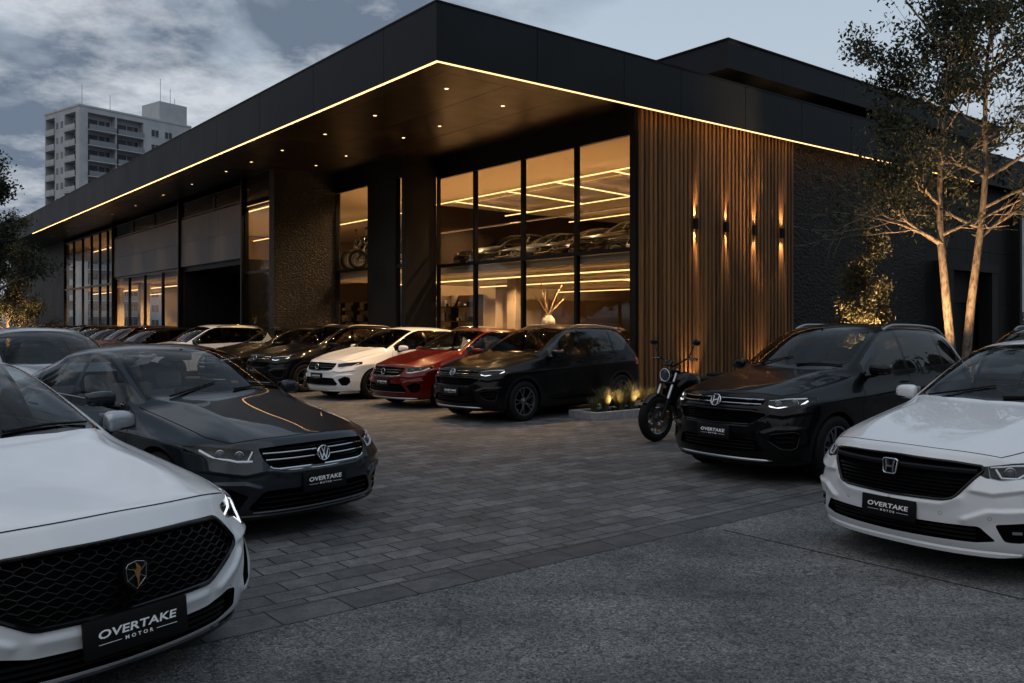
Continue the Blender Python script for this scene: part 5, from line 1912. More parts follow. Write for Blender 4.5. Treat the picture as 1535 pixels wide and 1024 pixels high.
def vw_face(z0, hw, drl):
    """slim barred grille with lamps beside it; z0 = bonnet edge height"""
    g = sym([(0, z0 - .035), (.30, z0 - .04), (hw, z0 - .052), (hw - .005, z0 - .13), (hw - .06, z0 - .20), (.30, z0 - .222), (0, z0 - .228)])
    low = sym([(0, z0 - .37), (.35, z0 - .365), (.50, z0 - .37), (.60, z0 - .50), (.52, z0 - .535), (0, z0 - .55)])
    fog = [(.60, z0 - .40), (.74, z0 - .33), (.80, z0 - .36), (.81, z0 - .46), (.76, z0 - .53), (.67, z0 - .53)]
    lampf = [('f', hw + .025, z0 - .055), ('f', .62, z0 - .038), ('s', None, None)]
    F = [dict(name='grille', part='grille', kind='intake', pts=g, round=.02, depth=.045, frame=(M_['chrome'], .008), frame_part=(0, z0 - .17),
              bars=[dict(part='grille_bars', mat=M_['chrome'], rows=[(z0 - .092, -hw + .02, hw - .02, .0065, .008), (z0 - .14, -hw + .03, hw - .03, .0065, .008)]),
                    dict(part='grille_slats', mat=M_['black_gloss'], rows=[(z0 - .07, -hw + .03, hw - .03, .005, .02), (z0 - .116, -hw + .03, hw - .03, .005, .02), (z0 - .165, -hw + .06, hw - .06, .005, .02), (z0 - .19, -hw + .08, hw - .08, .005, .02)]),
                    dict(part='grille_trim', mat=M_['chrome'], rows=[(z0 - .212, -hw + .12, hw - .12, .011, -.002)])]),
         dict(name='lower', part='lower_intake', kind='intake', pts=low, round=.03, depth=.05,
              bars=[dict(part='intake_slats', mat=M_['black_gloss'], rows=[(z0 - .42, -.50, .50, .008, .02), (z0 - .46, -.52, .52, .008, .02), (z0 - .50, -.52, .52, .008, .02)]),
                    dict(part='intake_trim', mat=M_['satin'], rows=[(z0 - .532, -.56, .56, .007, -.006)])]),
         dict(name='fog', part='side_vent', kind='intake', pair=True, pts=fog, round=.02, depth=.05, ang=0,
              bars=[dict(part='vent_slats', mat=M_['black_gloss'], rows=[(z0 - .43, .64, .79, .006, .02), (z0 - .48, .66, .79, .006, .02)])])]
    return F
def lamp(z_in_t, z_in_b, y_in, mid, z_out_t, z_out_b, x_out, drl, lenses, ang=38, depth=.055):
    """headlamp from inner end (seen from the nose) to the outer tip on the flank"""
    pts = [('f', y_in, z_in_t), ('f', mid, lerp(z_in_t, z_out_t, .5) + .004), ('s', x_out, z_out_t), ('s', x_out + .03, z_out_b), ('f', .76, lerp(z_in_b, z_out_b, .62) - .012), ('f', mid - .02, z_in_b - .012), ('f', y_in + .03, z_in_b)]
    return dict(name='lamp', kind='lamp', pair=True, ang=ang, pts3=pts, round=.015, depth=depth, drl=drl, lenses=lenses)
def swage(P, cheek, low):
    z, nose, cx = P['hfz'], P['nose'], P['cowl_x']
    b = P['sh0']
    L = [dict(view='t', line=[(cx - .10, .60), (lerp(cx, nose, .5), .55), (nose - .30, .46)], w=.30, h=.008, dir=-1, fade=(.05, .3), edge=.06),
         dict(view='s', line=[(P['ax'] - .30, P['sh0'] - .02), (-.4, P['sh0'] + .055), (P['rx'] + .1, P['sh1'] - .01), (P['tail'] + .3, P['sh1'] + .0)], w=.16, h=.014, dir=-1, fade=(.12, .1), edge=.03),
         dict(view='s', line=[(P['ax'] - .5, .36), (P['rx'] + .5, .42)], w=.12, h=.018, dir=1, fade=(.12, .12), edge=.04)]
    for ln, h, w, d in cheek: L.append(dict(view='f', line=ln, w=w, h=h, dir=d, fade=(.12, .18)))
    for ln, h, w, d in low: L.append(dict(view='f', line=ln, w=w, h=h, dir=d, fade=(.02, .1)))
    return L
# ---- the four faces
def spec_grey():
    P = dict(SEDAN); z = P['hfz']
    F = vw_face(z, .50, None)
    F.append(lamp(z - .065, z - .15, .53, .66, z - .028, z - .075, P['nose'] - .64,
        [dict(pts=[('f', .565, z - .145), ('f', .66, z - .142), ('f', .70, z - .128), ('f', .77, z - .118), ('f', .82, z - .060)], mat=M_['drl_off'], r=.010),
         dict(pts=[('f', .545, z - .075), ('f', .60, z - .15)], mat=M_['drl_off'], r=.007)],
        [(('f', .635, z - .098), .028), (('f', .735, z - .085), .027)]))
    P['sculpt'] = swage(P, [([(.46, z - .22), (.62, z - .245), (.86, z - .20)], .022, .10, 1), ([(.50, z - .355), (.62, z - .31), (.84, z - .30)], .020, .08, -1)], [([(0, z - .245), (.34, z - .24), (.48, z - .21)], .014, .06, -1)])
    P['sculpt'][0]['h'] = .002
    P.update(features=F, paint=M_['paint_grey'], emblem=('vw', z - .125, .062, .012), plate=(z - .33, .150, .42, .012), chrome_line=True,
             lips=[(P['clr'] + .045, .74, .022, .006, 'black_gloss', 'front_lip')], front_glass=M_['car_glass'], bright_lamp=False, side_glass=M_['car_glass'], seat_mat=M_['fabric_light'], steer=0, sensors=(.40,), sensor_z=z - .26)
    return P
def spec_suv():
    P = dict(SUV); P['bright_lamp'] = False; z = P['hfz']
    hw = .52
    top = sym([(0, z - .03), (hw, z - .045), (hw, z - .085), (hw - .03, z - .115), (0, z - .122)])
    mid = sym([(0, z - .165), (.42, z - .165), (.56, z - .185), (.575, z - .21), (.45, z - .305), (0, z - .315)])
    low = sym([(0, z - .47), (.38, z - .455), (.50, z - .47), (.56, z - .585), (0, z - .61)])
    vent = [(.62, z - .40), (.80, z - .37), (.83, z - .39), (.815, z - .53), (.78, z - .555), (.70, z - .545), (.60, z - .47)]
    F = [dict(name='grille', part='grille', kind='intake', pts=top, round=.012, depth=.04,
              bars=[dict(part='grille_bars', mat=M_['chrome'], rows=[(z - .052, -hw + .01, hw - .01, .009, .002), (z - .098, -hw + .02, hw - .02, .009, .002)])]),
         dict(name='grille2', part='lower_grille', kind='intake', pts=mid, round=.02, depth=.05, frame=(M_['black_gloss'], .012),
              bars=[dict(part='grille_slats', mat=M_['black_gloss'], rows=[(z - d, -.47 + d * .3, .47 - d * .3, .007, .016) for d in (.19, .215, .24, .265, .29)])]),
         dict(name='low', part='lower_intake', kind='intake', pts=low, round=.02, depth=.05,
              bars=[dict(part='intake_slats', mat=M_['black_plastic'], rows=[(z - d, -.46, .46, .008, .02) for d in (.49, .525, .56)])]),
         dict(name='vent', part='side_vent', kind='intake', pair=True, pts=vent, round=.015, depth=.04, frame=(M_['black_gloss'], .006),
              bars=[dict(part='vent_slats', mat=M_['black_plastic'], rows=[(z - .43, .64, .79, .007, .015), (z - .475, .66, .79, .007, .015)])])]
    F.append(lamp(z - .055, z - .125, .545, .68, z - .015, z - .07, P['nose'] - .66,
        [dict(pts=[('f', .565, z - .112), ('f', .64, z - .132), ('f', .70, z - .122), ('f', .785, z - .122), ('f', .82, z - .06)], mat=M_['drl_on'], r=.0085),
         dict(pts=[('f', .555, z - .055), ('f', .68, z - .040), ('f', .80, z - .036)], mat=M_['drl_off'], r=.007)],
        [(('f', .64, z - .085), .029), (('f', .755, z - .075), .028)]))
    P['sculpt'] = swage(P, [([(.58, z - .20), (.70, z - .215), (.87, z - .17)], .024, .09, 1), ([(.52, z - .40), (.66, z - .345), (.86, z - .335)], .022, .10, -1)], [([(0, z - .335), (.40, z - .325), (.56, z - .24)], .014, .07, -1), ([(0, z - .148), (.50, z - .145)], .010, .05, 1)])
    P.update(features=F, paint=M_['paint_black'], emblem=('ringh', z - .078, .068, .014), plate=(z - .405, .150, .42, .014), rails=M_['satin'],
             lips=[(P['clr'] + .06, .62, .016, .006, 'satin', 'skid_plate'), (P['clr'] + .02, .72, .02, .0, 'black_plastic', 'front_lip')], antenna=True, side_glass=M_['car_glass_dark'], front_glass=M_['car_glass_dark'], mirror_mat=M_['black_gloss'])
    return P
def spec_pearl():
    P = dict(CROSS); P.update(cowl_z=1.125, belt0=1.06, belt1=1.15, rz=1.635, rrz=1.56, mirror=(.56, 1.09)); z = P['hfz']
    g = sym([(0, z - .045), (.40, z - .055), (.56, z - .07), (.57, z - .10), (.50, z - .20), (.44, z - .285), (.38, z - .305), (0, z - .315)])
    wing = [(.555, z - .07), (.70, z - .055), (.72, z - .135), (.60, z - .145), (.545, z - .12)]
    low = sym([(0, z - .47), (.40, z - .465), (.58, z - .46), (.66, z - .555), (.55, z - .575), (0, z - .585)])
    fog = [(.66, z - .44), (.80, z - .42), (.83, z - .43), (.83, z - .52), (.78, z - .56), (.70, z - .555)]
    F = [dict(name='wing', part='lamp_bridge', kind='flush', mat=M_['black_gloss'], pair=True, pts=wing, round=.01),
         dict(name='grille', part='grille', kind='intake', pts=g, round=.025, depth=.05, frame=(M_['black_gloss'], .011),
              bars=[dict(part='grille_slats', mat=M_['black_gloss'], rows=[(z - d, -.53 + max(0, d - .1) * .6, .53 - max(0, d - .1) * .6, .0065, .012) for d in (.165, .19, .215, .24, .265, .29)]),
                    dict(part='grille_bars', mat=M_['black_plastic'], rows=[(z - .108, -.54, .54, .020, .006)])]),
         dict(name='low', part='lower_intake', kind='intake', pts=low, round=.02, depth=.05,
              bars=[dict(part='intake_slats', mat=M_['black_plastic'], rows=[(z - d, -.55, .55, .009, .02) for d in (.49, .52, .55)])]),
         dict(name='fog', part='side_vent', kind='intake', pair=True, pts=fog, round=.02, depth=.04,
              bars=[dict(part='fog_lamp', mat=M_['reflector'], rows=[(z - .49, .73, .77, .018, .02)])])]
    F.append(lamp(z - .065, z - .145, .585, .69, z - .03, z - .115, P['nose'] - .62,
        [dict(pts=[('f', .60, z - .075), ('f', .70, z - .062), ('f', .80, z - .055)], mat=M_['drl_off'], r=.0065),
         dict(pts=[('f', .63, z - .085), ('f', .67, z - .14), ('f', .74, z - .14), ('f', .78, z - .09)], mat=M_['drl_off'], r=.007)],
        [(('f', .70, z - .105), .030), (('f', .79, z - .10), .030)]))
    P['sculpt'] = swage(P, [([(.50, z - .225), (.64, z - .245), (.88, z - .19)], .026, .12, 1), ([(.46, z - .44), (.62, z - .36), (.88, z - .34)], .024, .09, -1)], [([(0, z - .345), (.36, z - .335), (.50, z - .26)], .014, .07, -1)])
    P.update(features=F, paint=M_['paint_pearl'], emblem=('h', z - .125, .060, .016), plate=(z - .42, .150, .42, .014),
             lips=[(P['clr'] + .035, .76, .024, .010, 'satin', 'front_lip')], rails=None, front_glass=M_['car_glass'], seat_mat=M_['fabric'], steer=0, drive=-1, sensors=(.36, .64), sensor_z=z - .40)
    P['lips'] = [(P['clr'] + .035, .76, .026, .012, 'paint_pearl', 'front_lip')]
    return P
def spec_shield():
    P = dict(SEDAN); P.update(nose=2.34, hfz=.825, rz=1.49)
    z = P['hfz']
    g = sym([(0, z - .085), (.30, z - .088), (.50, z - .10), (.615, z - .222), (.615, z - .255), (.40, z - .375), (0, z - .38)])
    low = sym([(0, z - .50), (.40, z - .49), (.55, z - .455), (.62, z - .47), (.64, z - .57), (.50, z - .60), (0, z - .61)])
    vent = [('f', .725, z - .30), ('f', .775, z - .255), ('f', .785, z - .30), ('f', .765, z - .47), ('f', .715, z - .50), ('f', .705, z - .44)]
    F = [dict(name='grille', part='grille', kind='intake', pts=g, round=.03, depth=.05, mesh='hex', cell=.034, frame=(M_['black_gloss'], .012)),
         dict(name='low', part='lower_intake', kind='intake', pts=low, round=.02, depth=.06,
              bars=[dict(part='intake_slats', mat=M_['black_plastic'], rows=[(z - d, -.55, .55, .009, .02) for d in (.52, .55, .58)])]),
         dict(name='vent', part='side_vent', kind='intake', pair=True, ang=25, pts3=vent, round=.01, depth=.045)]
    F.append(lamp(z - .068, z - .132, .575, .70, z - .015, z - .23, P['nose'] - .52,
        [dict(pts=[('f', .80, z - .04), ('f', .72, z - .085), ('f', .62, z - .12)], mat=M_['drl_on'], r=.0055),
         dict(pts=[('f', .825, z - .06), ('f', .825, z - .17), ('f', .78, z - .20), ('f', .71, z - .155)], mat=M_['drl_on'], r=.0055)],
        [(('f', .775, z - .115), .026)], ang=42))
    P['sculpt'] = swage(P, [([(.64, z - .255), (.74, z - .235), (.90, z - .235)], .022, .10, 1), ([(.44, z - .43), (.60, z - .355), (.70, z - .27)], .020, .07, -1), ([(.70, z - .54), (.80, z - .44), (.88, z - .28)], .024, .08, 1)], [([(0, z - .43), (.42, z - .42)], .014, .06, -1)])
    P.update(mirror_mat=M_['paint_silver'], features=F, paint=M_['paint_white'], emblem=('shield', z - .235, .068, .02), plate=(z - .455, .155, .47, .03), hoodcut=.16,
             lips=[(P['clr'] + .02, .80, .022, .012, 'black_gloss', 'front_lip')], front_glass=M_['car_glass'], plate_tilt=R(-6), sensors=(.58,), sensor_z=z - .44)
    return P
def spec_row():
    """small crossover with barred grille, used along the row"""
    P = dict(CROSS); z = P['hfz']
    F = vw_face(z, .50, None)
    F.append(lamp(z - .065, z - .15, .53, .66, z - .022, z - .075, P['nose'] - .64,
        [dict(pts=[('f', .565, z - .145), ('f', .66, z - .142), ('f', .70, z - .128), ('f', .77, z - .118), ('f', .82, z - .060)], mat=M_['drl_off'], r=.010)],
        [(('f', .635, z - .098), .028), (('f', .735, z - .085), .027)]))
    P['sculpt'] = swage(P, [([(.46, z - .22), (.62, z - .245), (.86, z - .20)], .022, .10, 1), ([(.50, z - .355), (.62, z - .31), (.84, z - .30)], .020, .08, -1)], [([(0, z - .245), (.34, z - .24), (.48, z - .21)], .014, .06, -1)])
    P.update(features=F, paint=M_['paint_pearl'], emblem=('ring', z - .125, .062, .012), plate=(z - .34, .140, .42, .014),
             lips=[(P['clr'] + .03, .74, .022, .008, 'satin', 'front_lip')])
    return P
# ------------------------------------------------------------------ vegetation
def leafmat(name, c1, c2):
    m, nt, b = nmat(name); N, L = nt.nodes, nt.links
    oi = N.new('ShaderNodeNewGeometry')
    cr = N.new('ShaderNodeValToRGB'); e = cr.color_ramp.elements
    e[0].color = (*c1, 1); e[1].color = (*c2, 1)
    L.new(oi.outputs['Random Per Island'], cr.inputs[0]); L.new(cr.outputs[0], b.inputs['Base Color'])
    b.inputs['Roughness'].default_value = .55
    tr = N.new('ShaderNodeBsdfTranslucent'); L.new(cr.outputs[0], tr.inputs[0])
    mx = N.new('ShaderNodeMixShader'); mx.inputs[0].default_value = .3
    out = [n for n in N if n.type == 'OUTPUT_MATERIAL'][0]
    L.new(b.outputs[0], mx.inputs[1]); L.new(tr.outputs[0], mx.inputs[2]); L.new(mx.outputs[0], out.inputs[0])
    return m
def barkmat(name, c1, c2, sc=18):
    m, nt, b = nmat(name); N, L = nt.nodes, nt.links
    tc = N.new('ShaderNodeTexCoord'); mp = N.new('ShaderNodeMapping'); mp.inputs['Scale'].default_value = (1, 1, .35)
    L.new(tc.outputs['Object'], mp.inputs[0])
    n = N.new('ShaderNodeTexNoise'); n.inputs['Scale'].default_value = sc; n.inputs['Detail'].default_value = 8; n.inputs['Roughness'].default_value = .65
    L.new(mp.outputs[0], n.inputs['Vector'])
    cr = N.new('ShaderNodeValToRGB'); e = cr.color_ramp.elements
    e[0].position = .38; e[0].color = (*c1, 1); e[1].position = .55; e[1].color = (*c2, 1)
    L.new(n.outputs[0], cr.inputs[0]); L.new(cr.outputs[0], b.inputs['Base Color'])
    b.inputs['Roughness'].default_value = .85
    bp = N.new('ShaderNodeBump'); bp.inputs['Strength'].default_value = .7; bp.inputs['Distance'].default_value = .02
    L.new(n.outputs[0], bp.inputs['Height']); L.new(bp.outputs[0], b.inputs['Normal'])
    return m
M_['leaf'] = leafmat('tree leaves', (.022, .032, .012), (.075, .085, .035))
M_['leaf_dark'] = leafmat('dark leaves', (.012, .018, .010), (.040, .052, .024))
M_['leaf_olive'] = leafmat('olive leaves', (.04, .042, .018), (.11, .10, .05))
M_['bark'] = barkmat('pale bark', (.055, .04, .03), (.20, .16, .12))
M_['grassblade'] = leafmat('ornamental grass', (.05, .06, .02), (.16, .15, .07))

def rand_unit(rng):
    v = rng.normal(size=3); return Vector(v / np.linalg.norm(v))
def grow(rng, mb, p, d, ln, r, lvl, tips, gravity=.0, spread=.55, nch=(2, 4), minr=.004, wob=.12, up=.1):
    """one limb with its side shoots; gathers leaf positions in tips"""
    n = max(3, int(ln / .18))
    pts, rs = [Vector(p)], [r]
    q, dd = Vector(p), Vector(d).normalized()
    for i in range(n):
        dd = (dd + rand_unit(rng) * wob + Vector((0, 0, up * .1 - gravity))).normalized()
        q = q + dd * (ln / n)
        pts.append(q.copy()); rs.append(max(minr, r * (1 - .72 * (i + 1) / n)))
    mb.tube(pts, rs, 7 if r > .03 else (5 if r > .01 else 3))
    if lvl <= 0:
        for i in range(1, len(pts)): tips.append((pts[i], dd))
        return
    k = rng.integers(nch[0], nch[1] + 1)
    for c in range(k):
        t = .30 + .70 * (c + rng.random()) / k
        i = min(len(pts) - 1, max(1, int(t * n)))
        a = rand_unit(rng); a = (a - dd * a.dot(dd)).normalized()
        nd = (dd * (1 - spread * .55) + a * spread + Vector((0, 0, up))).normalized()
        grow(rng, mb, pts[i], nd, ln * (.52 + .22 * rng.random()), rs[i] * .62, lvl - 1, tips, gravity, spread, nch, minr, wob, up)
    if lvl == 1:
        for i in range(len(pts) // 2, len(pts)): tips.append((pts[i], dd))
def leaves(rng, tips, per, size, spread, asp=.5):
    V, F = [], []
    for p, d in tips:
        for _ in range(per):
            c = p + Vector(rng.normal(size=3)) * spread
            a = (rand_unit(rng) + d * .5).normalized()
            b = a.cross(rand_unit(rng))
            if b.length < 1e-3: continue
            b.normalize()
            s = size * (.6 + .8 * rng.random())
            n = len(V)
            nrm = a.cross(b) * (s * .12)
            V += [tuple(c - a * s * .5), tuple(c + b * s * asp * .5 + nrm), tuple(c + a * s * .5), tuple(c - b * s * asp * .5 + nrm)]
            F += [(n, n + 1, n + 2), (n, n + 2, n + 3)]
    return V, F

def tree(name, loc, label, cat, trunks, seed, lvl, per, leafsize, spread_l, leafm, group=None, keep=None, extra=(), **kw):
    """trunks: list of (points, radii, limb count, limb length, first limb height fraction)"""
    rng = np.random.default_rng(seed)
    root = empty(name, loc)
    tag(root, label, cat, group)
    tips = []
    for pts, rs, nl, ll, f0 in trunks:
        mb = MB()
        P = [Vector(p) for p in pts]
        fine, fr = [], []
        for i in range(len(P) - 1):
            for q in range(6):
                t = q / 6
                fine.append(P[i].lerp(P[i + 1], t) + Vector((rng.normal() * .008, rng.normal() * .008, 0))); fr.append(lerp(rs[i], rs[i + 1], t))
        fine.append(P[-1]); fr.append(rs[-1])
        # soften the bends
        for _ in range(3):
            fine = [fine[0]] + [(fine[i - 1] + fine[i] * 2 + fine[i + 1]) / 4 for i in range(1, len(fine) - 1)] + [fine[-1]]
        mb.tube(fine, fr, 12)
        for k in range(nl):
            t = f0 + (1 - f0) * (k + rng.random() * .8) / nl
            i = min(len(fine) - 1, int(t * (len(fine) - 1)))
            an = k * 2.4 + rng.random() * .9
            el = .35 + .5 * t
            d = Vector((math.cos(an), math.sin(an), el))
            grow(rng, mb, fine[i], d, ll * (1.0 - .35 * t) * (.75 + .4 * rng.random()), fr[i] * .55, lvl, tips, **kw)
        grow(rng, mb, fine[-1], (fine[-1] - fine[-2]).normalized(), ll * .8, fr[-1], lvl, tips, **kw)
        for (p, d, ln, r) in extra:
            grow(rng, mb, p, Vector(d), ln, r, lvl, tips, **kw)
        extra = ()
        mb.build('trunk', M_['bark'], root, True)
    if keep: tips = [t for t in tips if keep(t[0])]
    V, F = leaves(rng, tips, per, leafsize, spread_l)
    mkmesh('crown', V, F, leafm, root)
    return root
def uplight(loc, parent, energy, direction=(0, 0, 1), ang=70, col=(1.0, .60, .28)):
    return spot('uplight_beam', loc, parent, energy, ang, .8, direction, col, .04)
def uplamp(name, loc, label, energy, direction, ang=70, group='garden uplights', cat='uplight'):
    o = empty(name, loc)
    m = MB(); m.lathe([(.0001, 0), (.05, 0), (.055, .08), (.045, .085), (.045, .07)], 16); m.build('housing', M_['black_plastic'], o, True)
    m = MB(); m.lathe([(.0001, .072), (.044, .072)], 16); m.build('lens', M_['lamp_on'], o)
    uplight((0, 0, .10), o, energy, direction, ang)
    tag(o, label, cat, group)
    return o
# ------------------------------------------------------------------ cars in their places
def kids_map():
    mp = {}
    for o in bpy.data.objects:
        if o.parent is not None: mp.setdefault(o.parent, []).append(o)
    return mp
def clone_car(proto, src_paint=None, paint=None, skip=(), name=None):
    mp = kids_map()
    def rec(o, par):
        c = o.copy(); COL.objects.link(c)
        if par is not None: c.parent = par
        if paint is not None and c.type == 'MESH':
            for i, s in enumerate(c.material_slots):
                if s.material == src_paint or (src_paint == M_['paint_pearl'] and s.material == M_['paint_red']):
                    s.link = 'OBJECT'; s.material = paint
        for ch in mp.get(o, []):
            if ch.name.split('.')[0] in skip: continue
            rec(ch, c)
        return c
    r = rec(proto, None)
    for k in ('label', 'category', 'group'):
        if k in r: del r[k]
    return r
def put(o, x, y, yaw, s, label, cat, group=None):
    o.location = (x, y, 0); o.rotation_euler = (0, 0, R(yaw)); o.scale = (s, s, s)
    return tag(o, label, cat, group)
SMALL = ('wiper', 'steering_wheel', 'rear_view_mirror', 'cabin_floor', 'projector', 'antenna', 'grille_mesh', 'brake')
FAR = SMALL + ('seat', 'rear_seat', 'dashboard', 'plate_lettering', 'panel_gaps', 'door_handle', 'mirror_glass', 'vent_slats', 'intake_slats', 'window_line', 'wheel_arch_liner', 'underbody', 'emblem_back', 'running_light')

car_white, _ = make_car(spec_shield(), 'white_saloon_car')
put(car_white, -3.69, 5.31, -35.5, 1.048, 'white saloon with a black honeycomb grille and gold crest, cut by the left edge', 'car', 'cars parked in front of the showroom')
car_grey, _ = make_car(spec_grey(), 'grey_saloon_car')
put(car_grey, -3.42, 8.70, -39.8, 1.034, 'slate grey saloon with chrome barred grille standing behind the white saloon', 'car', 'cars parked in front of the showroom')
car_suv, _ = make_car(spec_suv(), 'black_suv')
put(car_suv, 4.06, 10.99, -142.0, 1.026, 'black SUV with double chrome grille bars beside the motorcycle', 'car', 'cars parked in front of the showroom')
car_pearl, _ = make_car(spec_pearl(), 'white_crossover_car')
put(car_pearl, 4.53, 7.33, -147.2, .988, 'pearl white crossover with a large black grille, cut by the right edge', 'car', 'cars parked in front of the showroom')
row_proto, _ = make_car(spec_row(), 'crossover_car')
PW = M_['paint_pearl']; PB = M_['paint_black']
G_ROW = 'cars parked in the row along the glass front'
def local_car(proto, src, paint, lx, ly, yaw, s, label, skip=SMALL, group=G_ROW, name=None, z=0.0):
    c = clone_car(proto, src, paint, skip) if proto is not None else None
    p = wpt(lx, ly)
    put(c, p.x, p.y, yaw, s, label, 'car', group)
    c.location.z = z
    if name: c.name = name
    return c
local_car(car_suv, PB, PB, -3.44, -.73, -136, 1.01, 'black SUV at the near end of the row, beside the planter', name='black_suv')
put(row_proto, wpt(-3.16, 2.17).x, wpt(-3.16, 2.17).y, -135.5, 1.02, 'red crossover between a white car and the black SUV by the planter', 'car', G_ROW)
for o in bpy.data.objects:      # the source of the row is the red one
    if o.parent == row_proto and o.type == 'MESH':
        for s_ in o.material_slots:
            if s_.material == PW:
                s_.link = 'OBJECT'; s_.material = M_['paint_red']
    if o.parent is not None and o.parent.parent == row_proto and o.type == 'MESH':
        for s_ in o.material_slots:
            if s_.material == PW:
                s_.link = 'OBJECT'; s_.material = M_['paint_red']
RED = M_['paint_red']
local_car(row_proto, PW, PW, -3.38, 4.83, -133.5, 1.022, 'white crossover with chrome grille bars, beside the red crossover', name='crossover_car')
local_car(car_suv, PB, M_['paint_blue'], -3.75, 7.55, -134.5, 1.0, 'very dark blue SUV beside the white crossover in the row', name='dark_suv')
local_car(row_proto, PW, M_['paint_bronze'], -4.05, 10.25, -136, 1.02, 'dark bronze crossover second from the white crossover, before the stone pier', name='crossover_car')
local_car(car_suv, PB, PW, -5.35, 12.75, -138, .99, 'white SUV with dark windows further along the row by the entrance', name='white_suv')
FARROW = [(16.1, 'row', 'paint_black', 'black crossover just beyond the white SUV of the row'),
          (18.7, 'suv', 'paint_red', 'dark red SUV beyond the white SUV, only its bonnet and roof in view'),
          (21.3, 'row', 'paint_bronze', 'bronze crossover third beyond the white SUV of the row'),
          (23.9, 'row', 'paint_black', 'black crossover fourth beyond the white SUV of the row'),
          (26.5, 'suv', 'paint_blue', 'dark blue SUV fifth beyond the white SUV of the row'),
          (29.1, 'row', 'paint_black', 'black crossover sixth beyond the white SUV of the row'),
          (31.7, 'row', 'paint_grey', 'grey crossover seventh beyond the white SUV of the row'),
          (34.3, 'row', 'paint_silver', 'silver crossover eighth beyond the white SUV, near the far end'),
          (36.9, 'row', 'paint_pearl', 'white crossover ninth beyond the white SUV, near the far end'),
          (39.5, 'suv', 'paint_black', 'black SUV tenth beyond the white SUV, near the far end'),
          (42.1, 'row', 'paint_bronze', 'bronze crossover last at the far end of the row')]
for y, t, pn, lb in FARROW:
    if t == 'row': local_car(row_proto, PW, M_[pn], -5.9, y, -140, 1.0, lb, FAR, name='crossover_car')
    else: local_car(car_suv, PB, M_[pn], -5.9, y, -140, .97, lb, FAR, name='dark_suv')
c = clone_car(row_proto, PW, M_['paint_silver'], SMALL); c.name = 'crossover_car'
put(c, -6.75, 12.4, -44, 1.05, 'silver car behind the grey saloon, only its roof and windows in view', 'car', 'cars parked in front of the showroom')
c = clone_car(car_suv, PB, M_['paint_grey'], SMALL + ('emblem', 'plate_lettering')); c.name = 'grey_suv'
put(c, 9.0, 14.5, -141, 1.0, 'grey SUV behind the black SUV, only its roof and windscreen in view', 'car', 'cars parked in front of the showroom')

# cars on show inside
G_IN = 'cars on show inside the showroom'
UP = [('suv', 'paint_black', 6.6, 1.9, 'black SUV on the upper floor nearest the timber screen'), ('row', 'paint_silver', 6.8, 4.1, 'silver car on the upper floor second from the timber screen'),
      ('suv', 'paint_bronze', 6.5, 6.3, 'dark bronze SUV on the upper floor, third from the timber screen'), ('row', 'paint_black', 6.8, 8.5, 'black car on the upper floor, fourth from the timber screen'),
      ('row', 'paint_grey', 6.8, 10.7, 'grey car on the upper floor, fifth from the timber screen'), ('suv', 'paint_black', 6.6, 13.0, 'black SUV on the upper floor beside the partition')]
for t, pn, lx, ly, lb in UP:
    if t == 'row': local_car(row_proto, PW, M_[pn], lx, ly, -150, 1.0, lb, FAR, G_IN, 'crossover_car', 3.462)
    else: local_car(car_suv, PB, M_[pn], lx, ly, -150, 1.0, lb, FAR, G_IN, 'dark_suv', 3.462)
DN = [('row', 'paint_silver', 3.2, 11.0, 'silver car on the ground floor behind the second pane'), ('row', 'paint_bronze', 5.0, 6.6, 'bronze car on the ground floor behind the vase'),
      ('suv', 'paint_black', 4.4, 3.0, 'black SUV on the ground floor nearest the timber screen'), ('row', 'paint_grey', -.4, 27.5, 'grey car inside the long low window')]
for t, pn, lx, ly, lb in DN:
    if t == 'row': local_car(row_proto, PW, M_[pn], lx, ly, -120, .98, lb, FAR, G_IN, 'crossover_car', .062)
    else: local_car(car_suv, PB, M_[pn], lx, ly, -120, .98, lb, FAR, G_IN, 'dark_suv', .062)

# ------------------------------------------------------------------ things inside
def thing_mesh(mb, name, mat, loc, rz, label, cat, group=None, smooth=False, angle=40):
    o = mb.build(name, mat, None, smooth, angle)
    o.location = loc; o.rotation_euler = (0, 0, rz)
    return tag(o, label, cat, group)
# vase with bare twigs on a plinth
M_['dry_twig'] = pmat('dry pale twigs', (.50, .36, .20), .7)
m = MB(); m.box(-.35, .35, -.35, .35, 0, 1.44, ch=.01)
thing_mesh(m, 'plinth', M_['wall_dark'], wpt(1.55, 4.84, .062), TH, 'dark plinth under the white vase', 'plinth')
vase = empty('vase', wpt(1.55, 4.84, 1.503), TH); tag(vase, 'round white vase with tall bare twigs behind the glass', 'vase')
m = MB(); m.lathe([(.0001, 0), (.09, 0), (.16, .08), (.20, .20), (.18, .33), (.11, .42), (.09, .46), (.10, .48), (.085, .47), (.07, .40)], 28); m.build('body', M_['ceramic'], vase, True, 60)
rng = np.random.default_rng(3)
for a, ln, tl in ((.4, 1.1, .5), (1.6, 1.3, .12), (2.7, 1.15, .45), (3.9, 1.0, .5), (5.2, .8, .55), (0.0, .75, .6), (2.1, 1.28, .2)):
    m = MB(); p = Vector((0, 0, .40)); d = Vector((math.cos(a) * tl, math.sin(a) * tl, 1)).normalized(); pts = [p.copy()]
    for i in range(9):
        d = (d + rand_unit(rng) * .10 + Vector((math.cos(a), math.sin(a), 0)) * .03).normalized(); p = p + d * ln / 9; pts.append(p.copy())
    m.tube(pts, [.016 - .0012 * i for i in range(10)], 6); m.build('twig', M_['dry_twig'], vase, True)
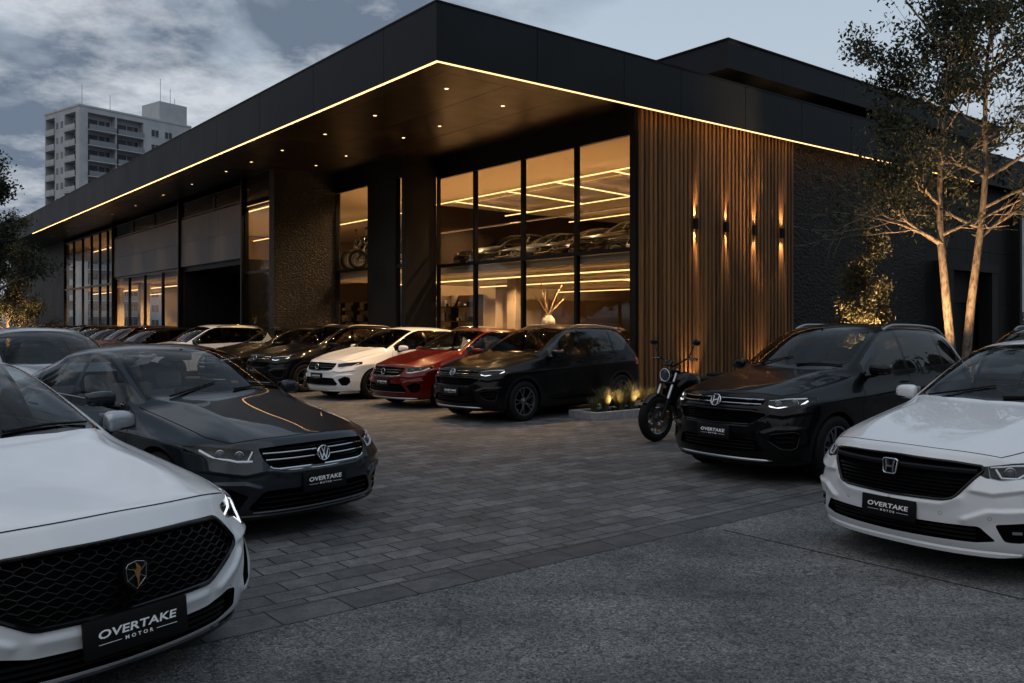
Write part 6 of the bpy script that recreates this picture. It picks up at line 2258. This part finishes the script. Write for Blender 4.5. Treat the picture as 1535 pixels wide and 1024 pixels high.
# sales counters, shelves, desks
CN = [(5.5, 9.0, 3.2, 'dark counter behind the second pane on the ground floor'), (5.6, 12.9, 2.6, 'dark counter behind the narrow window on the ground floor')]
for x, y, w, lb in CN:
    r = empty('sales_counter', wpt(x, y, .062), TH); tag(r, lb, 'counter', 'sales counters')
    m = MB(); m.box(-.3, .3, -w / 2, w / 2, .08, 1.0, ch=.01); m.build('front', M_['wall_dark'], r)
    m = MB(); m.box(-.36, .36, -w / 2 - .05, w / 2 + .05, 1.002, 1.05, ch=.008); m.build('top', M_['black_gloss'], r)
    m = MB(); m.box(-.25, .25, -w / 2 + .05, w / 2 - .05, 0, .08); m.build('plinth_base', M_['black_matte'], r)
def ornament(x, y, z, kind, lb):
    m = MB()
    if kind == 0: m.lathe([(.0001, 0), (.10, 0), (.13, .08), (.12, .17), (.07, .23), (.0001, .25)], 18)
    elif kind == 1: m.box(-.10, .10, -.16, .16, 0, .03); m.box(-.02, .02, -.03, .03, .03, .12); m.box(-.02, .01, -.24, .24, .12, .42)
    else: m.lathe([(.0001, 0), (.06, 0), (.06, .03), (.02, .06), (.02, .25), (.09, .27), (.06, .42), (.0001, .42)], 16)
    thing_mesh(m, ('helmet', 'screen', 'table_lamp')[kind], (M_['ceramic'], M_['black_gloss'], M_['satin'])[kind], wpt(x, y, z), TH, lb, ('helmet', 'screen', 'lamp')[kind], None, True)
ornament(5.5, 8.4, 1.113, 0, 'white helmet on the dark counter behind the second pane')
ornament(5.5, 9.6, 1.113, 1, 'black screen on the dark counter behind the second pane')
ornament(5.5, 12.4, 1.113, 2, 'silver lamp on the counter behind the narrow window')
ornament(5.5, 13.4, 1.113, 1, 'black screen on the counter behind the narrow window')
for k, (x, y) in enumerate(((-1.6, 23.0), (-1.5, 25.6), (-1.6, 30.3))):
    r = empty('desk', wpt(x, y, .062), TH); tag(r, ['white desk at the near end of the long low window', 'white desk in the middle of the long low window', 'white desk at the far end of the long low window'][k], 'desk', 'desks in the long low window')
    m = MB(); m.box(-.4, .4, -.75, .75, .72, .76, ch=.006); m.build('desk_top', M_['ceramic'], r)
    for sx in (-1, 1):
        for sy in (-1, 1):
            m = MB(); m.box(sx * .36 - .02, sx * .36 + .02, sy * .70 - .02, sy * .70 + .02, 0, .718); m.build('leg', M_['frame'], r)
    for sy in (-1, 1):
        ch = empty('chair', wpt(x - .75, y + sy * .42, .062), TH); tag(ch, 'white tub chair at the ' + ('near', 'middle', 'far')[k] + ' desk, ' + ('its right seat' if sy < 0 else 'its left seat'), 'chair', 'white chairs at the desks')
        m = MB(); m.box(-.22, .22, -.22, .22, .42, .50, ch=.03); m.build('seat', M_['ceramic'], ch, True)
        m = MB(); m.box(-.24, -.17, -.23, .23, .50, .95, ch=.03); m.build('backrest', M_['ceramic'], ch, True)
        m = MB(); m.tube([(0, 0, .02), (0, 0, .42)], .025, 8); m.lathe([(.0001, 0), (.2, 0), (.2, .015), (.0001, .03)], 20); m.build('pedestal', M_['satin'], ch, True)

# ------------------------------------------------------------------ planter with grasses
PO = wpt(-3.60, -2.42)
pl = empty('planter', PO, TH); tag(pl, 'low grey granite planter edged with kerb stones beside the black SUV', 'planter')
m = MB()
for a in np.arange(0, 3.0, 1.0):
    m.box(a + .002, a + .998, 0, .10, 0, .135, ch=.006)
    m.box(a + .002, a + .998, .64, .74, 0, .135, ch=.006)
m.box(0, .10, .102, .638, 0, .135, ch=.006); m.box(2.9, 3.0, .102, .638, 0, .135, ch=.006)
m.build('kerb', M_['kerb'], pl)
m = MB(); m.box(.10, 2.9, .10, .64, .0, .105); m.build('soil', M_['soil'], pl)
rng = np.random.default_rng(11)
def tuft(name, loc, n, h, label, group, mat='grassblade', lean=.5):
    V, F = [], []
    for i in range(n):
        a = rng.random() * 6.283; r0 = rng.random() * .06; le = (rng.random() ** .7) * lean; hh = h * (.55 + .6 * rng.random()); w = .004 + .004 * rng.random()
        c, s = math.cos(a), math.sin(a); b = len(V)
        for k in range(5):
            t = k / 4
            rr = r0 + le * hh * t ** 1.6 * 1.2; z = hh * (t - .35 * le * t * t)
            ww = w * (1 - t * .9)
            V += [(c * rr - s * ww, s * rr + c * ww, z), (c * rr + s * ww, s * rr - c * ww, z)]
        F += [(b + 2 * k, b + 2 * k + 1, b + 2 * k + 3, b + 2 * k + 2) for k in range(4)]
    o = mkmesh(name, V, F, M_[mat]); o.location = loc
    return tag(o, label, 'plant', group)
TL = ['grass tuft at the near corner of the planter', 'wide grass tuft over the brighter uplight of the planter', 'grass tuft between the two planter uplights', 'tall grass tuft over the far planter uplight', 'grass tuft against the timber screen end of the planter', 'low grass tuft behind the others at the back of the planter']
for i, (x, y, n, h) in enumerate(((.28, .36, 130, .36), (.62, .42, 220, .52), (.98, .34, 150, .42), (1.35, .45, 240, .60), (1.8, .36, 170, .48), (1.1, .55, 120, .50))):
    tuft('grass_plant', wpt(-3.60 + x, -2.42 + y, .105), int(n * 1.6), h * .85, TL[i], 'grasses in the planter')
for i, (x, y) in enumerate(((.62, .17), (1.34, .18))):
    uplamp('ground_uplight', wpt(-3.60 + x, -2.42 + y, .105), 'small spike uplight in the planter, ' + ('near the open corner' if i == 0 else 'nearer the motorcycle'), 38, (0, .75, 1), 110, 'planter uplights')

# ------------------------------------------------------------------ motorcycle
def motorcycle():
    r = empty('motorcycle')
    bl, gl = M_['black_plastic'], M_['black_gloss']
    wr = .325
    wm = {}
    for nm, x in (('front', .73), ('rear', -.73)):
        w = empty('wheel', (x, 0, wr)); w.parent = r; w.rotation_euler = (R(90), 0, 0)
        m = MB(); hw = .062 if nm == 'front' else .085
        pr = [(wr - .105, -hw * .8), (wr - .07, -hw), (wr - .03, -hw * .92), (wr - .008, -hw * .5), (wr, 0), (wr - .008, hw * .5), (wr - .03, hw * .92), (wr - .07, hw), (wr - .105, hw * .8)]
        m.lathe(pr, 48); m.build('tyre', M_['rubber'], w, True, 60)
        m = MB()
        m.lathe([(wr - .10, -hw * .8), (wr - .125, -hw * .6), (wr - .125, hw * .6), (wr - .10, hw * .8)], 40)
        m.lathe([(.0001, .05), (.035, .05), (.045, .03), (.045, -.03), (.035, -.05), (.0001, -.05)], 20)
        for i in range(10):
            a = 2 * math.pi * i / 10 + (.12 if i % 2 else -.12)
            m.tube([(.04 * math.cos(a), .04 * math.sin(a), 0), ((wr - .12) * math.cos(a + .05), (wr - .12) * math.sin(a + .05), 0)], [.013, .009], 6)
        m.build('rim', M_['alloy'], w, True)
        for s in ((1, -1) if nm == 'front' else (1,)):
            m = MB(); z = s * .068
            m.lathe([(.095, z - .002), (.155, z - .002), (.155, z + .002), (.095, z + .002), (.095, z - .002)], 36)
            for i in range(6):
                a = 2 * math.pi * i / 6; m.tube([(.04 * math.cos(a), .04 * math.sin(a), z), (.10 * math.cos(a + .2), .10 * math.sin(a + .2), z)], .006, 5)
            m.build('brake_disc', M_['steel'], w, True)
    top = Vector((.40, 0, .98)); ax = Vector((.73, 0, wr)); u = (top - ax).normalized()
    for s in (1, -1):
        m = MB(); o = Vector((0, s * .105, 0))
        m.tube([ax + o + u * -.02, ax + o + u * .30], .030, 12); f = m.build('fork', M_['black_plastic'], r, True)
        m = MB(); m.tube([ax + o + u * .30, top + o + u * .02], .022, 12); m.build('fork_tube', M_['satin'], f, True)
        m = MB(); m.box(-.03, .03, -.02, .02, -.05, .05, 0, Matrix.Translation(ax + o * .82 + Vector((-.13, 0, .05))), ch=.01); m.build('caliper', M_['gold'], f)
    m = MB(); m.box(-.05, .05, -.14, .14, -.018, .018, 0, Matrix.Translation(top + u * -.02) @ Matrix.Rotation(R(-26), 4, 'Y'), ch=.01); m.box(-.05, .05, -.14, .14, -.02, .02, 0, Matrix.Translation(top + u * -.20) @ Matrix.Rotation(R(-26), 4, 'Y'), ch=.01)
    m.build('fork_yoke', gl, r)
    m = MB()     # front mudguard
    V, F = [], []
    for i in range(15):
        a = R(42 + i * 8)
        for j, y in enumerate((-.075, -.05, 0, .05, .075)):
            rr = wr + .03 - .02 * (abs(y) / .075) ** 2
            V.append((.73 + rr * math.cos(a), y, wr + rr * math.sin(a)))
    for i in range(14):
        for j in range(4): F.append((i * 5 + j, i * 5 + j + 1, i * 5 + 6 + j, i * 5 + 5 + j))
    m.add(V, F); m.build('front_mudguard', gl, r, True)
    hl = top + Vector((.10, 0, -.06))
    m = MB(); Mx = Matrix.Translation(hl) @ Matrix.Rotation(R(90), 4, 'Y')
    m.lathe([(.0001, -.11), (.05, -.10), (.088, -.03), (.095, .03), (.088, .04), (.082, .03)], 28, 0, Mx); h = m.build('headlight', gl, r, True)
    m = MB(); m.lathe([(.082, .028), (.05, .04), (.0001, .044)], 28, 0, Mx); m.build('headlight_lens', M_['lens'], h, True)
    m = MB(); m.lathe([(.088, .036), (.092, .042), (.086, .045), (.083, .038)], 28, 0, Mx); m.build('running_light', M_['drl_off'], h, True)
    m = MB(); m.box(-.02, .02, -.07, .07, -.04, .05, 0, Matrix.Translation(top + Vector((.07, 0, .10))) @ Matrix.Rotation(R(-35), 4, 'Y'), ch=.015); m.build('instrument', gl, r, True)
    m = MB(); hb = top + Vector((-.02, 0, .05))
    m.tube([hb + Vector((-.10, -.36, .11)), hb + Vector((-.05, -.22, .12)), hb + Vector((0, -.09, .04)), hb, hb + Vector((0, .09, .04)), hb + Vector((-.05, .22, .12)), hb + Vector((-.10, .36, .11))], .013, 10)
    hbar = m.build('handlebar', bl, r, True)
    for s in (1, -1):
        m = MB(); m.tube([hb + Vector((-.065, s * .26, .12)), hb + Vector((-.10, s * .37, .11))], .019, 10); m.build('grip', M_['rubber'], hbar, True)
        m = MB(); m.tube([hb + Vector((-.02, s * .25, .12)), hb + Vector((.02, s * .32, .12)), hb + Vector((-.02, s * .40, .115))], .007, 6); m.build('lever', M_['satin'], hbar, True)
        m = MB(); c = hb + Vector((-.05, s * .36, .33)); m.tube([hb + Vector((-.05, s * .25, .12)), hb + Vector((-.03, s * .33, .24)), c], .008, 6)
        m.ico(c + Vector((0, s * .03, .02)), 1, 2, 0, (.018, .075, .045)); m.build('rear_mirror', gl, r, True)
    m = MB()     # tank
    st = [(.34, .05, .80, .10), (.27, .14, .90, .13), (.12, .165, .95, .16), (-.04, .15, .93, .15), (-.16, .10, .86, .10)]
    V, F = [], []
    for x, w, zt, h in st:
        for k in range(12):
            a = 2 * math.pi * k / 12
            V.append((x, w * math.copysign(abs(math.cos(a)) ** .7, math.cos(a)), zt - h + h * math.copysign(abs(math.sin(a)) ** .8, math.sin(a))))
    for i in range(4):
        for k in range(12): F.append((i * 12 + k, i * 12 + (k + 1) % 12, (i + 1) * 12 + (k + 1) % 12, (i + 1) * 12 + k))
    F += [tuple(range(12)), tuple(range(59, 47, -1))]
    m.add(V, F); o = m.build('fuel_tank', M_['paint_black'], r, True, 60); wind(o)
    m = MB(); m.box(-.66, -.12, -.13, .13, .78, .86, ch=.035); m.box(-.80, -.48, -.10, .10, .84, .91, ch=.03); m.build('seat', M_['rubber'], r, True)
    m = MB(); m.box(-.16, .30, -.15, .15, .36, .60, ch=.03); m.box(-.05, .28, -.13, .13, .58, .74, ch=.02); m.box(-.2, .2, -.17, .17, .28, .42, ch=.05)
    for i in range(5): m.box(-.04, .27, -.145, .145, .60 + i * .026, .61 + i * .026)
    m.build('engine', M_['grey_plastic'], r, True)
    m = MB(); m.tube([top + u * -.12, Vector((.05, .0, .72)), Vector((-.30, 0, .66)), Vector((-.28, 0, .40))], .03, 8); m.tube([top + u * -.2, Vector((.34, 0, .5)), Vector((.26, 0, .34))], .022, 8)
    for s in (1, -1): m.tube([Vector((-.25, s * .1, .40)), Vector((-.73, s * .11, wr))], [.03, .022], 8)
    m.tube([Vector((-.3, 0, .66)), Vector((-.75, 0, .84))], .02, 8)
    m.build('frame', bl, r, True)
    m = MB(); m.tube([(.30, -.08, .56), (.38, -.09, .40), (.25, -.12, .26), (-.1, -.15, .24), (-.35, -.17, .30)], .022, 8); m.tube([(-.35, -.17, .30), (-.40, -.17, .32), (-.80, -.19, .46)], [.03, .048, .048], 12); m.build('exhaust', M_['alloy'], r, True)
    m = MB(); m.box(-.98, -.74, -.06, .06, .78, .83, ch=.015, M=Matrix.Identity(4)); m.build('tail', gl, r)
    m = MB(); m.box(.40, .44, -.13, .13, .48, .72, ch=.01); m.build('radiator', M_['black_matte'], r)
    m = MB(); m.tube([(-.05, .12, .30), (-.12, .26, .01)], .012, 6); m.build('side_stand', M_['steel'], r, True)
    return r
mc = motorcycle()
mc.location = (2.70, 13.15, .004); mc.rotation_euler = (0, 0, R(-141)); mc.scale = (1.05,) * 3
tag(mc, 'black naked motorcycle with round headlight between the planter and the black SUV', 'motorcycle')

for i, (x, y, a) in enumerate(((-.25, 11.0, 190), (-.1, 12.0, 215))):
    c = copy_tree(mc); p = wpt(x, y)
    c.location = (p.x, p.y, 3.442); c.rotation_euler = (0, 0, R(a)); c.scale = (1, 1, 1)
    tag(c, ('black motorcycle on the upper floor behind the narrow window', 'second black motorcycle on the upper floor, beside the stone pier')[i], 'motorcycle', 'motorcycles on the upper floor')
# lit display shelving along the inner walls
for i, (x, y, rz, lb) in enumerate(((15.2, 7.0, 0, 'tall lit shelving far behind the vase'), (4.3, 13.6, 0, 'display shelving behind the narrow window'), (6.5, 18.0, 0, 'display shelving behind the window left of the pier'), (6.8, 26.0, 0, 'display shelving behind the long low window'), (6.8, 36.5, 0, 'display shelving behind the far glass bays'))):
    r = empty('display_shelf', wpt(x, y, .062), TH); tag(r, lb, 'shelf', 'display shelving')
    m = MB(); m.box(.30, .34, -1.6, 1.6, 0, 2.7); m.build('back_panel', M_['plaster'], r)
    for yy in (-1.6, 0, 1.57):
        m = MB(); m.box(-.05, .298, yy, yy + .03, 0, 2.7); m.build('upright', M_['wall_dark'], r)
    for z in (.05, .6, 1.15, 1.7, 2.25):
        m = MB(); m.box(-.04, .296, -1.568, 1.568, z, z + .03); sh = m.build('shelf_board', M_['wall_dark'], r)
        m = MB()
        for k in range(9):
            q = -1.4 + .34 * k + rng.random() * .1; hh = .10 + .25 * rng.random(); ww = .05 + .06 * rng.random()
            if abs(q) < .12 or abs(q - 1.57) < .12: continue
            m.box(.05, .05 + 2 * ww, q - ww, q + ww, z + .032, z + .032 + hh, ch=.01)
            m.build('boxed_goods', (M_['ceramic'], M_['wall_dark'], M_['satin'], M_['plaster'])[k % 4], sh); m = MB()
# ------------------------------------------------------------------ trees
tree('street_tree', (8.72, 17.0, 0), 'tall twin stemmed tree with pale bark lit from below, right of the stone wall', 'tree',
     [([(0, 0, -.1), (-.10, 0, 1.2), (-.22, 0, 2.6), (-.30, .05, 3.6), (-.25, .1, 5.0), (-.15, .1, 6.4)], [.10, .088, .076, .064, .046, .024], 10, 2.1, .46),
      ([(.14, .05, -.1), (.22, .05, 1.0), (.36, .05, 2.4), (.55, .1, 3.6), (.66, .1, 4.8), (.62, .1, 6.4), (.75, .1, 7.6)], [.10, .088, .076, .064, .052, .036, .022], 12, 2.3, .46)],
     21, 2, 24, .095, .12, M_['leaf_dark'], keep=lambda p: (hash((int(p.x / .5 + 50), int(p.y / .5 + 50), int(p.z / .4))) % 100 < 62) and (p.z > 6.6 or hash((round(p.x, 2), round(p.y, 2), round(p.z, 2))) % 100) < (62 if p.z > 5.2 else 40 if p.z > 3.8 else 12), spread=.62, up=.16, wob=.14, gravity=.01, nch=(4, 6),
     extra=[((-.26, 0, 3.3), (-1.0, -.3, .28), 2.0, .035), ((.6, .1, 6.6), (.9, -.2, .8), 2.4, .04), ((.7, .1, 7.2), (.5, .3, 1), 2.2, .04), ((.6, .1, 6.2), (-.9, -.3, .9), 2.5, .04), ((.66, .1, 4.6), (1, -.4, .5), 2.2, .04)])
uplamp('ground_uplight', (7.75, 15.75, .004), 'spike uplight at the foot of the twin stemmed tree', 2400, (.26, .33, 1), 58)
tree('small_tree', tuple(wpt(5.1, -2.6)), 'small narrow young tree lit from below against the stone wall', 'tree',
     [([(0, 0, 0), (-.05, 0, .5), (-.16, .03, 1.2), (-.25, .05, 2.2)], [.035, .03, .022, .012], 9, .75, .25), ([(.04, 0, 0), (.06, 0, .6), (.05, 0, 1.6), (.02, 0, 3.4)], [.035, .03, .022, .012], 14, .85, .22), ([(.08, .02, 0), (.2, .04, .6), (.3, .05, 1.4)], [.03, .025, .012], 7, .7, .3)],
     5, 1, 60, .07, .12, M_['leaf_olive'], spread=.55, up=.25, wob=.14, nch=(3, 5))
uplamp('ground_uplight', tuple(wpt(4.55, -3.5, .004)), 'spike uplight under the small narrow young tree', 3600, (-.06, .46, 1), 75)
for i, (loc, lb, k, sd) in enumerate((((-21.0, 36.0, 0), 'small tree lit from below at the far left end of the row', 1.15, 8), ((-15.9, 25.2, 0), 'dark tall tree at the left edge of the view', 2.0, 15))):
    tree('street_tree', loc, lb, 'tree',
         [([(0, 0, 0), (.05, 0, 1.0 * k), (0, .05, 2.0 * k), (.1, .0, (4.0 if i == 0 else 3.4) * k)], [.09 * k, .075 * k, .06 * k, .02], 12 if i == 0 else 13, 1.25 * k if i == 0 else 1.7, .35 if i == 0 else .38)],
         sd, 2, 40 if i == 0 else 26, .10 if i == 0 else .11, .13, M_['leaf_olive'] if i == 0 else M_['leaf_dark'], spread=.6, up=.15, wob=.16, nch=(2, 4))
uplamp('ground_uplight', (-20.7, 35.0, .004), 'spike uplight under the lit tree at the far left', 900, (-.1, .25, 1), 90)

# ------------------------------------------------------------------ added unseen wood behind the viewer, gives the car bodies dark reflections
rng = np.random.default_rng(77)
V, F = [], []
mbt = MB()
for i in range(74):
    a = R(-128 + 256 * i / 73)          # round from the left, behind, to the right of the view
    rad = 36 + 5 * rng.random()
    bx, by = math.sin(a) * rad * -1, -math.cos(a) * rad + 4
    hgt = 6.5 + 4.5 * rng.random()
    mbt.tube([(bx, by, -.1), (bx, by, hgt * .5)], [.18, .08], 6)
    for k in range(9):
        cc = (bx + rng.normal() * 1.3, by + rng.normal() * 1.3, hgt * (.38 + .55 * rng.random()))
        mbt.ico(cc, .9 + .9 * rng.random(), 2, 0)
        tp = [(Vector(cc) + rand_unit(rng) * 1.6, rand_unit(rng)) for _ in range(22)]
        lv, lf = leaves(rng, tp, 3, .42, .25)
        n0 = len(V); V += lv; F += [tuple(q + n0 for q in f) for f in lf]
mbt.add(V, F)
wd = mbt.build('added_treeline', M_['leaf_dark'], None)
tag(wd, 'added dark wood out of view behind the viewer, there for the reflections in the cars', 'trees', None, 'stuff')

# ------------------------------------------------------------------ apartment tower far behind
d1, d2 = Vector((.6, .8, 0)), Vector((-.8, .6, 0))
tw = empty('apartment_tower', (-80, 160, 0), math.atan2(.8, .6)); tag(tw, 'pale concrete apartment tower with balconies rising behind the showroom', 'apartment building')
H, FL = 41.8, 2.9
AM, AD, AG = M_['apart'], M_['apart_dark'], M_['apart_glass']
m = MB()
m.box(1.6, 23, 1.5, 13.4, 0, H); m.box(0, 1.6, .0, 1.4, 0, H); m.box(12.6, 23, 0, 1.5, 0, H)
m.box(0, 1.6, 5.6, 9.4, 0, H - .0); m.box(1.6, 12.6, .0, 1.5, H - .9, H)
m.box(6.9, 7.2, .02, 1.5, 0, H - .9)
m.box(-.0, 1.6, 1.4, 5.6, H - .9, H); m.box(0, 1.6, 9.4, 13.4, H - .9, H); m.box(0, 1.6, 13.0, 13.4, 0, H - .9)
m.build('wall', AM, tw)
m = MB(); m.box(16.6, 22.7, 1.0, 7.5, H, H + 4.4); m.build('roof_house', AM, tw)
m = MB(); m.box(-.1, 23.1, -.1, 13.5, H + .01, H + .35); m.build('parapet', AM, tw)
for (x, y, h) in ((2, 3, 5), (8, 4, 4.2), (18, 3, 9.5), (20.5, 3.5, 8.0), (21.8, 4, 6.4)):
    m = MB(); m.tube([(x, y, H), (x, y, H + h)], .06, 5); m.build('antenna', M_['satin'], tw)
for k in range(14):
    z = k * FL
    if z + FL > H: break
    for x0, x1 in ((1.6, 6.9), (7.2, 12.6)):
        m = MB(); m.box(x0, x1, -.55, 1.5, z - .12, z + .08); b = m.build('balcony', AM, tw)
        m = MB(); m.box(x0 + .05, x1 - .05, -.55, -.48, z + .12, z + 1.0); m.build('railing', AD, b)
        m = MB(); m.box(x0 + .4, x1 - .4, 1.42, 1.49, z + .1, z + 2.3); w = m.build('window', AG, tw)
        m = MB(); m.box((x0 + x1) / 2 - .06, (x0 + x1) / 2 + .06, 1.36, 1.42, z + .1, z + 2.3); m.box((x0 + x1) / 2 + 1.3, (x0 + x1) / 2 + 1.38, 1.36, 1.42, z + .1, z + 2.3); m.build('frame', AM, w)
    for x0 in (14.3, 17.2, 20.2):
        m = MB(); m.box(x0, x0 + 1.5, -.03, .02, z + .9, z + 2.2); w = m.build('window', AG, tw)
        m = MB(); m.box(x0 - .08, x0 + 1.58, -.08, -.03, z + .8, z + .9); m.box(x0 + .7, x0 + .78, -.06, -.03, z + .9, z + 2.2); m.build('frame', AM, w)
    for y0, y1 in ((1.4, 5.6), (9.4, 13.0)):
        m = MB(); m.box(-.2, 1.6, y0, y1, z - .12, z + .10); b = m.build('balcony', AM, tw)
        m = MB(); m.box(-.2, -.12, y0 + .05, y1 - .05, z + .14, z + 1.05); m.build('railing', AM, b)
        m = MB(); m.box(1.52, 1.58, y0 + .5, y1 - .5, z + .15, z + 2.3); m.build('window', AG, tw)
    for y0 in (6.2, 8.0):
        m = MB(); m.box(-.04, .02, y0, y0 + .9, z + .9, z + 2.1); m.build('window', AG, tw)
# low white building beyond the right end
wb = empty('white_building', (36.6, 60, 0), R(8)); tag(wb, 'white low building with dark windows beyond the right end of the showroom', 'building')
m = MB(); m.box(-1.6, 14, 0, 12, 0, 10.2); m.build('wall', AM, wb)
for z in (5.6, 8.0):
    for x in (-1.2, 1.4, 4.0, 6.6, 9.2):
        m = MB(); m.box(x, x + 2.0, -.06, .02, z, z + 1.5); m.build('window', AG, wb)
m = MB(); m.box(-1.8, 14.2, -.2, 12.2, 10.2, 10.5); m.build('roof_edge', AD, wb)
# clipped hedge in front of it
V, F = leaves(np.random.default_rng(2), [(Vector((x, y, z)), Vector((0, 0, 1))) for x in np.arange(0, 8, .3) for y in (0, .4, .8) for z in np.arange(.1, 2.2, .25)], 9, .16, .16)
h = mkmesh('hedge', V, F, M_['leaf_dark']); h.location = (25.5, 43, 0)
tag(h, 'dark clipped hedge in front of the white building at the right', 'hedge')
